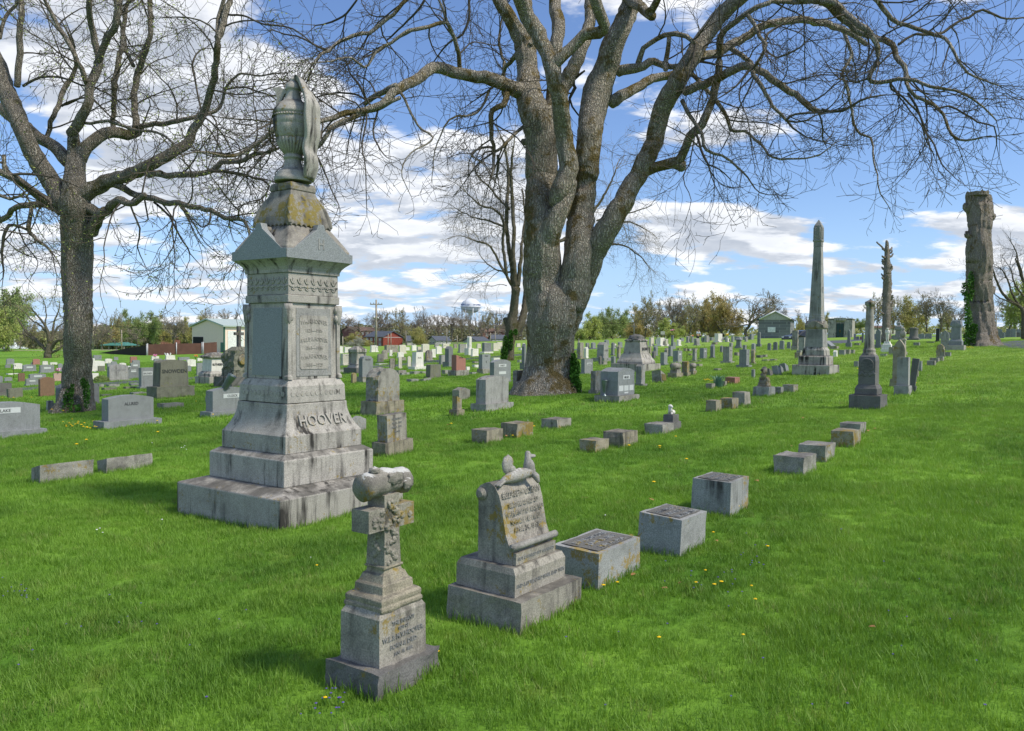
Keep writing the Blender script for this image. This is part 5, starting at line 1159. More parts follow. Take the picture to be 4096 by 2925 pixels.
# roofed pedestal and rock monument with cross
c, w_, d, h = fit('L', 1730, 2090, 688, 972, .8)
e = empty('pedestal_monument', c, TH, 'pale pedestal tomb with hipped stone roof and raised name, left of the urn monument', 'monument', None)
mb = MB(); mb.rect([(-.1, w_/2, d/2), (h*.23, w_/2, d/2)]); mb.build('base', [ST['mon']], e, .015)
mb = MB(); mb.rect([(h*.23, w_*.42, d*.42), (h*.32, w_*.42, d*.42), (h*.40, w_*.34, d*.34)]); mb.build('plinth', [ST['mon']], e, .01)
mb = MB(); mb.rect([(h*.40, w_*.33, d*.33), (h*.80, w_*.30, d*.31)]); mb.text('RUTHERFORD', h*.14, (0, -d*.325, h*.58), m=1, ext=.02, maxw=w_*.56); mb.build('die', [ST['white'], ST['lett']], e, .01)
mb = MB(); mb.rect([(h*.80, w_*.33, d*.34), (h*.84, w_*.39, d*.39), (h*.88, w_*.40, d*.40), (h*.97, w_*.22, d*.2), (h, w_*.1, d*.08)]); mb.build('roof', [ST['mon']], e, .008)
c, w_, d, h = fit('L', 1895, 2340, 455, 1005, .8)
e = empty('rock_monument', c, TH, 'rugged rock hewn monument carrying a small stone cross, partly hidden by the urn monument', 'monument', None)
mb = MB(); mb.rock(w_*.5, d*.5, -.1, h*.17, .05, 41, .12, 0, .03); mb.build('base', [ST['dark']], e)
mb = MB(); mb.rock(w_*.36, d*.36, h*.15, h*.60, .07, 42, .1, 0, .03, (0, 0), .12); mb.rock(w_*.27, d*.27, h*.60, h*.66, .03, 44, .1, 0, .02, (0, 0), .5)
n = 20; mb.add([(-w_*.1+math.cos(6.283*i/n)*.17, -d*.38, h*.45+math.sin(6.283*i/n)*.2) for i in range(n)]+[(-w_*.1+math.cos(6.283*i/n)*.14, -d*.38-.04, h*.45+math.sin(6.283*i/n)*.17) for i in range(n)], [tuple(range(n, 2*n))]+[(i, (i+1) % n, (i+1) % n+n, i+n) for i in range(n)], 1); mb.build('rugged_body', [ST['moss'], ST['limel']], e)
mb = MB(); mb.box(-.06, .06, -.06, .06, h*.64, h, 0); mb.box(-.19, .19, -.055, .055, h*.85, h*.90, 0); mb.build('cross', [ST['dark']], e, .006)
# behind the urn monument and up to the big tree
H_('C', 280, 445, 718, 955, 'gran', 'blue grey headstone with raised shoulders and name on top, right behind the urn monument', 'shoulder', .5, .2, .85, text=[('TEATER', .78, .11)], basemat='rough')
H_('C', 230, 280, 868, 966, 'och', 'tiny round topped stone covered with ochre lichen beside the urn monument', 'round', .5, 0, 1)
H_('C', 315, 705, 825, 1262, 'rough', 'large round topped headstone with rock faced sides on a rough mossy base', 'round', .55, .30, .76, rough=.03, thick=.78, basemat='limel', text=None)
H_('C', 418, 783, 1232, 1622, 'lime', 'leaning inscribed stone on a rough ochre base just right of the urn monument', 'flat', .5, .34, .72, text=[('FLORENCE', .80, .11), ('FEB.11, 1859', .65, .10), ('MAR.1, 1917.', .50, .10), ('VAUGHT', .33, .08)], lett='lettp', tilt=(0, R(-3)), basemat='limel', rough=.008, thick=.7)
H_('C', 215, 365, 1250, 1405, 'grey', 'plain small grey stone close behind the right corner of the urn monument', 'peak', .3, 0, 1)
H_('C', 1102, 1240, 1072, 1255, 'limel', 'tiny tapered stone with slanted top on a square base, left of a big blank headstone', 'slope', .8, .30, .62, rough=.004, basemat='limel')
H_('C', 1130, 1287, 997, 1118, 'rough', 'small rough stone with rounded uneven top behind the tiny tapered one', 'peak', .5, 0, 1, rough=.03)
H_('C', 1293, 1672, 893, 1222, 'grey', 'big blank grey headstone with rough edges standing left of the huge tree', 'serp', .42, .20, .84, rough=.006, thick=.62)
H_('C', 1447, 1662, 750, 965, 'gran', 'blue grey headstone with a name plate behind the big blank one', 'serp', .30, .08, .97, panel=((-.0, .72, .45, .13, 'CASSITY'), (0, .38, .42, .13, '')))
H_('C', 1650, 1790, 850, 1045, 'rough', 'grey rock edged headstone touching the left side of the huge tree', 'flat', .5, .1, .9, rough=.02)
H_('C', 1092, 1278, 710, 902, 'red', 'red granite headstone with slanted top on a rough grey base', 'slope', .5, .27, .72, text=[('HAGAR', .78, .12)], lett='black', basemat='rough')
H_('C', 873, 1050, 795, 922, 'moss', 'square weathered stone with ochre top, left of the red granite one', 'flat', .5, .10, .86, tap=.06)
B('C', 725, 833, 922, 955, 'grey', 'flat grey marker near the centre, left of a slanted one', .6); B('C', 835, 945, 917, 948, 'grey', 'flat slanted marker below the square weathered stone', .5, slope=(.1, -.2))
H_('C', 738, 905, 685, 848, 'white', 'tapered white headstone with name on a wide stepped base', 'flat', .5, .2, .66, tap=.12, text=[('MUIR', .55, .16)], lett='lettp')
c, w_, d, h = fit('C', 163, 412, 633, 880, .9)
e = empty('pedestal_monument', c, TH, 'dark stained shrine like monument with corner columns, right behind the urn monument', 'monument', None)
mb = MB(); mb.rect([(-.1, w_*.5, d*.5), (h*.22, w_*.5, d*.5)]); mb.build('base', [ST['dark']], e, .02)
mb = MB(); mb.rect([(h*.22, w_*.38, d*.38), (h*.32, w_*.32, d*.32), (h*.34, w_*.26, d*.26), (h*.8, w_*.26, d*.26)])
mb.build('die', [ST['mon']], e, .01)
for sx in (-1, 1):
    for sy in (-1, 1): mb = MB(); mb.lathe([(h*.34, .09), (h*.38, .06), (h*.74, .055), (h*.78, .09)], 12, sx*w_*.27, sy*d*.27); mb.build('corner_column', [ST['mon']], e)
mb = MB(); mb.rect([(h*.78, w_*.33, d*.33), (h*.88, w_*.34, d*.34), (h*.98, w_*.18, d*.18), (h, w_*.1, d*.1)]); mb.build('cap', [ST['mon']], e, .01)
H_('C', 1347, 1482, 705, 880, 'gran', 'grey headstone with large name and dates, left of the blue grey name plate stone', 'flat', .5, .25, .88, text=[('PHELPS', .84, .12), ('WM.', .5, .06), ('1874', .4, .06)], basemat='rough')
H_('C', 1475, 1552, 735, 800, 'white', 'pale headstone peeping over the blue grey one with the plates', 'flat', .3, 0, 1, text=[('KERRICK', .6, .2)])
H_('C', 1043, 1157, 632, 822, 'grand', 'dark pedestal shaped stone with peaked cap behind the red granite headstone', 'peak', .8, .25, .66)
H_('C', 1010, 1082, 710, 802, 'grey', 'grey headstone left of the dark pedestal stone', 'flat', .4, 0, 1)
H_('C', 128, 242, 700, 808, 'cream', 'cream headstone beside the right edge of the urn monument', 'flat', .5, .15, .95, text=[('BROWN', .8, .12)], lett='lettp')
for a in [
 (100, 165, 632, 697, 'white', 'white headstone against the urn monument, farthest row', 'seg'), (160, 238, 640, 692, 'white', 'white headstone left of the dark shrine like monument', 'flat'),
 (393, 478, 625, 686, 'white', 'white rock faced headstone right of the dark shrine like monument, far row', 'serp'), (495, 562, 665, 754, 'lime', 'stained headstone with rounded top behind a smaller one, centre left', 'round'),
 (457, 527, 700, 780, 'lime', 'weathered grey headstone in front of the stained rounded one', 'seg'), (512, 662, 622, 692, 'lime', 'very wide grey headstone below the red brick building', 'flat'),
 (645, 727, 620, 702, 'cream', 'cream headstone right below the brick gable', 'seg'), (633, 707, 685, 738, 'white', 'low white headstone near the roadside hook', 'serp'),
 (655, 724, 728, 762, 'rough', 'rugged pale boulder shaped stone near the roadside hook', 'peak'), (565, 602, 665, 727, 'white', 'narrow white headstone just right of the stained rounded one', 'flat'),
 (645, 687, 728, 834, 'cream', 'thin leaning cream slab on the near side of the road', 'flat'), (725, 767, 722, 826, 'cream', 'thin round topped leaning slab left of the tapered white headstone', 'round'),
 (565, 627, 740, 840, 'lime', 'slim stone on a stepped base by the garden hook', 'seg'), (762, 817, 625, 674, 'white', 'white headstone on the far row above the tapered white headstone', 'flat'),
 (806, 882, 637, 690, 'cream', 'cream headstone with name just above the tapered white headstone', 'flat'), (846, 934, 612, 690, 'cream', 'tall cream headstone with dark rim, below the pale house', 'seg'),
 (880, 962, 667, 765, 'lime', 'weathered tapered headstone on a base right of the tapered white one', 'round'), (935, 987, 658, 740, 'white', 'bright white slim headstone beside the weathered tapered one', 'flat'),
 (975, 1042, 632, 704, 'white', 'white headstone with curved top left of a garden hook in the far rows', 'serp'), (965, 1017, 603, 642, 'grey', 'grey headstone farthest back below the pale house', 'peak'),
 (1028, 1112, 610, 652, 'cream', 'broad cream headstone behind the dark pedestal stone', 'flat'), (1135, 1177, 612, 652, 'lime', 'stained headstone left of a wide one with three plates', 'flat'),
 (1174, 1262, 612, 692, 'grey', 'wide grey headstone with three plates left of the tall round headed slab', 'flat'), (1288, 1370, 655, 728, 'white', 'white headstone at the foot of the tall round headed slab', 'flat'),
 (1340, 1387, 610, 652, 'cream', 'small cream headstone right of the tall round headed slab', 'seg'), (1478, 1542, 605, 677, 'cream', 'cream headstone left of the ivy covered trunk', 'flat'),
 (1508, 1582, 597, 662, 'cream', 'tall cream headstone touching the ivy covered trunk', 'flat'), (1557, 1584, 635, 685, 'grey', 'narrow grey stone against the ivy covered trunk', 'flat'),
 (1690, 1740, 608, 640, 'cream', 'small pale stone in the gap between the two trees', 'flat'), (1240, 1268, 612, 655, 'white', 'narrow white stone between the plated stone and the tall slab', 'flat'), (1400, 1450, 600, 640, 'cream', 'cream stone hidden behind the dark framed double headstone', 'seg'), (245, 300, 632, 664, 'white', 'white stone peeping behind the shrine like monument', 'flat'), (700, 755, 640, 672, 'white', 'small white headstone right of the brick gable in the far row', 'seg'), (1750, 1775, 605, 640, 'white', 'pale stone touching the left edge of the huge trunk', 'flat')]:
    H_('C', a[0], a[1], a[2], a[3], a[4], a[5], a[6], .3, .14, .88)
H_('C', 1376, 1494, 603, 702, 'grand', 'dark framed double headstone on a wide pale base', 'flat', .35, .18, .78, basemat='white')
H_('C', 1238, 1322, 545, 718, 'white', 'tall round headed white slab leaning on a square base', 'round', .6, .38, .42, basemat='white')
H_('C', 1728, 1800, 608, 840, 'grand', 'dark blue grey pedestal stone just left of the huge trunk', 'peak', .9, .25, .5)
for a in [(645, 750, 865, 897, 'grey', 'leftmost of three flat markers before the square weathered stone'), (753, 855, 855, 885, 'grey', 'middle of three flat markers before the square weathered stone'), (838, 905, 856, 882, 'grey', 'rightmost of three flat markers before the square weathered stone'),
          (1035, 1115, 843, 886, 'grey', 'pale block touching the left foot of the red granite headstone'), (105, 165, 840, 868, 'grey', 'grey block beside the right edge of the urn monument'), (618, 722, 845, 897, 'rough', 'rough grey stone right of the large round topped headstone'),
          (1240, 1285, 815, 855, 'white', 'pale stone behind the right side of the red granite headstone'), (1305, 1362, 768, 790, 'lime', 'small flat stone left of the big lettered grey stone, upper'), (1305, 1365, 797, 825, 'white', 'small white flat stone left of the big lettered grey stone, lower'), (1280, 1350, 862, 885, 'grey', 'pale flat marker between the red granite stone and the big lettered one'),
          (1680, 1760, 850, 862, 'lime', 'thin flat stone behind the left root of the huge tree'), (1705, 1760, 755, 780, 'grey', 'low stone left of the dark blue pedestal'), (1715, 1770, 648, 668, 'white', 'pile of pale slabs beyond the road, left of the huge trunk'), (445, 560, 788, 800, 'white', 'flat white kerb stone along the near side of the road')]:
    B('C', a[0], a[1], a[2], a[3], a[4], a[5], .5)
# blocks on the lawn in the middle
for a in [('C', 1293, 1580, 1352, 1503, 'limel', 'left of the three lichened blocks left of the centre lawn, orange front'), ('C', 1562, 1845, 1297, 1452, 'limel', 'middle lichened block with mossy top, touching none of its neighbours'), ('M', 142, 405, 1262, 1375, 'lime', 'plain block standing alone below the huge tree'),
          ('M', 480, 745, 1442, 1583, 'limel', 'orange lichened block, left one of the pair on the centre lawn'), ('M', 694, 1000, 1368, 1540, 'limel', 'larger dark topped block, right one of the pair on the centre lawn'), ('M', 1060, 1320, 1303, 1427, 'rough', 'rough pale block right in front of the lamb stone'),
          ('M', 1605, 1743, 1107, 1218, 'limel', 'first cube marker of the three in a row, ochre front'), ('M', 1735, 1893, 1087, 1197, 'limel', 'middle cube marker of the three in a row, mossy slanted top'), ('M', 1835, 2000, 1033, 1163, 'lime', 'last and tallest cube marker of the three in a row'),
          ('D', 1717, 1813, 1003, 1060, 'rough', 'nearest of the four dark topped blocks in the row on the right'), ('R', 260, 598, 1475, 1668, 'rough', 'second of the four dark topped blocks in the row on the right'), ('R', 555, 822, 1362, 1535, 'limel', 'third of the four dark topped blocks in the row on the right, ochre side'), ('R', 640, 872, 1300, 1425, 'rough', 'fourth of the four dark topped blocks in the row on the right'),
          ('M', 1603, 1687, 962, 1014, 'lime', 'grey block left of the spiky plant'), ('M', 1735, 1790, 942, 990, 'lime', 'grey block right of the spiky plant'), ('M', 1773, 1906, 905, 973, 'red', 'low red granite marker block'),
          ('M', 2215, 2290, 998, 1062, 'rough', 'pale block at the right foot of the rustic stump stone'), ('R', 60, 138, 993, 1062, 'grey', 'small square block between the rustic stump stone and a longer one'), ('R', 125, 267, 970, 1045, 'lime', 'light block at the right end of the rustic stump row')]:
    B(*a, .72, amp=.028)
# right of the big tree
H_('M', 618, 1017, 823, 1137, 'gran', 'light grey double headstone with curved top, name plate and three lower plates', 'serp', .62, .17, .80, rough=.004, thick=.72, basemat='rough', panel=((-.0, .66, .40, .15, 'MEGEE'), (-.62, .26, .26, .20, ''), (0, .26, .26, .20, ''), (.62, .26, .26, .20, ''), (0, .09, .24, .06, '')))
H_('M', 563, 700, 852, 1058, 'rough', 'tall rough headstone half hidden behind the light grey double one', 'flat', .6, .15, .85, rough=.02)
H_('M', 960, 1085, 797, 997, 'grey', 'tall stained grey headstone right behind the light grey double one', 'seg', 1.0, .14, .8, tap=.05, rough=.004)
H_('M', 818, 915, 810, 850, 'grey', 'rounded stone top peeping above the light grey double headstone', 'seg', .5, 0, 1)
H_('M', 480, 618, 745, 888, 'gran', 'grey headstone with name plate right beside the huge trunk', 'flat', .35, .13, .85, panel=(.1, .62, .55, .17, 'CHARLESWELL'))
H_('M', 762, 805, 722, 825, 'gran', 'narrow blue grey slab left of the big stained tiered monument', 'flat', .8, 0, 1)
H_('M', 1187, 1277, 688, 805, 'gran', 'grey headstone with small name plate right of the tiered monument', 'flat', .7, .13, .85, panel=(.0, .72, .45, .12, 'BUFORD'))
H_('M', 1293, 1413, 673, 785, 'gran', 'blue grey headstone with name plate and white base', 'flat', .7, .1, .8, panel=(.0, .68, .45, .14, ''), basemat='white')
H_('M', 1477, 1532, 662, 768, 'grey', 'narrow grey headstone on a base, upper centre of the right lawn', 'flat', .8, .12, .85, text=[('1908', .7, .1)])
H_('M', 1537, 1628, 650, 748, 'gran', 'grey headstone with small angel figure at its foot', 'flat', .7, .08, .9, panel=(0, .7, .5, .12, ''))
H_('M', 1633, 1695, 615, 742, 'grand', 'dark lozenge topped headstone on the right lawn', 'peak', .9, .1, .8)
H_('M', 1733, 1862, 637, 787, 'grey', 'tall pale headstone with round topped inscribed face on a wide base', 'flat', 1.0, .12, .78, text=[('MARY', .7, .08)])
H_('M', 1873, 2017, 662, 825, 'gran', 'tall blue grey headstone with smooth front on a wide base', 'flat', 1.0, .14, .72, text=[('1884', .68, .08)])
H_('M', 1993, 2052, 660, 797, 'limel', 'narrow lichened headstone right behind the tall blue grey one', 'round', .9, .15, .8)
H_('M', 1130, 1257, 853, 962, 'rough', 'rough slanted stone holding a bronze coloured plaque', 'slope', .8, 0, 1, rough=.03, tilt=(R(-8), R(6)))
for a in [
 (1805, 1853, 600, 642, 'grey', 'grey headstone between the two tall ones, farther up the lawn', 'serp'), (1925, 1974, 622, 690, 'gran', 'grey headstone left of the pair of far tall ones', 'flat'), (1999, 2056, 608, 692, 'gran', 'grey headstone directly behind the narrow lichened one', 'seg'),
 (1723, 1765, 628, 690, 'grand', 'dark headstone with rounded top left of the tall pale one', 'round'), (1130, 1187, 635, 722, 'gran', 'grey headstone touching the right edge of the tiered monument', 'seg'), (1226, 1292, 650, 725, 'lime', 'slanted grey stone with oval face behind the name plate headstone', 'round'),
 (1262, 1320, 632, 728, 'gran', 'low grey stone topped with a carved roll', 'flat'), (1118, 1167, 675, 745, 'dark', 'small dark leaning stone at the right foot of the tiered monument', 'round'),
 (1085, 1130, 640, 700, 'limel', 'ochre stained stone just behind the tiered monument', 'flat'), (808, 856, 620, 748, 'lime', 'small pointed obelisk shaped stone left of the tiered monument', 'peak'),
 (757, 802, 600, 720, 'grand', 'dark stone with scrolled top beside the large tapered name stone', 'seg'), (645, 687, 720, 808, 'dark', 'small dark slab leaning at the foot of the large tapered name stone', 'round'),
 (452, 530, 600, 755, 'lime', 'brown stained stone against the right side of the huge trunk', 'flat'), (515, 570, 640, 745, 'white', 'pale round topped headstone with name right of the stained one', 'round')]:
    H_('M', a[0], a[1], a[2], a[3], a[4], a[5], a[6], .7, .12, .84)
H_('M', 605, 772, 597, 775, 'grey', 'large tapered headstone with raised name on a stepped base right of the huge tree', 'peak', .8, .2, .66, tap=.14, text=[('COOK', .42, .14)])
far = [
 (530, 577, 577, 628, 'gran', 'grey headstone first to the right of the huge trunk, far row', 'seg'), (577, 634, 575, 628, 'gran', 'grey headstone second to the right of the huge trunk, far row', 'serp'), (695, 753, 560, 608, 'gran', 'grey headstone behind the large tapered name stone, far row', 'serp'),
 (775, 817, 577, 612, 'white', 'small pale headstone left of a grey curved one, far row', 'serp'), (815, 872, 567, 617, 'gran', 'grey curved headstone left of the tiered monument top, far row', 'serp'), (1090, 1152, 562, 640, 'cream', 'cream headstone right behind the tiered monument top', 'flat'),
 (1155, 1260, 545, 620, 'white', 'bright white headstone on a wide base right of the tiered monument', 'flat'), (1232, 1278, 550, 612, 'cream', 'cream headstone behind the bright white one', 'seg'), (1288, 1344, 587, 652, 'gran', 'grey headstone in front of the tall flower vase pillar', 'flat'),
 (1338, 1392, 555, 610, 'white', 'white headstone right of the flower vase pillar', 'serp'), (1423, 1477, 545, 603, 'grey', 'grey headstone right under the parked dark car', 'serp'), (1488, 1560, 553, 617, 'grey', 'headstone with a small white angel before it, below the person', 'seg'),
 (1583, 1642, 545, 605, 'grey', 'grey headstone right below the person in the light shirt', 'flat'), (1668, 1764, 520, 596, 'white', 'large bright white headstone on a base near the block building', 'flat'), (1778, 1827, 570, 602, 'white', 'low leaning white stone near the block building', 'flat'),
 (1770, 1808, 528, 577, 'gran', 'headstone with yellow flowers on top, left of the twin one', 'flat'), (1823, 1864, 530, 580, 'gran', 'headstone with white flowers on top, right of the twin one', 'flat'), (1943, 1982, 545, 584, 'grey', 'slanted grey stone left of the tall narrow shaft by the block building', 'round'),
 (1150, 1175, 560, 600, 'gran', 'narrow grey stone left of the bright white headstone', 'flat'), (1470, 1500, 545, 600, 'gran', 'narrow headstone with orange flowers on top near the person', 'flat'), (1565, 1590, 545, 585, 'gran', 'narrow grey headstone directly left of the one below the person', 'flat'), (1240, 1290, 596, 615, 'white', 'low white slab stone before the cream headstone', 'flat'), (640, 662, 590, 610, 'white', 'tiny white stone between the far row and the road', 'flat')]
for i, a in enumerate(far): H_('M', a[0], a[1], a[2], a[3], a[4], a[5], a[6], .5, .12, .86, Yd=78+(a[3] < 610)*14-(a[3] > 640)*14)
# row of blue grey backs along the crest
for k, (x0, x1, y0, y1) in enumerate([(1500, 1535, 538, 560), (1640, 1678, 527, 556), (1700, 1770, 515, 545), (1562, 1640, 527, 556), (1765, 1800, 522, 545), (1860, 1932, 515, 545), (1935, 1998, 513, 543), (1990, 2032, 520, 572), (1865, 1900, 540, 566), (1960, 2000, 545, 570), (1370, 1410, 540, 572), (1100, 1135, 548, 572)]):
    nm = ['just left of the person', 'first right of the person row', 'behind the large bright white headstone', 'low and wide right of the person', 'behind the headstone with yellow flowers', 'left of the wide pair by the block building', 'right of the wide pair by the block building', 'touching the block building wall', 'low, in front of the wide pair at the crest', 'low, nearest to the block building corner', 'just under the dark car', 'left of the name board at the crest'][k]
    H_('M', x0, x1, y0, y1, 'gran', 'blue grey headstone on the crest, '+nm, 'flat', .3, 0, 1, Yd=104)
for a in [(1450, 1532, 765, 782, 'lime', 'flat stone below the narrow dated headstone, left'), (1498, 1577, 790, 817, 'lime', 'flat slanted marker right of the log shaped stones'), (1673, 1742, 832, 850, 'lime', 'tiny flat marker alone on the right lawn'), (1528, 1568, 758, 772, 'lime', 'small flat stone at the foot of the angel headstone'),
          (1406, 1442, 650, 680, 'limel', 'leftmost stone in a low rubble row on the right lawn'), (1438, 1478, 655, 678, 'grey', 'second stone in the low rubble row on the right lawn'), (1482, 1532, 652, 672, 'lime', 'third stone in the low rubble row on the right lawn'), (2050, 2112, 712, 738, 'dark', 'rugged low stone at the left of the upper broken row'), (2105, 2152, 708, 730, 'lime', 'rugged low stone at the right of the upper broken row'),
          (2098, 2175, 750, 770, 'lime', 'long low stone, left one of the lower broken row'), (2172, 2240, 745, 766, 'lime', 'rugged stone, right one of the lower broken row'), (1655, 1712, 600, 618, 'limel', 'low pile like stone before the large bright white headstone'), (660, 730, 765, 803, 'rough', 'rough low block at the foot of the large tapered name stone'), (668, 708, 792, 806, 'grey', 'thin slab beside the rough low block'), (590, 650, 735, 772, 'rough', 'rough stones left of the large tapered name stone base'), (1855, 1905, 688, 720, 'lime', 'small block between the two tall pale headstones'), (1450, 1485, 698, 716, 'lime', 'small dark flat block left of the narrow dated headstone'), (1350, 1380, 652, 670, 'limel', 'ochre shard like stone beyond the roll topped stone')]:
    B('M', a[0], a[1], a[2], a[3], a[4], a[5], .6)
# small slanted wedges near the obelisk
for fr, x0, x1, y0, y1, mt, lb, kd in [('M', 2133, 2204, 830, 902, 'dark', 'dark triangular wedge stone left of the obelisk base', 'slope'), ('R', 45, 122, 803, 893, 'gran', 'slanted grey wedge stone nearest to the obelisk base, left one', 'slope'), ('R', 85, 142, 803, 876, 'grand', 'slanted wedge stone, middle one of three beside the obelisk', 'slope'), ('R', 113, 188, 783, 864, 'gran', 'slanted wedge stone, last of three beside the obelisk', 'slope'), ('M', 2008, 2042, 838, 918, 'gran', 'narrow slab behind the rustic stump stone', 'flat'),
                                      ('R', 578, 618, 667, 727, 'white', 'small pale pointed stone right of the obelisk', 'gothic')]:
    H_(fr, x0, x1, y0, y1, mt, lb, kd, .6, 0, 1, tilt=(R(-12) if kd == 'slope' else 0, 0))
H_('R', 1078, 1242, 572, 1000, 'limel', 'tall pointed gothic stone covered with ochre lichen right behind the column', 'gothic', .9, .16, .76, yaw=TH2, basemat='limel', thick=.5, rough=.01)
H_('R', 1117, 1277, 730, 1075, 'grey', 'tall pale slab with lichen on a square base right of the column', 'flat', 1.3, .25, .80, yaw=TH2, thick=.55, tap=.05)
H_('R', 1232, 1314, 740, 1045, 'dark', 'dark wedge shaped stone leaning right behind the tall pale slab', 'flat', .9, .20, .7, yaw=TH2, tilt=(0, R(6)), tap=-.25)
H_('R', 1308, 1368, 765, 862, 'grey', 'short square grey stone right of the leaning dark wedge', 'flat', .9, 0, 1, yaw=TH2)
B('R', 1293, 1338, 850, 908, 'limel', 'small ochre stone at the foot of the short square one', .8)
B('R', 760, 808, 765, 822, 'grey', 'block just left of the round column', .8)
H_('R', 942, 1012, 480, 655, 'grand', 'dark pointed headstone between the column and the white angel', 'peak', .9, .2, .72, yaw=TH2)
H_('R', 688, 746, 485, 642, 'grand', 'small dark obelisk before the stained stone mausoleum', 'peak', 1, .25, .55, yaw=TH2, tap=.2)
H_('R', 205, 276, 493, 670, 'rough', 'rugged tall stone left of the obelisk, in front of the black car', 'flat', .9, .2, .85, yaw=TH2, rough=.05)
H_('R', 270, 334, 555, 672, 'grey', 'plain grey stone against the left side of the obelisk', 'flat', .9, 0, 1, yaw=TH2)
for a in [(95, 150, 582, 664, 'gran', 'grey headstone left of the rugged tall stone'), (40, 90, 595, 672, 'grand', 'darker grey headstone in the row left of the rugged tall stone'), (162, 206, 595, 657, 'gran', 'small grey headstone touching the rugged tall stone'), (-10, 32, 605, 672, 'gran', 'first grey headstone of the row below the block building'), (828, 852, 512, 605, 'grand', 'dark narrow stone just left of the column shaft')]:
    H_('R', *a, 'seg', .9, .12, .85, yaw=TH2)
H_('M', 2050, 2100, 507, 640, 'grand', 'dark narrow shaft with rounded head by the block building', 'round', .9, .2, .6, yaw=TH2)
H_('R', 520, 600, 575, 642, 'gran', 'fallen slab leaning against stones right of the obelisk', 'flat', .25, 0, 1, tilt=(R(-50), 0))
for a in [(625, 692, 665, 716, 'grey', 'leftmost of the tilted stones behind the obelisk'), (675, 735, 662, 708, 'lime', 'middle of the tilted stones behind the obelisk'), (712, 772, 665, 703, 'rough', 'rightmost of the tilted stones behind the obelisk'), (545, 630, 632, 660, 'lime', 'rubble stone below the fallen slab'), (235, 300, 688, 742, 'limel', 'ochre broken stone left of the obelisk plinth'), (250, 302, 670, 705, 'grey', 'grey block behind the ochre broken stone'),
          (995, 1058, 700, 728, 'grey', 'low block before the white angel'), (1070, 1116, 640, 708, 'lime', 'small pale stone right of the white angel base'), (1098, 1130, 628, 698, 'grey', 'small grey stone just behind the pale one by the angel'), (1290, 1350, 600, 630, 'grey', 'low leaning stones in the middle of the far right lawn'), (1405, 1480, 592, 605, 'dark', 'thin dark flat stone on the far right lawn'), (1408, 1492, 760, 810, 'rough', 'nearest of three low blocks on the right lawn'), (1433, 1522, 735, 783, 'rough', 'middle of three low blocks on the right lawn'), (1493, 1562, 725, 768, 'rough', 'farthest of three low blocks on the right lawn'), (1558, 1627, 685, 727, 'grey', 'block right of the rubble shaped stone'), (1362, 1415, 537, 545, 'white', 'flat white slab near the round drum monument'), (765, 820, 605, 625, 'lime', 'low rubble right of the small dark obelisk')]:
    B('R', a[0], a[1], a[2], a[3], a[4], a[5], .8)
H_('R', 1493, 1562, 618, 728, 'limel', 'rubble shaped stone with uneven stacked blocks on the right lawn', 'round', .8, 0, 1, yaw=TH2, rough=.06)
H_('R', 1522, 1574, 655, 730, 'lime', 'small rounded stone leaning before the rubble shaped one', 'round', .8, .2, .8, yaw=TH2)
H_('R', 1483, 1527, 475, 597, 'black', 'narrow dark stone left of the pointed slab on the far right', 'flat', .9, .12, .8, yaw=TH2)
H_('R', 1525, 1612, 492, 660, 'grey', 'pointed gothic slab leaning left of the gabled pedestal', 'gothic', .4, .08, .9, yaw=TH2)
H_('R', 1985, 2082, 445, 522, 'gran', 'wide pale grey headstone right of the thick dead trunk', 'serp', .25, .1, .9, yaw=TH2, Yd=86); H_('R', 2033, 2098, 480, 537, 'grand', 'dark rounded stone before the wide pale grey one', 'round', .4, 0, 1, yaw=TH2, Yd=80)
for x0, x1, y0, y1, mt, lb in [(2110, 2152, 447, 522, 'grand', 'dark headstone left of a wide grey one, far right'), (2148, 2202, 447, 522, 'gran', 'grey headstone behind the small white one, far right'), (2150, 2204, 480, 540, 'white', 'small white headstone on the far right lawn'), (2200, 2264, 440, 512, 'gran', 'wide grey headstone at the right edge of the photo'), (2202, 2238, 497, 537, 'dark', 'low dark stone at the right edge of the photo'),
                               (1330, 1392, 478, 522, 'gran', 'curved grey headstone right of the round drum monument'), (1390, 1457, 475, 522, 'gran', 'wide grey headstone second right of the round drum monument'), (1398, 1430, 505, 524, 'grey', 'tiny rounded stone before the second grey headstone past the drum'), (1490, 1545, 465, 512, 'gran', 'grey headstone behind the narrow dark stone, far right'), (1540, 1628, 478, 535, 'grand', 'dark wide headstone behind the pointed gothic slab'),
                               (812, 850, 480, 512, 'red', 'reddish headstone left of the column shaft, far row'), (935, 975, 470, 522, 'gran', 'grey headstone right of the column shaft, far row'), (780, 812, 480, 512, 'gran', 'grey headstone just right of the stained mausoleum'), (758, 782, 482, 540, 'grey', 'narrow headstone touching the stained mausoleum'), (1095, 1137, 470, 505, 'gran', 'grey headstone left of the tiered urn stone, far row'), (1362, 1412, 468, 482, 'gran', 'low far headstone above the curved pair'), (1520, 1590, 455, 480, 'gran', 'far headstone left of the gabled pedestal top'), (2090, 2115, 455, 500, 'gran', 'far grey stone between the wide ones on the far right')]:
    H_('R', x0, x1, y0, y1, mt, lb, 'seg', .35, .08, .92, yaw=TH2, Yd=84)
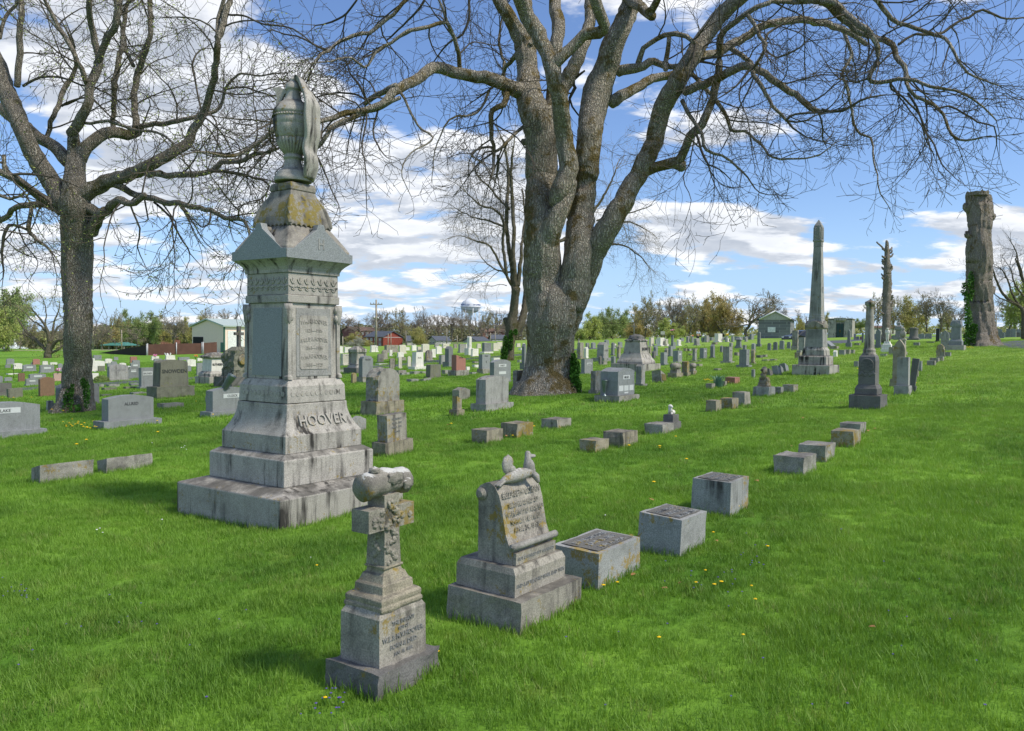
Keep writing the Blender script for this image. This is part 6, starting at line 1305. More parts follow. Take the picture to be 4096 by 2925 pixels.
# gabled pedestal, drum, tiered urn stones, shaft stones
def tiers(fr, u0, u1, vt, vb, label, mats, prof, yaw=TH, Yd=None, r=1.0, name='pedestal_monument', text=None, gable=None, round_=False):
    c, w_, d, h = fit(fr, u0, u1, vt, vb, r, yaw, Yd); e = empty(name, c, yaw, label, 'monument', None)
    for k, (pn, pts) in enumerate(prof):
        mb = MB()
        if round_ and pn != 'base': mb.lathe([(z*h, s*w_/2) for z, s in pts], 28)
        else: mb.rect([(z*h-(.15 if (k == 0 and i == 0) else 0), s*w_/2, s*d/2) for i, (z, s) in enumerate(pts)])
        if gable and pn == gable[0]:
            z0, z1, s = gable[1]
            for (r_, n_) in FACES:
                r_, n_ = Vector(r_), Vector(n_); a = s*w_/2; b = s*d/2; hw_ = abs(r_.x)*a+abs(r_.y)*b; o_ = abs(n_.x)*a+abs(n_.y)*b
                g = [(-hw_, z0*h), (hw_, z0*h), (0, z1*h)]; vs = [r_*x+n_*o_+Vector((0, 0, z)) for x, z in g]+[r_*x*.6+n_*o_*.2+Vector((0, 0, z)) for x, z in g]
                mb.add(vs, [(0, 1, 2), (1, 0, 3, 4), (2, 1, 4, 5), (0, 2, 5, 3)])
        if text and pn == text[0]: mb.text(text[1], text[2]*h, (-text[4]*w_/2 if text[5] else 0, 0 if text[5] else -text[4]*d/2, text[3]*h), (0, -1, 0) if text[5] else (1, 0, 0), (0, 0, 1), .015, 1, w_*.62)
        mb.build(pn, [ST[mats[min(k, len(mats)-1)]], ST['lett']], e, .012)
    return e, c, w_, d, h
tiers('M', 763, 1203, 570, 865, 'big dark streaked tiered monument with draped stone top, right of the huge tree', ['mon', 'mon', 'mon', 'mon'],
      [('base', [(0, 1), (.24, 1)]), ('plinth', [(.24, .78), (.30, .78), (.35, .74), (.42, .66), (.50, .60), (.55, .57)]), ('die', [(.55, .52), (.93, .44)]), ('cap', [(.93, .48), (.97, .49), (1.0, .40)])], text=('die', 'JULIAN', .12, .66, .53, False))
_e, c, w_, d, h = [None, *fit('M', 763, 1203, 525, 865, 1.0)]
mb = MB(); mb.blob((0, 0, 0), (w_*.23, d*.23, .18), 5, .25, 2.2, 3); o = mb.build('drape', [ST['dark']], [q for q in COL.objects if q.get('label', '').startswith('big dark streaked')][0]); o.location = (0, 0, fit('M', 763, 1203, 570, 865, 1.0)[3]*1.0)
tiers('R', 1578, 1757, 403, 673, 'gabled blue grey pedestal monument just left of the thick dead trunk', ['mon', 'gran', 'gran', 'gran'],
      [('base', [(0, 1), (.17, 1)]), ('plinth', [(.17, .72), (.30, .72), (.36, .60)]), ('die', [(.36, .56), (.78, .52)]), ('cap', [(.78, .62), (.84, .64), (.86, .5), (.98, .5), (1, .45)])], gable=('cap', (.84, .97, .64)), yaw=TH2)
tiers('R', 1228, 1357, 437, 545, 'squat round drum shaped grey monument on the far right lawn', ['dark'], [('base', [(0, .95), (.12, .95)]), ('drum', [(.12, .86), (.25, .74), (.3, .7), (.88, .68), (.9, .74), (.96, .74), (1, .5)])], yaw=TH2, Yd=78, round_=True)
tiers('R', 1113, 1203, 340, 530, 'slender tiered stone with urn finial behind the thin dead trunk', ['grey'], [('base', [(0, 1), (.14, 1)]), ('die', [(.14, .72), (.42, .6), (.46, .78), (.5, .8), (.62, .8), (.66, .5)]), ('urn', [(.66, .22), (.7, .3), (.78, .42), (.82, .25), (.84, .12), (.9, .2), (.97, .22), (1, .04)])], yaw=TH2, Yd=80, round_=False)
tiers('R', 1150, 1238, 462, 720, 'weathered stone crowned by a round urn, right behind the gothic stone', ['lime'], [('base', [(0, 1), (.14, 1)]), ('die', [(.14, .72), (.5, .66), (.56, .8), (.6, .6)]), ('urn', [(.6, .3), (.64, .42), (.7, .62), (.76, .66), (.84, .5), (.88, .28), (.91, .4), (.95, .36), (1, .05)])], yaw=TH2, round_=False)
tiers('M', 1855, 1938, 535, 642, 'grey stone with peaked pagoda like cap left of the block building', ['grand'], [('base', [(0, 1), (.14, 1)]), ('plinth', [(.14, .8), (.28, .7)]), ('die', [(.28, .6), (.68, .56)]), ('cap', [(.68, .8), (.76, .82), (.9, .4), (1, .25)])], yaw=TH, Yd=62)
tiers('R', 1030, 1058, 455, 480, 'tiny far stone beside the thin dead trunk', ['gran'], [('base', [(0, 1), (1, .8)])], Yd=96, yaw=TH2, name='headstone')
# cross monument right of the huge trunk
c, w_, d, h = fit('M', 455, 495, 510, 650, 1, Yd=60)
e = empty('stone_cross', c, TH, 'stone cross rising right behind the right edge of the huge trunk', 'headstone', HG)
mb = MB(); mb.rect([(-.1, w_*.5, w_*.5), (h*.2, w_*.4, w_*.4), (h*.5, w_*.3, w_*.3)]); mb.build('pedestal', [ST['grey']], e); mb = MB(); mb.box(-w_*.12, w_*.12, -w_*.1, w_*.1, h*.5, h); mb.box(-w_*.42, w_*.42, -w_*.1, w_*.1, h*.76, h*.86); mb.build('cross', [ST['lime']], e)
# log shaped group
for fr, a, lb in [('M', (1268, 1402, 778, 918), 'log shaped stone lying on a lichened block, left part of the log group'), ('M', (1448, 1525, 780, 888), 'short log shaped stone, right part of the log group')]:
    c, w_, d, h = fit(fr, *a, .6); e = empty('log_headstone', c, TH, lb, 'headstone', HG)
    mb = MB(); mb.rock(w_/2, d/2, -.1, h*.33, .02, 61, .08); mb.build('base', [ST['limel']], e)
    mb = MB(); mb.rock(w_*.36, d*.4, h*.33, h*.55, .02, 62, .08); mb.tube([(-w_*.42, 0, h*.76), (0, 0, h*.77), (w_*.42, 0, h*.76)], [h*.23, h*.24, h*.23], 16); mb.build('log', [ST['lime']], e)
H_('M', 1375, 1472, 766, 902, 'limel', 'short square pillar with moulded cap between the two log shaped stones', 'shoulder', 1.0, .25, .7, rough=.004, thick=.7)
# roll on the roll topped stone
# lamb stone
c, w_, d, h = fit('M', 1203, 1387, 1145, 1390, .72)
e = empty('lamb_monument', c, TH, 'small stone with carved resting lamb on top, behind a rough pale block', 'grave monument', None)
mb = MB(); mb.rock(w_*.5, d*.5, -.1, h*.34, .012, 71, .05); mb.build('base', [ST['dark']], e)
mb = MB(); mb.rock(w_*.37, d*.38, h*.34, h*.60, .008, 72, .05); mb.build('pedestal', [ST['dark']], e)
bm_l = MB(); s_ = w_
bm_l.blob((.06*s_, 0, h*.68), (.27*s_, .17*s_, .10*h), 3, .08, 2, 3); bm_l.tube([(-.10*s_, -.02*s_, h*.70), (-.20*s_, -.03*s_, h*.80), (-.23*s_, -.03*s_, h*.90)], [.13*s_, .10*s_, .085*s_], 12)
bm_l.blob((-.25*s_, -.06*s_, h*.93), (.10*s_, .12*s_, .065*h), 9, .06, 2, 2); bm_l.blob((-.27*s_, -.15*s_, h*.895), (.055*s_, .07*s_, .04*h), 4, .04, 2, 2)
for sy in (-1, 1): bm_l.blob((-.24*s_+sy*.08*s_, -.02*s_, h*.93), (.03*s_, .05*s_, .03*h), 2, .05, 2, 2)
bm_l.tube([(-.18*s_, -.12*s_, h*.66), (-.30*s_, -.14*s_, h*.635)], [.05*s_, .04*s_], 8); bm_l.tube([(.22*s_, .1*s_, h*.70), (.30*s_, .12*s_, h*.64)], [.05*s_, .03*s_], 8)
bm_l.build('lamb', [ST['white']], e)
# rustic stump stone with curved head
c, w_, d, h = fit('M', 2022, 2222, 833, 1080, .8)
e = empty('rustic_monument', c, TH, 'rustic stump shaped stone with a curved scroll top on a grey block', 'grave monument', None)
mb = MB(); mb.rock(w_*.5, d*.5, -.1, h*.34, .012, 81, .06); mb.build('base', [ST['grey']], e)
mb = MB()
for k in range(7): mb.rock(w_*(.30-.015*k), d*(.30-.01*k), h*(.34+.05*k), h*(.395+.05*k), .03, 82+k, .05, 0, .01, (0, 0), 0)
mb.build('stacked_rocks', [ST['limel']], e)
mb = MB(); mb.tube([(-w_*.10, 0, h*.66), (-w_*.22, 0, h*.80), (-w_*.18, 0, h*.93), (-w_*.02, 0, h*.985), (w_*.12, 0, h*.90), (w_*.20, 0, h*.78)], [w_*.13, w_*.15, w_*.15, w_*.14, w_*.10, w_*.05], 14); mb.build('curved_scroll', [ST['lime']], e)
# white angel
c, w_, d, h = fit('R', 998, 1115, 457, 690, .9, TH2)
e = empty('angel_statue', c, TH2, 'white statue of a standing child angel on a tiered pedestal', 'statue', None)
mb = MB(); mb.rect([(-.1, w_*.5, d*.45), (h*.14, w_*.5, d*.45), (h*.14, w_*.42, d*.38), (h*.30, w_*.38, d*.34), (h*.34, w_*.28, d*.28), (h*.42, w_*.24, d*.24)]); mb.build('pedestal', [ST['white']], e, .01)
def skinfig(name, joints, edges, mat, parent, loc=(0, 0, 0)):
    me = bpy.data.meshes.new(name); me.from_pydata([j[:3] for j in joints], edges, []); me.materials.append(mat)
    o = bpy.data.objects.new(name, me); COL.objects.link(o); o.parent = parent; o.location = loc
    sk = o.modifiers.new('skin', 'SKIN'); sk.use_smooth_shade = True
    for i, j in enumerate(joints): me.skin_vertices[0].data[i].radius = (j[3], j[4] if len(j) > 4 else j[3]); me.skin_vertices[0].data[i].use_root = (i == 0)
    s = o.modifiers.new('sub', 'SUBSURF'); s.levels = s.render_levels = 1; return o
u_ = h*.56; zb_ = h*.42
J = [(0, 0, zb_+u_*.50, u_*.11, u_*.09), (0, 0, zb_+u_*.66, u_*.10, u_*.08), (0, 0, zb_+u_*.78, u_*.05), (0, -.01, zb_+u_*.86, u_*.085), (0, -.01, zb_+u_*.95, u_*.08),
     (u_*.09, 0, zb_+u_*.74, u_*.05), (u_*.14, -u_*.04, zb_+u_*.60, u_*.04), (u_*.04, -u_*.10, zb_+u_*.58, u_*.03), (-u_*.09, 0, zb_+u_*.74, u_*.05), (-u_*.14, -u_*.04, zb_+u_*.60, u_*.04), (-u_*.02, -u_*.11, zb_+u_*.62, u_*.03),
     (0, 0, zb_+u_*.34, u_*.15, u_*.12), (u_*.05, 0, zb_+u_*.18, u_*.045), (u_*.05, 0, zb_, u_*.035), (-u_*.05, 0, zb_+u_*.18, u_*.045), (-u_*.06, -.02, zb_, u_*.035)]
skinfig('child_figure', J, [(0, 1), (1, 2), (2, 3), (3, 4), (1, 5), (5, 6), (6, 7), (1, 8), (8, 9), (9, 10), (0, 11), (11, 12), (12, 13), (11, 14), (14, 15)], ST['white'], e)
for sx in (-1, 1):
    mb = MB(); mb.prism([(0, zb_+u_*.5), (sx*u_*.10, zb_+u_*.42), (sx*u_*.2, zb_+u_*.62), (sx*u_*.16, zb_+u_*.82), (0, zb_+u_*.74)], u_*.09, u_*.13, 0); mb.build('wing', [ST['white']], e)
# ------------------------------------------------------------------ small things in the cemetery
MT_ = {'iron': flat('dark_iron', (.03, .035, .03), .5, .5, .6), 'zinc': flat('galvanised_metal', (.18, .22, .23), .45, .5, .7), 'white': flat('white_paint', (.75, .75, .72), .6), 'cream': flat('cream_siding', (.86, .68, .56), .7, .3, 0, .05), 'greenm': flat('green_metal', (.06, .16, .12), .5), 'roofg': flat('pale_green_roof', (.40, .47, .43), .5, .4, 0, .06), 'dk': flat('dark_opening', (.02, .02, .022), .9),
       'brick': flat('red_brick', (.26, .065, .045), .9, .2, 0, .2, 3), 'brickd': flat('dull_brick', (.22, .10, .08), .9, .2, 0, .2, 2), 'slate': flat('slate_roof', (.09, .10, .12), .8, .2, 0, .15, 2), 'brroof': flat('brown_roof', (.16, .10, .075), .8), 'siding': flat('beige_siding', (.42, .42, .36), .8), 'glass': flat('dark_glass', (.03, .035, .045), .2, .6), 'bronze': flat('bronze_plaque', (.20, .15, .04), .5, .5, .3), 'screen': flat('brown_fence_screen', (.125, .065, .05), .9, .2, 0, .12, 1.5), 'screend': flat('dark_fence_screen', (.03, .022, .018), .9), 'galv': flat('fence_post', (.42, .42, .42), .5, .4, .4), 'wood': flat('grey_pole_wood', (.32, .28, .22), .9, .2, 0, .2, 3), 'pinkf': flat('pink_petals', (.75, .2, .4), .7), 'yel': flat('yellow_petals', (.85, .55, .01), .7), 'oran': flat('orange_petals', (.85, .25, .05), .7), 'vio': flat('violet_petals', (.14, .10, .36), .7), 'whf': flat('white_petals', (.8, .8, .78), .7), 'stem': flat('flower_stem', (.07, .17, .03), .8), 'leafdry': flat('dry_leaf', (.33, .17, .07), .9), 'water': flat('white_spray', (.8, .83, .85), .5), 'blue': flat('blue_letters', (.06, .10, .3), .6), 'tank': flat('white_tank_paint', (.72, .74, .76), .5, .4, 0, .03, .5), 'car': flat('dark_blue_car_paint', (.10, .12, .17), .3, .6, .2, .05), 'carb': flat('black_car_paint', (.012, .013, .015), .25, .6, .1, .05), 'tyre': flat('tyre_rubber', (.015, .015, .015), .9), 'rim': flat('alloy_rim', (.4, .4, .42), .35, .5, .8), 'lamp': flat('red_tail_lamp', (.4, .02, .02), .3), 'skin': flat('skin', (.48, .30, .22), .6), 'shirt': flat('light_blue_shirt', (.45, .52, .62), .8), 'pants': flat('dark_trousers', (.05, .05, .06), .9), 'hair': flat('dark_hair', (.04, .03, .02), .9)}
# plaque on the slanted stone
pl = [o for o in COL.objects if o.get('label', '').startswith('rough slanted stone holding')][0]
bb = pl.children[0].bound_box; wv_ = max(b[0] for b in bb); zt_ = max(b[2] for b in bb); yf_ = min(b[1] for b in bb)
mb = MB(); mb.box(-wv_*.72, wv_*.72, yf_-.02, yf_+.02, zt_*.12, zt_*.66); o = mb.build('plaque', [MT_['bronze']], pl)
# shepherd hooks
def hook(fr, x, yt, yb, label, xr, bucket=False):
    g = ground(*F(fr, x, yb)); h = EYE+raydir(*F(fr, x, yt))[1]*g.y-g.z; rw = abs(xr)*FR[fr][2]*g.y/FPX; sg = 1 if xr > 0 else -1
    e = empty('shepherd_hook', g, 0, label, 'garden hook', None)
    mb = MB(); pts = [(0, 0, -.05), (0, 0, h-rw)]+[(sg*rw*(1-math.cos(a)), 0, h-rw+rw*math.sin(a)) for a in (.4, .8, 1.2, 1.57, 2.0, 2.4, 2.8, 3.14)]+[(sg*rw*2.1, 0, h-rw*1.4)]
    mb.tube(pts, .008 if g.y < 30 else .012, 6); mb.build('rod', [MT_['iron']], e)
    return g, h, rw, sg
g, h, rw, sg = hook('L', 1985, 815, 1255, 'tall black garden hook holding a tin bucket left of the urn monument', 34, True)
be = empty('hanging_bucket', (g.x+rw*2.35, g.y, g.z+h-rw*2.2), 0, 'narrow galvanised bucket hanging tilted from the garden hook', 'bucket', None, (0, R(32)))
mb = MB(); mb.lathe([(-.34, .06), (-.335, .068), (-.02, .095), (-.005, .102), (0, .10), (-.01, .088), (-.3, .06)], 20); mb.build('bucket', [MT_['zinc']], be)
mb = MB(); mb.tube([(-.095, 0, -.01), (-.06, 0, .09), (0, 0, .12), (.06, 0, .09), (.095, 0, -.01)], .005, 6); mb.build('handle', [MT_['iron']], be)
hook('C', 622, 697, 850, 'empty black garden hook beside the slim stepped stone', -14); hook('C', 448, 640, 690, 'small black garden hook in the far rows right of the shrine like monument', 9); hook('C', 1075, 625, 690, 'small black garden hook above the red granite headstone', -10); hook('M', 1437, 625, 760, 'thin black garden hook on the right lawn, left one', -10); hook('M', 1590, 615, 655, 'thin black garden hook behind the angel headstone', -9); hook('M', 1524, 590, 650, 'thin black garden hook below the person', -8); hook('L', 122, 800, 920, 'thin black garden hook at the far left', 9); hook('L', 985, 697, 760, 'thin black garden hook before the dark sloping fence', 9); hook('L', 1800, 585, 700, 'black hook on the end post of the brown fence', 7)
# vase at the light grey double headstone
c = ground(*F('M', 705, 1090)); mg_ = [o for o in COL.objects if o.get('label', '').startswith('light grey double headstone')][0]
mb = MB(); s_ = .16; c = at(*F('M', 705, 1076), mg_.location.y-.35)
mb.lathe([(0, .06), (.02, .055), (.04, .025), (.08, .02), (.12, .035), (.30, .062), (.36, .075), (.37, .078), (.36, .06)], 18); tag(mb.build('vase', [MT_['zinc']]), 'slim metal flower vase on the base of the light grey double headstone', 'vase', None, c)
# flower bunches
def bouquet(fr, x, y, wpx, mat, label, Yd, n=22):
    c = at(*F(fr, x, y), Yd); r_ = wpx*FR[fr][2]*Yd/FPX/2; mb = MB(); rg = random.Random(int(x))
    e = empty('flower_bouquet', c, 0, label, 'flowers', None)
    for k in range(n): a = rg.uniform(0, 6.28); q = r_*math.sqrt(rg.random()); mb.blob((q*math.cos(a), q*math.sin(a), rg.uniform(-.3, .7)*r_), (r_*.22, r_*.22, r_*.18), k, .3, 3, 1, 0 if rg.random() < .75 else 1, False)
    mb.build('blooms', [MT_[mat], MT_['whf']], e); mb = MB()
    for k in range(8): a = k*.8; mb.tube([(math.cos(a)*r_*.8, math.sin(a)*r_*.8, r_*.1), (0, 0, -r_*1.6)], r_*.05, 5)
    mb.build('stems', [MT_['stem']], e)
def dep(lbl): return [o for o in COL.objects if o.get('label', '').startswith(lbl)][0].location.y
bouquet('L', 515, 845, 48, 'pinkf', 'pink and white flowers on the pink granite headstone', dep('pink granite headstone'))
bouquet('L', 1374, 716, 36, 'pinkf', 'pink flowers on a white headstone by the brown fence', dep('white headstone with pink flowers'))
bouquet('L', 1735, 722, 32, 'oran', 'orange and yellow flowers on the small white headstone by the fence', dep('small white headstone with orange'))
bouquet('L', 1490, 712, 50, 'whf', 'white and pink flowers on the wide stepped headstone by the brown fence', dep('wide white headstone with stepped'))
bouquet('M', 1789, 530, 32, 'yel', 'yellow and white flowers on a headstone near the block building', dep('headstone with yellow')); bouquet('M', 1842, 533, 30, 'whf', 'white flowers on a headstone near the block building', dep('headstone with white flowers'))
bouquet('M', 1487, 542, 22, 'oran', 'orange flowers on a headstone near the person', dep('narrow headstone with orange')); bouquet('L', 845, 857, 26, 'whf', 'small white flowers before the dark green headstone', dep('small dark green')); bouquet('L', 1142, 818, 30, 'whf', 'small flower bunch left of the dark grey name plate headstone', dep('dark grey headstone with name plate between')-.5)
# vase pillar with pink flowers
c, w_, d, h = fit('M', 1292, 1323, 497, 590, 1, Yd=78); e = empty('flower_pillar', c, TH, 'tall grey pillar shaped vase with pink flowers on top', 'vase pillar')
mb = MB(); mb.rect([(-.1, w_*.6, w_*.6), (h*.1, w_*.6, w_*.6), (h*.12, w_*.4, w_*.4), (h*.9, w_*.36, w_*.36), (h*.94, w_*.5, w_*.5), (h, w_*.5, w_*.5)]); mb.build('pillar', [ST['grand']], e)
bouquet('M', 1306, 490, 32, 'pinkf', 'pink flowers standing on the tall pillar vase', 78)
# spiky plant
g = ground(*F('M', 1715, 1003)); mb = MB(); rg = random.Random(3)
for k in range(90):
    a = rg.uniform(0, 6.28); l = rg.uniform(.22, .46); s_ = rg.uniform(.15, .8); w2 = .009; d_ = Vector((math.cos(a), math.sin(a), 0)); pr = Vector((-d_.y, d_.x, 0)); q = d_*rg.uniform(0, .1)
    mb.add([q-pr*w2, q+pr*w2, q+d_*l*s_*.4+Vector((0, 0, l*.7))+pr*w2, q+d_*l*s_*.4+Vector((0, 0, l*.7))-pr*w2, q+d_*l*s_+Vector((0, 0, l*(1-.3*s_)))], [(0, 1, 2, 3), (3, 2, 4)])
tag(mb.build('iris_plant', [flat('blue_green_leaf', (.15, .27, .2), .6)]), 'clump of spiky grey green leaves between two grey blocks', 'plant', None, g)
# shrub right of the left tree
g = ground(*F('L', 902, 955)); T = Tubes(); r_ = 70*FR['L'][2]*g.y/FPX
for k in range(2600):
    v = rng.normal(size=3); v /= np.linalg.norm(v); v *= rng.uniform(.55, 1)**.5; T.leaf.append(np.array([v[0]*r_, v[1]*r_*.7, abs(v[2])*r_*.75+.03]))
for k in range(8): a = k*.8; T.add([(0, 0, 0), (math.cos(a)*r_*.5, math.sin(a)*r_*.4, r_*.5)], [.015, .008], 4)
e = empty('shrub', g, 0, 'low round green shrub before the wide pale headstone', 'shrub'); T.build('foliage', [BK['twig'], LF['green']], e, 0, None, .05)
# dandelions, violets, fallen leaves
def bloom(name, mat, r_, h_, n):
    mb = MB(); mb.tube([(0, 0, -.02), (.005, 0, h_)], .0022, 5, 1)
    for k in range(n):
        a = 6.283*k/n; for_r = r_; c0 = Vector((math.cos(a)*r_*.5, math.sin(a)*r_*.5, h_+.004)); mb.blob(c0, (r_*.42, r_*.42, r_*.16), k, .2, 3, 1, 0, False)
    mb.blob((0, 0, h_+.006), (r_*.5, r_*.5, r_*.3), 1, .2, 3, 1, 0, False)
    return mb.build(name, [MT_[mat], MT_['stem']])
dan = bloom('dandelion', 'yel', .021, .065, 9); vio = bloom('violet', 'vio', .011, .06, 5); daisy = bloom('white_flower', 'whf', .010, .06, 6)
def scatter(o, spots, label, cat, group, sc=1):
    for i, (fr, x, y) in enumerate(spots):
        c = o if i == 0 else o.copy()
        if i: COL.objects.link(c)
        g = ground(*F(fr, x, y)); s_ = sc*random.uniform(.7, 1.1)*(1+g.y*.02); c.scale = (s_,)*3 if g.y > 7 else (s_*.62, s_*.62, .62); tag(c, label, cat, group, g, random.uniform(0, 6))
ds = [('B', 740, 1422), ('B', 1493, 980), ('B', 1630, 940), ('B', 1860, 706), ('B', 1903, 676), ('B', 1132, 137), ('B', 848, 120), ('B', 1282, 30), ('B', 1382, 258), ('B', 1077, 486), ('B', 1705, 1400), ('B', 1640, 1443), ('B', 1985, 1456), ('B', 2020, 1570), ('B', 1557, 1295), ('B', 2135, 1063), ('B', 1540, 950), ('M', 1336, 1470), ('M', 1193, 1572), ('M', 923, 1558),
      ('M', 1805, 978), ('C', 1120, 1365), ('C', 1665, 1462), ('C', 1855, 1385), ('L', 766, 1510), ('L', 680, 1553), ('L', 840, 1380), ('L', 628, 1360), ('L', 590, 1375), ('L', 560, 1240), ('L', 460, 1233), ('L', 690, 1357), ('L', 740, 1385), ('L', 1400, 1440), ('L', 1395, 1330), ('L', 1740, 1145), ('L', 1890, 1275), ('L', 770, 1395), ('L', 800, 1395), ('L', 640, 1308), ('K', 740, 1280), ('K', 75, 1565), ('K', 25, 750), ('D', 1463, 1440), ('D', 1650, 1430), ('D', 1545, 1310), ('D', 1340, 1315), ('R', 1315, 985), ('R', 1540, 770), ('R', 1755, 662), ('R', 1780, 660), ('R', 1400, 812), ('R', 795, 858), ('L', 20, 1110), ('L', 280, 1110), ('L', 120, 1120)]
ds += [('M', 1590+k*11, 955+(k*7 % 9)) for k in range(9)]+[('L', 560+k*27, 1330+(k*37 % 60)) for k in range(12)]+[('R', 1765+k*8, 655+(k*5 % 12)) for k in range(8)]
scatter(dan, ds, 'single yellow dandelion blooming in the green lawn', 'dandelion', 'yellow dandelions scattered over the lawn')
rv_ = random.Random(8)
def clus(fr, x, y, sx_, sy_, n): return [(fr, x+rv_.gauss(0, sx_), y+rv_.gauss(0, sy_)) for _ in range(n)]
vs_ = clus('K', 120, 1545, 55, 35, 12)+clus('B', 1640, 1350, 150, 70, 12)+clus('B', 1980, 1150, 60, 90, 10)+clus('D', 45, 1325, 28, 12, 12)+clus('D', 250, 1400, 180, 70, 16)+[('D', rv_.uniform(1250, 2260), rv_.uniform(1180, 1600)) for _ in range(24)]+clus('D', 720, 1580, 30, 20, 8)
scatter(vio, vs_, 'tiny violet flower in the green lawn', 'violet', 'tiny violets scattered over the lawn')
scatter(daisy, [('D', 215, 1195), ('D', 222, 1190), ('D', 360, 1170), ('D', 690, 1250), ('D', 228, 1198), ('L', 1350, 1530), ('L', 1610, 1580), ('L', 1640, 1560), ('L', 1655, 1590), ('L', 1630, 1570), ('C', 1800, 1330), ('B', 628, 790)], 'tiny white flower in the green lawn', 'flower', 'tiny white flowers in the lawn')
mb = MB(); vs = [(-.03, 0, .04), (-.01, -.018, .045), (.03, -.01, .05), (.04, .005, .042), (.02, .02, .056), (-.01, .018, .05)]; mb.add(vs, [(0, 1, 5), (1, 2, 4, 5), (2, 3, 4)]); lf_ = mb.build('fallen_leaf', [MT_['leafdry']])
scatter(lf_, [('B', 885, 1320), ('B', 868, 945), ('B', 2025, 448), ('B', 445, 610), ('B', 1170, 1455), ('B', 1655, 1000), ('B', 1330, 1395), ('B', 1060, 620), ('R', 310, 1290), ('R', 205, 1545), ('R', 890, 1410), ('R', 935, 1390), ('C', 1100, 1362), ('C', 1610, 1455), ('M', 1040, 1470), ('M', 30, 1480), ('D', 1935, 1410), ('D', 310, 1650)], 'dry brown leaf lying on the green lawn', 'leaf', 'dry leaves lying on the lawn')

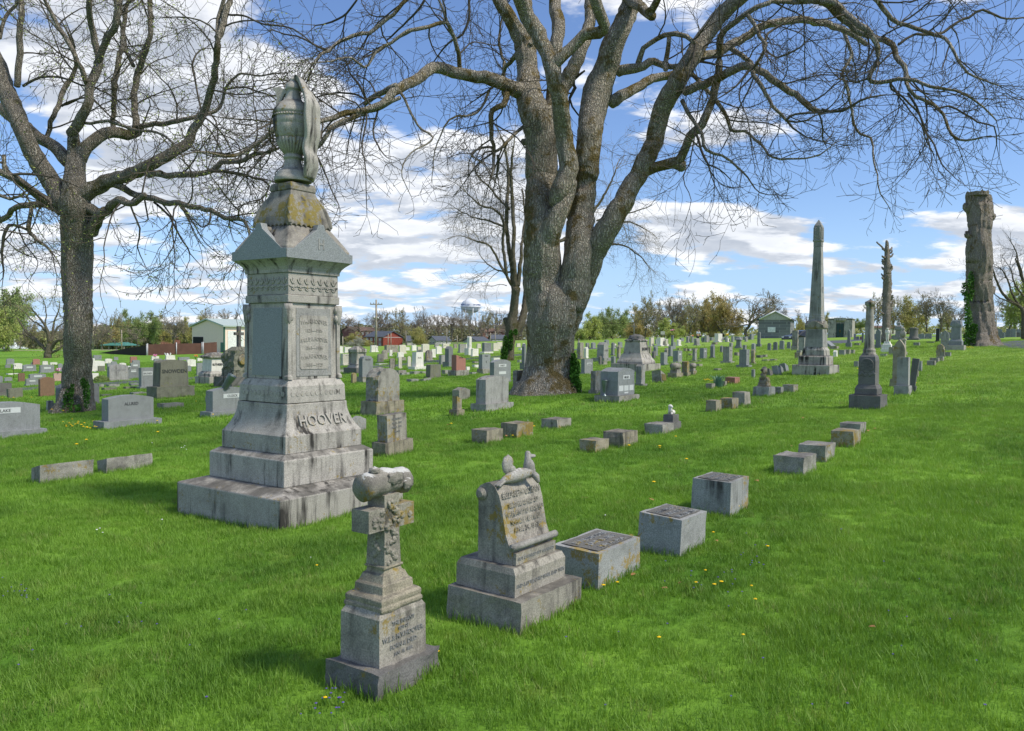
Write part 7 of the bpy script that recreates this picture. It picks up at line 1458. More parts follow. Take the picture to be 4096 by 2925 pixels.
# ------------------------------------------------------------------ fence, garage, other buildings
def P3(fr, x, y, Yd): return at(*F(fr, x, y), Yd)
YG = 118.
def wallpoly(mb, pts, thick=.3, m=0):     # pts: world points of an upright face; extruded backwards
    pts = [Vector(p) for p in pts]; n = len(pts); nrm = (pts[1]-pts[0]).cross(pts[2]-pts[0]).normalized()
    if nrm.y > 0: nrm = -nrm
    mb.add([tuple(p) for p in pts]+[tuple(p-nrm*thick) for p in pts], [tuple(range(n)), tuple(range(2*n-1, n-1, -1))]+[((i+1) % n, i, i+n, (i+1) % n+n) for i in range(n)], m)
def house(label, name, fr, xl, xm, xr, ye, yr, yb, Y0, depth_l, depth_r, mats, gable='l', cat='building', windows=(), wmat=None, roofm=None, over=.35, chim=None):
    """xl..xm is one visible wall, xm..xr the other; ye eaves, yr ridge, yb foot (frame pixels), Y0 depth of the near corner"""
    e0 = P3(fr, xm, yb, Y0); z0 = e0.z; ze = P3(fr, xm, ye, Y0).z; zr_ = P3(fr, xm, yr, Y0).z
    A = P3(fr, xl, yb, Y0+depth_l); B_ = e0; C_ = P3(fr, xr, yb, Y0+depth_r)
    A = Vector((A.x, A.y, z0-1)); B_ = Vector((B_.x, B_.y, z0-1)); C_ = Vector((C_.x, C_.y, z0-1)); D_ = A+(C_-B_)
    org = (A+C_)/2; org.z = z0; e = empty(name, org, 0, label, cat)
    up = lambda p, z: Vector((p.x, p.y, z))-org
    mb = MB(); P_ = [A, B_, C_, D_]; base = [up(p, z0-1) for p in P_]; top = [up(p, ze) for p in P_]
    if gable == 'l': g1, g2 = (A+B_)/2, (C_+D_)/2; gi = (0, 1, 2, 3)
    else: g1, g2 = (B_+C_)/2, (A+D_)/2; gi = (1, 2, 3, 0)
    G1, G2 = up(g1, zr_), up(g2, zr_)
    vs = base+top+[G1, G2]
    fs = [(0, 1, 5, 4), (1, 2, 6, 5), (2, 3, 7, 6), (3, 0, 4, 7)]
    a, b, c_, d_ = gi; fs += [(4+a, 4+b, 8), (4+c_, 4+d_, 9)]
    mb.add(vs, fs, 0); mb.build('wall', [MT_[mats[0]] if isinstance(mats[0], str) else mats[0]], e)
    mb = MB(); ta, tb, tc, td = [top[i] for i in (a, b, c_, d_)]; ro = (G1-G2).normalized()*over
    for (p, q) in ((ta, td), (tb, tc)):
        sl = (p-G1); sl = sl+sl.normalized()*over; sl2 = (q-G2); sl2 = sl2+sl2.normalized()*over
        v = [G1+ro, G1+sl+ro, G2+sl2-ro, G2-ro]; v = [x+Vector((0, 0, .05)) for x in v]; v2 = [x+Vector((0, 0, .18)) for x in v]
        mb.add(v+v2, [(0, 1, 2, 3), (7, 6, 5, 4), (0, 4, 5, 1), (1, 5, 6, 2), (2, 6, 7, 3), (3, 7, 4, 0)], 0)
    mb.build('roof', [MT_[mats[1]]], e)
    for (side, f0, f1, h0, h1, nm, mt) in windows:
        p, q = (base[0], base[1]) if side == 'l' else (base[1], base[2]); dr_ = q-p; nrm = dr_.cross(Vector((0, 0, 1))).normalized()
        if nrm.y > 0: nrm = -nrm
        zz0, zz1 = z0-org.z+(ze-z0)*h0, z0-org.z+(ze-z0)*h1
        v = [p+dr_*f0, p+dr_*f1]; v = [Vector((v[0].x, v[0].y, zz0)), Vector((v[1].x, v[1].y, zz0)), Vector((v[1].x, v[1].y, zz1)), Vector((v[0].x, v[0].y, zz1))]
        mb = MB(); vv = [x+nrm*.06 for x in v]+[x-nrm*.05 for x in v]; mb.add(vv, [(0, 1, 2, 3), (7, 6, 5, 4)]+[((i+1) % 4, i, i+4, (i+1) % 4+4) for i in range(4)]); fo = mb.build(nm, [MT_[mt]], e)
        if nm == 'window':
            mb = MB(); cx = [(v[0]+(v[1]-v[0])*k) for k in (0, .5, 1)]
            fw = .09
            dn = (v[1]-v[0]).normalized()
            for k, xx in enumerate(cx): xx = xx+dn*(fw/2 if k == 0 else -fw/2 if k == 2 else 0); mb.add([xx-dn*fw/2+nrm*.09+Vector((0, 0, 0)), xx+dn*fw/2+nrm*.09, xx+dn*fw/2+nrm*.09+Vector((0, 0, zz1-zz0)), xx-dn*fw/2+nrm*.09+Vector((0, 0, zz1-zz0))], [(0, 1, 2, 3)])
            for zq in (0, .5, 1): b0 = v[0]+Vector((0, 0, (zz1-zz0)*zq))+nrm*.092; b1 = b0+(v[1]-v[0]); mb.add([b0-Vector((0, 0, fw/2)), b1-Vector((0, 0, fw/2)), b1+Vector((0, 0, fw/2)), b0+Vector((0, 0, fw/2))], [(0, 1, 2, 3)])
            mb.build('frame', [MT_['white']], fo)
    if chim:
        p = G1+(G2-G1)*chim; mb = MB(); mb.box(p.x-.4, p.x+.4, p.y-.4, p.y+.4, p.z-.6, p.z+1.0); mb.build('chimney', [MT_['brickd']], e)
    return e
gar = house('cream metal garage with pale green roof and white roll door, left of the urn monument', 'garage', 'L', 1705, 1990, 2290, 458, 398, 694, YG, 6, 5, ['cream', 'roofg'], 'l',
      windows=[('l', .04, .36, .0, .60, 'bay_opening', 'dk'), ('l', .90, .98, .0, .40, 'side_door', 'greenm'), ('r', .10, .56, .0, .84, 'roll_door', 'white'), ('l', .985, 1.0, 0, .98, 'corner_trim', 'greenm'), ('r', .0, .02, 0, .98, 'corner_trim', 'greenm')])
# fence with screen: sloping dark part and brown part
def fence(label, pts, mat, posts, name='screen_fence'):
    org = pts[0][0]; e = empty(name, org, 0, label, 'fence'); mb = MB()
    for (b0, t0), (b1, t1) in zip(pts[:-1], pts[1:]): wallpoly(mb, [b0-org, b1-org, t1-org, t0-org], .06)
    mb.build('screen', [MT_[mat]], e)
    for (b, tp) in posts: mb = MB(); mb.tube([b-org+Vector((0, -.08, -.3)), tp-org+Vector((0, -.08, .15))], .07, 8); mb.build('post', [MT_['galv']], e)
Yf = 104.
fp = [(P3('L', 855, 712, Yf+22), P3('L', 855, 698, Yf+22)), (P3('L', 1080, 735, Yf+9), P3('L', 1080, 660, Yf+9)), (P3('L', 1305, 752, Yf), P3('L', 1305, 622, Yf))]
fence('dark screened fence sloping down towards the left tree', fp, 'screend', [fp[2]])
fp = [(P3('L', 1312, 745, Yf), P3('L', 1312, 618, Yf)), (P3('L', 1568, 735, Yf+2), P3('L', 1568, 610, Yf+2)), (P3('L', 1795, 725, Yf+4), P3('L', 1795, 606, Yf+4))]
fence('brown screened chain link fence before the cream garage', fp, 'screen', fp)
fp = [(P3('L', 1806, 722, Yf+4), P3('L', 1806, 604, Yf+4)), (P3('L', 1925, 712, Yf+7), P3('L', 1925, 596, Yf+7))]
fence('short brown screened fence panel touching the cream garage', fp, 'screen', [fp[0]])
bw = lambda n, side, a, b, h0, h1: [(side, a+(b-a)*(k+.2)/n, a+(b-a)*(k+.8)/n, h0, h1, 'window', 'glass') for k in range(n)]
house('red brick building with a white trimmed gable and slate roof', 'brick_building', 'C', 350, 517, 688, 552, 503, 640, 250, 14, 6, ['brick', 'slate'], 'r', windows=bw(4, 'l', .05, .95, .12, .42)+bw(4, 'l', .05, .95, .58, .88)+[('r', 0, 1, .97, 1.0, 'gable_trim', 'white'), ('l', 0, 1, .96, 1.0, 'gutter', 'white')])
house('long dull brick building with brown roof far behind on the left of the red one', 'brick_building', 'C', 140, 262, 478, 498, 463, 560, 300, 12, 8, ['brickd', 'brroof'], 'l', windows=bw(5, 'r', .05, .95, .5, .8))
house('small siding house with dark roof right of the red brick building', 'house', 'C', 718, 730, 860, 590, 545, 640, 250, 8, 4, ['siding', 'slate'], 'l', windows=bw(2, 'r', .2, .9, .35, .8), chim=.5)
house('beige house with slate roof and small white porch gable in the centre', 'house', 'C', 912, 985, 1116, 585, 548, 640, 245, 5, 6, ['siding', 'slate'], 'l', windows=bw(2, 'l', .1, .9, .35, .8)+bw(3, 'r', .1, .9, .35, .8))
house('low house with blue grey roof left of the ivy covered tree', 'house', 'C', 1228, 1345, 1462, 588, 553, 640, 255, 6, 5, ['siding', 'slate'], 'l', windows=bw(3, 'r', .1, .9, .3, .8))
house('two storey pale house touching the ivy covered tree', 'house', 'C', 1455, 1480, 1600, 570, 536, 640, 262, 6, 4, ['siding', 'slate'], 'l', windows=bw(4, 'r', .05, .95, .35, .8))
house('brick house among trees on the slope left of the ivy covered tree', 'brick_building', 'C', 1380, 1400, 1590, 505, 478, 560, 310, 6, 4, ['brickd', 'brroof'], 'l', windows=bw(4, 'r', .1, .9, .3, .7))
house('faded brick hall with hipped roof among the trees left of the garage', 'brick_building', 'L', 1345, 1395, 1600, 560, 528, 610, 240, 8, 4, ['brickd', 'brroof'], 'l')
# block building on the crest
mbk, t = new_mat('grey_block_wall'); co = t.n('ShaderNodeTexCoord').outputs['Object']; sx = t.n('ShaderNodeSeparateXYZ', {0: co}).outputs
cm = t.n('ShaderNodeCombineXYZ', {0: t.math('ADD', sx[0], sx[1]), 1: sx[2], 2: 0.0}).outputs[0]
bt_ = t.n('ShaderNodeTexBrick', {'Vector': cm, 'Color1': (.22, .225, .225, 1), 'Color2': (.12, .125, .13, 1), 'Mortar': (.30, .30, .29, 1), 'Scale': 1.0, 'Mortar Size': .02, 'Brick Width': .8, 'Row Height': .38}).outputs[0]
finish(t, mbk, t.mix(t.math('MULTIPLY', t.noise(co, 2, 4), .3), bt_, (.2, .2, .2)), .9)
house('grey block building with white gable and small white plate on the crest', 'block_building', 'R', -88, 196, 230, 398, 328, 590, 112, 2.0, 6, [mbk, 'slate'], 'l', windows=[('l', .30, .54, .42, .66, 'sign_plate', 'white')], over=.25)
blk = [o for o in COL.objects if o.get('label', '').startswith('grey block building')][0]
# siding in the gable
bw_ = [o for o in blk.children if o.name.startswith('wall')][0].data; pA, pB, pG = [bw_.vertices[i].co.copy() for i in (4, 5, 8)]
mb = MB(); mb.add([pA+Vector((0, -.06, 0)), pB+Vector((0, -.06, 0)), pG+Vector((0, -.06, 0)), pA, pB, pG], [(0, 1, 2), (0, 3, 4, 1), (1, 4, 5, 2), (2, 5, 3, 0)]); mb.build('gable_siding', [MT_['siding']], blk)
mb = MB(); 
for a_, b_ in ((pA, pG), (pB, pG)): mb.tube([a_+Vector((0, -.3, .08)), b_+Vector((0, -.3, .12))], .10, 6)
mb.build('gable_trim', [MT_['white']], blk)
# mausoleum
Ym = 108.; c = P3('R', 648, 562, Ym); c.z = P3('R', 648, 562, Ym).z; wm_ = 222*.4507*Ym/FPX; hm_ = 178*.4507*Ym/FPX
e = empty('mausoleum', c, R(-28), 'stained pale stone mausoleum with dark double doors right of the obelisk', 'mausoleum')
mb = MB(); mb.box(-wm_*.44, wm_*.44, -1.2, 2.2, -.5, hm_*.93); mb.build('wall', [ST['mon']], e, .02)
for sx in (-1, 1): mb = MB(); mb.box(sx*wm_*.30-wm_*.15, sx*wm_*.30+wm_*.15, -1.5, -1.18, -.5, hm_*.90); mb.build('front_pier', [ST['mon']], e, .02)
mb = MB(); mb.box(-wm_*.47, wm_*.47, -1.55, 2.4, hm_*.93, hm_*.97); mb.box(-wm_*.22, wm_*.22, -1.6, -1.1, hm_*.86, hm_); mb.build('parapet', [ST['mon']], e, .02)
for sx in (-1, 1):
    mb = MB(); mb.box(sx*wm_*.07-wm_*.062, sx*wm_*.07+wm_*.062, -1.30, -1.2, -.3, hm_*.72); dd = mb.build('door', [flat('verdigris_door', (.03, .06, .06), .5)], e)
    mb = MB(); mb.tube([(sx*.05, -1.34, hm_*.28), (sx*.05, -1.34, hm_*.42)], .03, 6); mb.build('handle', [MT_['bronze']], dd)
# low far roof building
house('long low tan building far behind the column', 'house', 'R', 925, 945, 1165, 472, 455, 500, 170, 10, 3, ['siding', 'brroof'], 'l')
# pavilion
c = P3('L', 1066, 662, 190); w_ = 220*.4507*190/FPX; h = 66*.4507*190/FPX; e = empty('picnic_shelter', c, 0, 'open picnic shelter with green hipped roof beyond the grass bank', 'shelter')
mb = MB(); mb.add([(-w_/2, -4, h*.55), (w_/2, -4, h*.55), (w_/2, 4, h*.55), (-w_/2, 4, h*.55), (-w_*.3, 0, h), (w_*.3, 0, h)], [(0, 1, 5, 4), (2, 3, 4, 5), (1, 2, 5), (3, 0, 4), (3, 2, 1, 0)]); mb.build('roof', [flat('teal_roof', (.06, .20, .16), .6)], e)
for x in (-.44, -.15, .15, .44):
    for y in (-3.5, 3.5): mb = MB(); mb.box(x*w_-.12, x*w_+.12, y-.12, y+.12, -.5, h*.57); mb.build('post', [MT_['wood']], e)
# fountain
c = P3('L', 132, 655, 230); hh = 100*.4507*230/FPX; e = empty('fountain', c, 0, 'white water jet of a pond fountain at the far left', 'fountain'); mb = MB()
mb.lathe([(0, .7), (hh*.3, .5), (hh*.7, .28), (hh, .05)], 10); mb.build('jet', [MT_['water']], e); T = Tubes()
for k in range(900): a = rng.uniform(0, 6.28); q = rng.uniform(0, 1); T.leaf.append(np.array([math.cos(a)*q*3.4, math.sin(a)*q*3.4, hh*.28*(1-q*q)*rng.uniform(.2, 1)]))
T.add([(0, 0, 0), (0, 0, .2)], [.1, .05], 4); T.build('spray', [MT_['water'], MT_['water']], e, 0, None, .12)
# water tower
Yw = 620.; c0 = P3('C', 1290, 640, Yw); k_ = .4507*Yw/FPX; ztop = P3('C', 1290, 208, Yw).z-c0.z; zr1 = P3('C', 1290, 285, Yw).z-c0.z; zbt = P3('C', 1290, 335, Yw).z-c0.z; rw = 84*k_
e = empty('water_tower', c0, 0, 'white water tower with blue lettering above the far bare trees', 'water tower')
mb = MB(); mb.lathe([(zbt-6*k_, 14*k_), (zbt, 45*k_), (zbt+18*k_, rw*.86), (zr1-8*k_, rw*.98), (zr1, rw), (zr1+16*k_, rw), (zr1+34*k_, rw*.96), (zr1+54*k_, rw*.76), (ztop-6*k_, rw*.45), (ztop, rw*.06)], 48)
for st_, ang in (('NICHOLASVILLE', -1.05), ('NICHOLASVILLE', 1.35)):
    for k, ch in enumerate(st_):
        a = R(-90)+ang-.0+(k-6)*.155; nrm = Vector((math.cos(a), math.sin(a), 0)); mb.text(ch, 13*k_, nrm*(rw*1.01)+Vector((0, 0, zr1+14*k_)), (-nrm.y, nrm.x, 0), (0, 0, 1), .3, 1)
mb.build('tank', [MT_['tank'], MT_['blue']], e)
mb = MB(); mb.tube([(math.cos(a)*(rw+8*k_), math.sin(a)*(rw+8*k_), zr1+2*k_) for a in np.linspace(0, 6.283, 41)], 1.5*k_, 6); mb.lathe([(zr1-3*k_, rw+8*k_), (zr1-1*k_, rw+8*k_)], 40); mb.build('walkway', [MT_['tank']], e)
for k in range(8): a = k*.785+.3; mb = MB(); mb.tube([(math.cos(a)*(rw+3*k_), math.sin(a)*(rw+3*k_), -2), (math.cos(a)*rw, math.sin(a)*rw, zr1)], 3.2*k_, 8); mb.build('leg', [MT_['tank']], e)
mb = MB(); mb.lathe([(-2, 10*k_), (zbt-30*k_, 10*k_), (zbt-4*k_, 24*k_), (zbt, 30*k_)], 20); mb.build('riser', [MT_['tank']], e)
for x in (-6, 8): mb = MB(); mb.tube([(x*k_, 0, ztop-3*k_), (x*k_, 0, ztop+48*k_+x*k_)], .5*k_, 5); mb.build('antenna', [MT_['galv']], e)
# poles
def pole(fr, x, yt, yb, Yd, label, arm=0, name='utility_pole', r_=.14):
    c = P3(fr, x, yb, Yd); h = P3(fr, x, yt, Yd).z-c.z; e = empty(name, c, 0, label, 'pole', 'utility poles in the distance'); mb = MB(); mb.tube([(0, 0, -1), (0, 0, h)], [r_*1.15, r_*.8], 10); mb.build('mast', [MT_['wood']], e)
    if arm:
        mb = MB(); mb.box(-arm, arm, -.08, .08, h-.75, h-.6)
        for q in (-.9, -.4, .4, .9): mb.tube([(arm*q, 0, h-.6), (arm*q, 0, h-.4)], .05, 6)
        mb.build('crossarm', [MT_['wood']], e)
    return c+Vector((0, 0, h))
p1 = pole('C', 453, 220, 625, 120, 'tall light utility pole with crossarm left of centre above the brick building', .9, r_=.16)
pc_ = [o for o in COL.objects if o.get('label', '').startswith('tall light utility pole')][0]; hq = p1.z-pc_.location.z; mb = MB(); mb.tube([(-.3, 0, hq*.58), (-.3, 0, hq*.63)], .2, 10); mb.tube([(.25, 0, hq*.58), (.25, 0, hq*.62)], .16, 10); mb.build('transformer', [MT_['galv']], pc_)
p2 = pole('C', 718, 497, 620, 240, 'short pole right of the red brick gable', .7); p3 = pole('C', 1080, 478, 610, 235, 'pole with crossarm before the beige house', .9); p4 = pole('C', 1174, 535, 615, 230, 'slim plain post right of the beige house', 0, 'post', .12); p5 = pole('C', 1468, 512, 605, 240, 'left one of two poles by the low blue roofed house', .6); p6 = pole('C', 1510, 500, 600, 245, 'right one of two poles by the low blue roofed house', .6); p7 = pole('C', 157, 545, 635, 180, 'short pale post before the dark evergreen', 0, 'post', .15); p8 = pole('C', 560, 520, 625, 215, 'leaning pole in front of the red gable', 0, 'utility_pole', .12); p9 = pole('C', 585, 515, 625, 220, 'second leaning pole in front of the red gable', 0, 'utility_pole', .12)
q1 = pole('M', 968, 428, 525, 150, 'utility pole before the green trees right of the huge tree', .5); q2 = pole('R', 2024, 365, 445, 170, 'utility pole at the far right between trunks', .6); q3 = pole('L', 1080, 490, 658, 185, 'pale post standing through the picnic shelter', 0, 'post', .14); q4 = pole('L', 828, 440, 655, 175, 'utility pole right behind the left tree trunk', .6)
def wire(a, b, sag, label, n=14):
    mb = MB(); pts = [a+(b-a)*(k/n)-Vector((0, 0, sag*4*(k/n)*(1-k/n))) for k in range(n+1)]; org = a; mb.tube([p-org for p in pts], .035, 4); tag(mb.build('power_line', [MT_['dk']]), label, 'cable', 'power lines strung between far poles', a)
wire(p2, p3, 1.5, 'power line between the brick gable pole and the beige house pole'); wire(p3, p5, 1.5, 'power line from the beige house pole to the blue roofed house poles'); wire(q1, q1+Vector((-34, 10, 3)), 1, 'power line left of the pole before the green trees'); wire(q4, q4+Vector((42, 10, 1.0)), 1.2, 'upper cable running from the pole behind the left tree to the garage'); wire(q4-Vector((0, 0, 1.2)), q4+Vector((42, 10, -.6)), 1.6, 'lower cable running from the pole behind the left tree to the garage')
# name board
c = P3('M', 1222, 556, 106); e = empty('notice_board', c, 0, 'pale notice board on two posts left of the parked dark car', 'sign'); s_ = .4507*106/FPX
mb = MB(); mb.box(-18*s_, 18*s_, -.04, .04, 26*s_, 56*s_); mb.build('board', [MT_['siding']], e)
for sx in (-1, 1): mb = MB(); mb.box(sx*15*s_-.04, sx*15*s_+.04, -.03, .03, -.3, 26*s_); mb.build('post', [MT_['iron']], e)
# cars
def car(loc, yaw, label, paint, L=4.6, W=1.85, H=1.65):
    e = empty('parked_car', loc, yaw, label, 'car', 'cars parked in the cemetery')
    side = [(-L/2, .45), (-L/2+.02, .85), (-L*.36, 1.0), (-L*.25, 1.08), (-L*.13, 1.52), (L*.02, H), (L*.28, H*.985), (L*.43, 1.2), (L*.47, 1.0), (L/2, .9), (L/2, .42), (L*.40, .32), (-L*.42, .32)]
    bm = bmesh.new(); ring = []
    mb = MB(); vs = []
    for sgn, inset in ((-1, .0), (1, .0)):
        for (x, z) in side: vs.append((x, sgn*(W/2-(.16 if z > 1.15 else 0)), z))
    n = len(side); mb.add(vs, [tuple(range(n)), tuple(range(2*n-1, n-1, -1))]+[((i+1) % n, i, i+n, (i+1) % n+n) for i in range(n)], 0); bm.free(); mb.build('body', [MT_[paint]], e, .06)
    mb = MB()
    for sgn in (-1, 1): y = sgn*(W/2-.10); mb.add([(-L*.20, y*1.0, 1.12), (L*.40, y, 1.16), (L*.27, y*.97, H*.93), (L*.02, y*.97, H*.93), (-L*.11, y*.97, 1.48)], [(0, 1, 2, 3, 4)] if sgn < 0 else [(4, 3, 2, 1, 0)])
    mb.build('side_window', [MT_['glass']], e)
    mb = MB(); mb.add([(-L*.235, -W*.38, 1.13), (-L*.235, W*.38, 1.13), (-L*.125, W*.36, 1.5), (-L*.125, -W*.36, 1.5)], [(0, 1, 2, 3)]); mb.build('windscreen', [MT_['glass']], e)
    mb = MB(); mb.add([(L*.455, -W*.38, 1.12), (L*.455, W*.38, 1.12), (L*.33, W*.36, H*.95), (L*.33, -W*.36, H*.95)], [(3, 2, 1, 0)]); mb.build('rear_window', [MT_['glass']], e)
    for sx in (-.31, .31):
        for sgn in (-1, 1):
            M = Matrix.Translation((L*sx, sgn*(W/2-.1), .34)) @ Matrix.Rotation(R(90), 4, 'X'); mb = MB(); mb.lathe([(-.11, .30), (-.11, .34), (.11, .34), (.11, .30)], 20, M=M); wh = mb.build('wheel', [MT_['tyre']], e); mb = MB(); mb.lathe([(-.12, .21), (.12, .21)], 14, M=M); mb.build('rim', [MT_['rim']], wh)
    for sgn in (-1, 1): mb = MB(); mb.box(L/2-.06, L/2+.02, sgn*W*.38-.16, sgn*W*.38+.16, .82, 1.0); mb.build('tail_lamp', [MT_['lamp']], e); mb = MB(); mb.box(-L/2-.01, -L/2+.1, sgn*W*.36-.18, sgn*W*.36+.18, .70, .84); mb.build('headlight', [MT_['whf']], e)
    return e
car(P3('M', 1345, 554, 190), R(205), 'dark grey car with roof rails parked behind the flower pillar', 'car')
car(P3('R', 300, 610, 100), R(20), 'black car parked at the corner of the block building', 'carb')
car(P3('M', 975, 546, 190), R(185), 'dark car hidden behind the draped top of the tiered monument', 'car')
# person near the crest
pc = P3('M', 1533, 572, 100); pc.z = terr(pc.x, pc.y)-.25; e = empty('person', pc, R(20), 'person in a light blue shirt bending over among the far headstones', 'person')
J = [(0, 0, .95, .15, .11), (0, -.03, 1.15, .15, .11), (0, -.10, 1.38, .17, .11), (0, -.14, 1.50, .055), (0, -.18, 1.60, .09, .10), (0, -.19, 1.70, .085), (.19, -.10, 1.40, .06), (.24, -.16, 1.14, .045), (.16, -.32, 1.0, .035), (.14, -.38, .98, .03), (-.19, -.10, 1.40, .06), (-.25, -.14, 1.14, .045), (-.18, -.30, .98, .035), (-.16, -.36, .96, .03),
     (.09, 0, .86, .09), (.10, -.02, .48, .06), (.10, .02, .08, .045), (.11, -.12, .04, .04), (-.09, 0, .86, .09), (-.10, -.04, .48, .06), (-.11, .04, .08, .045), (-.11, -.10, .04, .04)]
E_ = [(0, 1), (1, 2), (2, 3), (3, 4), (4, 5), (2, 6), (6, 7), (7, 8), (8, 9), (2, 10), (10, 11), (11, 12), (12, 13), (0, 14), (14, 15), (15, 16), (16, 17), (0, 18), (18, 19), (19, 20), (20, 21)]
skinfig('body', J, E_, MT_['skin'], e)
def cloth(name, idx, mat, k=1.15):
    mp_ = {i: n for n, i in enumerate(idx)}; skinfig(name, [(*J[i][:3], J[i][3]*k+.008, (J[i][4] if len(J[i]) > 4 else J[i][3])*k+.008) for i in idx], [(mp_[a], mp_[b]) for a, b in E_ if a in mp_ and b in mp_], MT_[mat], e)
cloth('shirt', [1, 2, 6, 7, 10, 11], 'shirt'); cloth('trousers', [0, 14, 15, 16, 18, 19, 20], 'pants'); mb = MB(); mb.blob((0, -.17, 1.72), (.095, .105, .07), 1, .05); mb.build('hair', [MT_['hair']], e)

# ------------------------------------------------------------------ background trees (templates of each kind, then copies)
def make_tree(kind, seed):
    global rng
    rng = np.random.default_rng(seed); tr, tw = Tubes(), Tubes()
    H = 10.; th = {'bare': 2.2, 'bud': 2.4, 'round': 1.2, 'tall': 3.0, 'pine': 9.5, 'green': 1.8}[kind]; r0 = .24
    if kind == 'pine':
        tr.add([(0, 0, -.3), (0, 0, 9.6)], [.2, .03], 8)
        for k in range(4200):
            z = 9.8*(rng.random()**.75); q = (1-z/10)*2.6*rng.uniform(.35, 1)*(1+.15*math.sin(z*9)); a = rng.uniform(0, 6.28); tw.leaf.append(np.array([q*math.cos(a), q*math.sin(a), max(.4, z-.25*q)]))
        tw.add([(0, 0, 1), (.5, 0, 1)], [.02, .01], 3)
    else:
        n = 7; wig = rng.normal(size=(n, 2))*.06; tr.add([(wig[i, 0]*i, wig[i, 1]*i, -.4+(th+.4)*i/(n-1)) for i in range(n)], [r0*(1.5 if i == 0 else 1-.05*i) for i in range(n)], 10)
        top = np.array([wig[-1, 0]*(n-1), wig[-1, 1]*(n-1), th-.1]); nl = {'bare': 7, 'bud': 7, 'round': 9, 'tall': 6, 'green': 8}[kind]
        for k in range(nl):
            a = 6.283*k/nl+rng.normal()*.3; el = {'bare': rng.uniform(.35, 1.3), 'bud': rng.uniform(.5, 1.35), 'round': rng.uniform(.1, 1.3), 'tall': rng.uniform(.9, 1.4), 'green': rng.uniform(.3, 1.3)}[kind]
            L = {'bare': 5.2, 'bud': 5.4, 'round': 4.6, 'tall': 5.6, 'green': 4.8}[kind]*rng.uniform(.8, 1.15)*(1 if el > .7 else .85)
            grow(tw, top-np.array([0, 0, rng.uniform(0, th*.35)]), np.array([math.cos(a)*math.cos(el), math.sin(a)*math.cos(el), math.sin(el)]), r0*rng.uniform(.42, .6), L, 0, .05, .25, .22, .022 if kind != 'bare' else .02, {'bare': 0, 'bud': .75, 'round': 1., 'tall': .35, 'green': 1.}[kind], 3 if kind != 'bare' else 3, .95, 3)
        if kind in ('round', 'green'):
            L_ = list(tw.leaf); 
            for p in L_:
                for _ in range(3 if kind == 'green' else 2): tw.leaf.append(p+rng.normal(size=3)*.28)
    return tr, tw
TPL = {}; SZ = {}
def tpl(kind, seed, mt, leaf, ls):
    key = (kind, seed, leaf)
    if key not in TPL:
        tr, tw = make_tree(kind, seed); a = tr.build('trunk', [BK[mt]], None); b = tw.build('crown', [BK['twigl'], LF[leaf]], None, 0, None, ls)
        COL.objects.unlink(a); COL.objects.unlink(b); TPL[key] = (a, b); q = np.empty(len(b.data.vertices)*3, dtype=np.float32); b.data.vertices.foreach_get('co', q); q = q.reshape(-1, 3)
        SZ[key] = (np.percentile(q[:, 2], 98.5), (np.percentile(q[:, 0], 97)-np.percentile(q[:, 0], 3)+np.percentile(q[:, 1], 97)-np.percentile(q[:, 1], 3))/2)
    return TPL[key]
KIND = {'bare': ('bare', 'mid', 'grey', .06, 'bare_tree'), 'bud': ('bud', 'mid', 'olive', .10, 'budding_tree'), 'och': ('round', 'mid', 'ochre', .13, 'budding_tree'), 'yel': ('round', 'mid', 'spring', .15, 'green_tree'), 'grn': ('green', 'mid', 'green', .14, 'green_tree'), 'tall': ('tall', 'mid', 'olive', .08, 'budding_tree'), 'pine': ('pine', 'mid', 'pine', .22, 'evergreen_tree'), 'grey': ('bud', 'mid', 'grey', .09, 'bare_tree'), 'oli': ('round', 'mid', 'olive', .13, 'budding_tree')}
TG = 'trees far beyond the cemetery'
def bgtree(fr, x, yt, yb, wpx, kind, Yd, label, seed=0):
    k = KIND[kind]; a, b = tpl(k[0], 100+seed % 3+len(kind), k[1], k[2], k[3]); c = P3(fr, x, yb, Yd); h = P3(fr, x, yt, Yd).z-c.z
    e = empty(k[4], c, random.uniform(0, 6.28), label, 'tree', TG)
    for s_ in (a, b): q = s_.copy(); COL.objects.link(q); q.parent = e
    zt, xw = SZ[(k[0], 100+seed % 3+len(kind), k[2])]
    sz = h/zt; sx = wpx*FR[fr][2]*Yd/FPX/xw; sx = max(sz*.55, min(sz*1.8, sx)); e.scale = (sx, sx, sz)
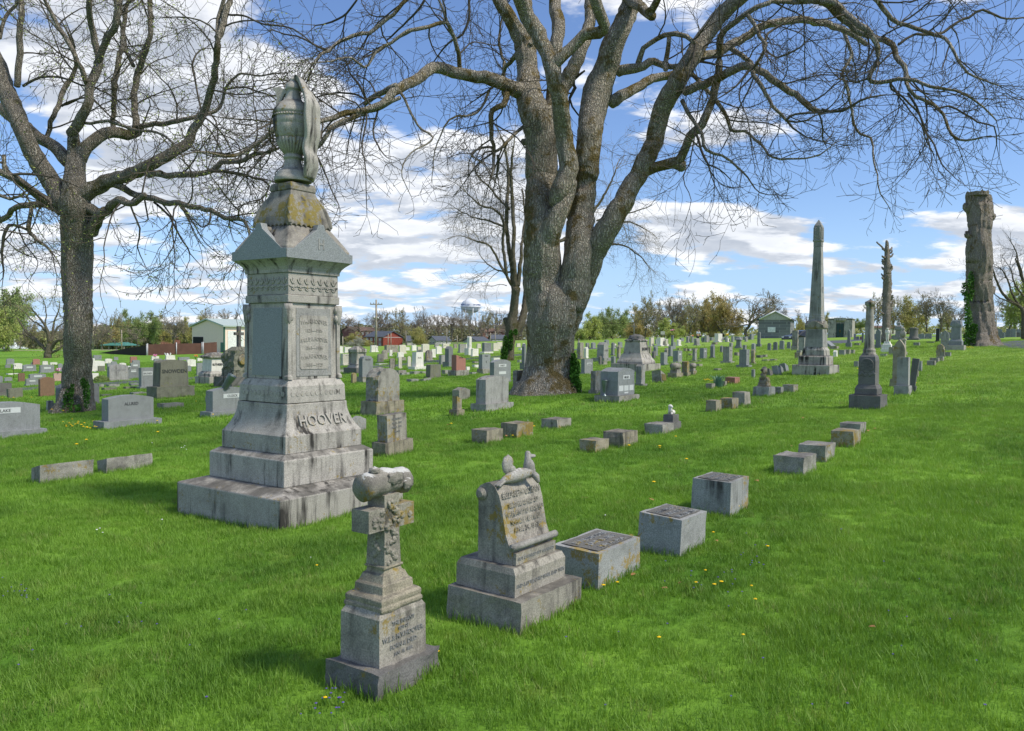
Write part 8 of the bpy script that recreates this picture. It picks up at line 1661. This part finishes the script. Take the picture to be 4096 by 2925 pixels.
far_trees = [
 ('M', 570, 365, 600, 215, 'yel', 150, 'round yellow green tree right beside the huge trunk'), ('M', 780, 318, 590, 235, 'grn', 155, 'broad fresh green tree second right of the huge trunk'), ('M', 990, 308, 570, 190, 'och', 165, 'brownish olive tree behind the pole on the right'), ('M', 1065, 185, 565, 190, 'bud', 150, 'tall yellow budding tree above the brownish olive one'),
 ('M', 1170, 285, 565, 150, 'bare', 160, 'bare tree between the tall budding one and the tallest bare one'), ('M', 1325, 150, 560, 200, 'bare', 150, 'tallest bare tree behind the flower pillar'), ('M', 1265, 400, 565, 200, 'yel', 140, 'low bright green bush like tree behind the notice board'), ('M', 1460, 205, 560, 220, 'bud', 148, 'leaning olive budding tree above the parked dark car'), ('M', 1640, 215, 558, 200, 'och', 155, 'dense ochre tree, left half of the pair above the person', 1),
 ('M', 1760, 212, 555, 230, 'och', 150, 'dense ochre tree, right half of the pair above the person', 2), ('M', 1960, 165, 545, 400, 'bare', 145, 'wide spreading dark bare tree left of the block building', 1), ('M', 2160, 290, 560, 200, 'bud', 170, 'olive budding tree rising behind the block building'), ('M', 690, 330, 590, 130, 'grey', 175, 'thin grey tree in the gap between the two green ones'), ('M', 880, 340, 585, 160, 'grn', 175, 'dark green tree behind the two green ones', 1), ('M', 1210, 240, 565, 160, 'bud', 165, 'yellowish budding tree left of the tallest bare one', 1), ('M', 1560, 300, 560, 120, 'oli', 165, 'small olive tree behind the leaning budding one'), ('M', 1420, 330, 560, 160, 'oli', 170, 'olive thicket tree behind the parked dark car', 1),
 ('R', 270, 395, 580, 110, 'oli', 150, 'small olive tree right of the block building'), ('R', 335, 320, 575, 120, 'bare', 160, 'slim bare tree left of the obelisk shaft'), ('R', 530, 350, 540, 90, 'oli', 165, 'small olive tree right of the obelisk shaft'), ('R', 820, 395, 490, 120, 'grn', 170, 'low green tree left of the column shaft'), ('R', 700, 380, 500, 150, 'grey', 180, 'grey low tree behind the stained mausoleum'), ('R', 975, 190, 500, 200, 'bud', 140, 'budding tree directly right of the column top'), ('R', 1110, 215, 505, 190, 'bud', 145, 'olive budding tree right of the thin dead trunk', 1), ('R', 1245, 215, 500, 230, 'oli', 150, 'drooping olive tree above the drum monument'), ('R', 1410, 165, 490, 190, 'tall', 140, 'tall thin tree left of a bare one on the far right', 1), ('R', 1530, 155, 490, 190, 'bare', 138, 'bare tree above the pointed gothic slab', 2), ('R', 1690, 255, 480, 200, 'bare', 150, 'bare tree right behind the gabled pedestal'), ('R', 1600, 330, 480, 150, 'oli', 160, 'low olive tree behind the gabled pedestal'), ('R', 2150, 215, 470, 260, 'bare', 120, 'bare tree far right between dead trunk and right edge', 1), ('R', 2300, 60, 520, 260, 'yel', 110, 'green leafed tree cut by the right edge', 1), ('R', 40, 205, 540, 170, 'bare', 175, 'bare tree behind the left gable slope of the block building', 2),
 ('L', 60, 170, 650, 330, 'grn', 150, 'fresh green tree at the left edge of the photo', 2), ('L', -60, 220, 660, 260, 'yel', 140, 'leafy tree mostly outside the left edge'), ('L', 860, 345, 640, 170, 'bare', 190, 'bare pinkish tree just right of the left trunk'), ('L', 905, 450, 660, 150, 'grey', 175, 'grey budding tree left of the picnic shelter', 1), ('L', 1050, 335, 625, 170, 'bud', 210, 'budding tree above the picnic shelter'), ('L', 1220, 470, 625, 140, 'bare', 180, 'small gnarled bare tree above the dark sloping fence', 1), ('L', 1300, 350, 620, 190, 'grn', 215, 'green tree in the wood above the dark sloping fence'), ('L', 1170, 345, 625, 170, 'grn', 225, 'green tree in the wood behind the small gnarled one', 1), ('L', 1420, 375, 620, 160, 'oli', 220, 'olive tree in the wood left of the tall bare one'), ('L', 1545, 340, 620, 210, 'bare', 190, 'tall bare tree above the faded brick hall', 2), ('L', 1660, 395, 620, 160, 'oli', 215, 'olive tree left of the garage roof'), ('L', 1790, 370, 620, 170, 'oli', 225, 'olive tree behind the left slope of the garage roof', 1), ('L', 1930, 300, 620, 190, 'bare', 215, 'bare tree rising over the garage roof', 1), ('L', 2080, 330, 620, 200, 'grey', 220, 'grey tree behind the garage roof next to the urn monument'),
 ('L', 20, 330, 660, 200, 'bud', 200, 'thin budding tree behind the left edge one'), ('L', 180, 380, 655, 180, 'grey', 210, 'grey tree behind the fountain'), ('L', 300, 410, 655, 170, 'bud', 215, 'budding tree far behind the spreading bare one'), ('L', 540, 380, 650, 180, 'bare', 200, 'bare tree just left of the left trunk'), ('L', 1000, 470, 650, 130, 'och', 190, 'tan budding tree right behind the shelter left end'),
 ('C', 105, 390, 630, 100, 'pine', 200, 'dark evergreen right beside the urn monument'), ('C', 190, 355, 500, 170, 'bare', 320, 'bare tree above the dull brick building left'), ('C', 320, 385, 540, 190, 'bare', 290, 'bare tree above the dull brick building right', 1), ('C', 470, 320, 560, 170, 'bare', 300, 'bare tree behind the tall light utility pole', 2), ('C', 540, 335, 540, 130, 'grey', 310, 'grey tree right of the tall light utility pole'), ('C', 672, 312, 560, 210, 'bud', 290, 'broad budding tree above the red brick roof', 1), ('C', 800, 385, 560, 120, 'grey', 305, 'low grey tree right of the broad budding one', 1), ('C', 900, 300, 560, 190, 'bare', 295, 'tall bare tree above the beige house'), ('C', 1010, 350, 560, 160, 'bare', 305, 'bare tree between the beige house and the water tower', 1), ('C', 1130, 318, 560, 170, 'bare', 295, 'bare tree left of the water tower', 2), ('C', 1215, 335, 560, 120, 'tall', 300, 'slim tree directly left of the water tower leg', 2), ('C', 1335, 330, 600, 190, 'bare', 270, 'bare tree in front of the water tower legs'), ('C', 1450, 322, 560, 150, 'bud', 290, 'budding tree right of the water tower'), ('C', 1530, 318, 560, 170, 'bare', 300, 'bare tree left of the ivy covered trunk', 1), ('C', 1640, 340, 560, 170, 'grey', 310, 'grey tree behind the ivy covered trunk'), ('C', 1740, 330, 560, 150, 'bare', 300, 'bare tree in the gap left of the huge trunk', 2),
 ('C', 840, 480, 640, 140, 'oli', 235, 'brown green rounded tree left of the beige house', 2), ('C', 280, 520, 640, 170, 'oli', 225, 'low rounded tree before the dull brick building'), ('C', 285, 555, 640, 110, 'flo', 215, 'small white blossoming tree left of the red brick building')]
KIND['flo'] = ('round', 'mid', 'red', .12, 'blossoming_tree')
for q in far_trees: bgtree(*q)
# nearer spreading bare tree left of the left trunk
SB = Tree(98., 9)
for q in [('L', [(420, 775, 90), (420, 740, 66), (430, 680, 60), (440, 620, 50)], 0), ('L', [(430, 690, 36), (380, 640, 30), (300, 560, 24), (230, 500, 18), (180, 420, 12), (150, 370, 8)], 1), ('L', [(440, 625, 40), (430, 540, 30), (400, 450, 22), (340, 370, 15), (270, 290, 9)], -1), ('L', [(445, 620, 30), (470, 520, 24), (480, 420, 16), (520, 320, 10), (530, 250, 6)], 1), ('L', [(440, 680, 30), (500, 590, 24), (560, 570, 20), (620, 520, 14)], -.5), ('L', [(440, 700, 24), (520, 660, 20), (560, 620, 14), (600, 580, 10)], .5), ('L', [(420, 520, 20), (350, 440, 15), (280, 400, 11), (220, 330, 7)], 1), ('L', [(330, 590, 16), (240, 540, 12), (160, 520, 8)], -1), ('L', [(465, 530, 16), (530, 450, 12), (590, 420, 8)], 0), ('L', [(400, 450, 14), (410, 350, 10), (400, 270, 6)], 0)]: SB.limb(*q[:2], q[2])
rng = np.random.default_rng(5); SB.sprout(.8, 120, .1, .1, .2, .25, 4.5, 3, .9)
g = ground(*F('L', 420, 762)); SB.build('spreading_tree', 'low spreading bare tree on the grass bank left of the left tree', 'tree', P3('L', 420, 762, 98), BK['mid'], BK['twigl'], LF['olive'], TG, .05, .07)
g = P3('L', 510, 765, 100); T = Tubes()
for k in range(700): T.leaf.append(np.array([rng.normal()*1.2, rng.normal()*.8, abs(rng.normal())*1.3]))
T.add([(0, 0, 0), (0, 0, .8)], [.05, .02], 4); e = empty('shrub', g, 0, 'loose yellow green bush on the grass bank left of the left tree', 'shrub'); T.build('foliage', [BK['twig'], LF['spring']], e, 0, None, .12)
# woods behind: an uncountable belt
rng = np.random.default_rng(77); T = Tubes()
def belt(fr, x0, x1, yt, yb, Yd, n, amp):
    for k in range(n):
        x = rng.uniform(x0, x1); top = yt+amp*mn.noise(Vector((x*.011, Yd*.1, 3)))+amp*.6*mn.noise(Vector((x*.04, 1, 9)))+(rng.random()**3)*-14; y = yb+(top-yb)*rng.random()
        yd = Yd+rng.uniform(-6, 14); T.leaf.append(np.array(P3(fr, x, y, yd)))
T.add([P3('C', 0, 600, 330), P3('C', 10, 600, 330)], [.1, .1], 3)
belt('C', 60, 1800, 455, 600, 330, 15000, 42); belt('L', 820, 2250, 460, 640, 250, 15000, 34); belt('L', -150, 620, 510, 655, 250, 7000, 30)
o = T.build('far_woods', [BK['twigl'], leafm('mixed_far_foliage', (.30, .30, .15), .3)], None, 0, None, .55); o['kind'] = 'stuff'; o['label'] = 'olive brown wood behind the houses and the garage'; 
T = Tubes(); T.add([P3('M', 500, 560, 200), P3('M', 510, 560, 200)], [.1, .1], 3)
belt('M', 470, 2260, 475, 575, 190, 4500, 26); belt('R', -50, 2272, 462, 520, 190, 3600, 20)
o = T.build('far_hedge', [BK['twigl'], leafm('olive_thicket', (.36, .36, .15), .3)], None, 0, None, .42); o['kind'] = 'stuff'

# ------------------------------------------------------------------ longer grass left round the feet of the nearer stones
FOOT.append((Vector((MONX, MONY, terr(MONX, MONY))), 1.6, 1.6, TH)); r2_ = random.Random(21); V, Fc = [], []
for c, w_, d, yaw in FOOT:
    ca, sa = math.cos(yaw), math.sin(yaw); big_ = c.y > 12
    for side in range(4):
        L = w_ if side % 2 == 0 else d; nb = int(L*(170 if not big_ else 60))
        for _ in range(nb):
            if mn.noise(Vector((c.x*3+side, _*.05, 2))) < -.15: continue
            q = (r2_.random()-.5)*L; o_ = r2_.uniform(.0, .035); x, y = ((q, -d/2-o_), (w_/2+o_, q), (q, d/2+o_), (-w_/2-o_, q))[side]
            X_, Y_ = c.x+ca*x-sa*y, c.y+sa*x+ca*y; z_ = terr(X_, Y_)-.01; h = r2_.uniform(.035, .10 if r2_.random() > .1 else .15); a = r2_.uniform(0, 6.28); l = h*r2_.uniform(.1, .6); ww = .0024 if not big_ else .006
            px, py = -math.sin(a)*ww, math.cos(a)*ww; k = len(V)
            V += [(X_-px, Y_-py, z_), (X_+px, Y_+py, z_), (X_+math.cos(a)*l*.35+px*.8, Y_+math.sin(a)*l*.35+py*.8, z_+h*.6), (X_+math.cos(a)*l*.35-px*.8, Y_+math.sin(a)*l*.35-py*.8, z_+h*.6), (X_+math.cos(a)*l, Y_+math.sin(a)*l, z_+h)]; Fc += [(k, k+1, k+2, k+3), (k+3, k+2, k+4)]
mb = MB(); mb.add(V, Fc, 0, False); o = mb.build('grass_fringe', [M_BLADE]); o['kind'] = 'stuff'
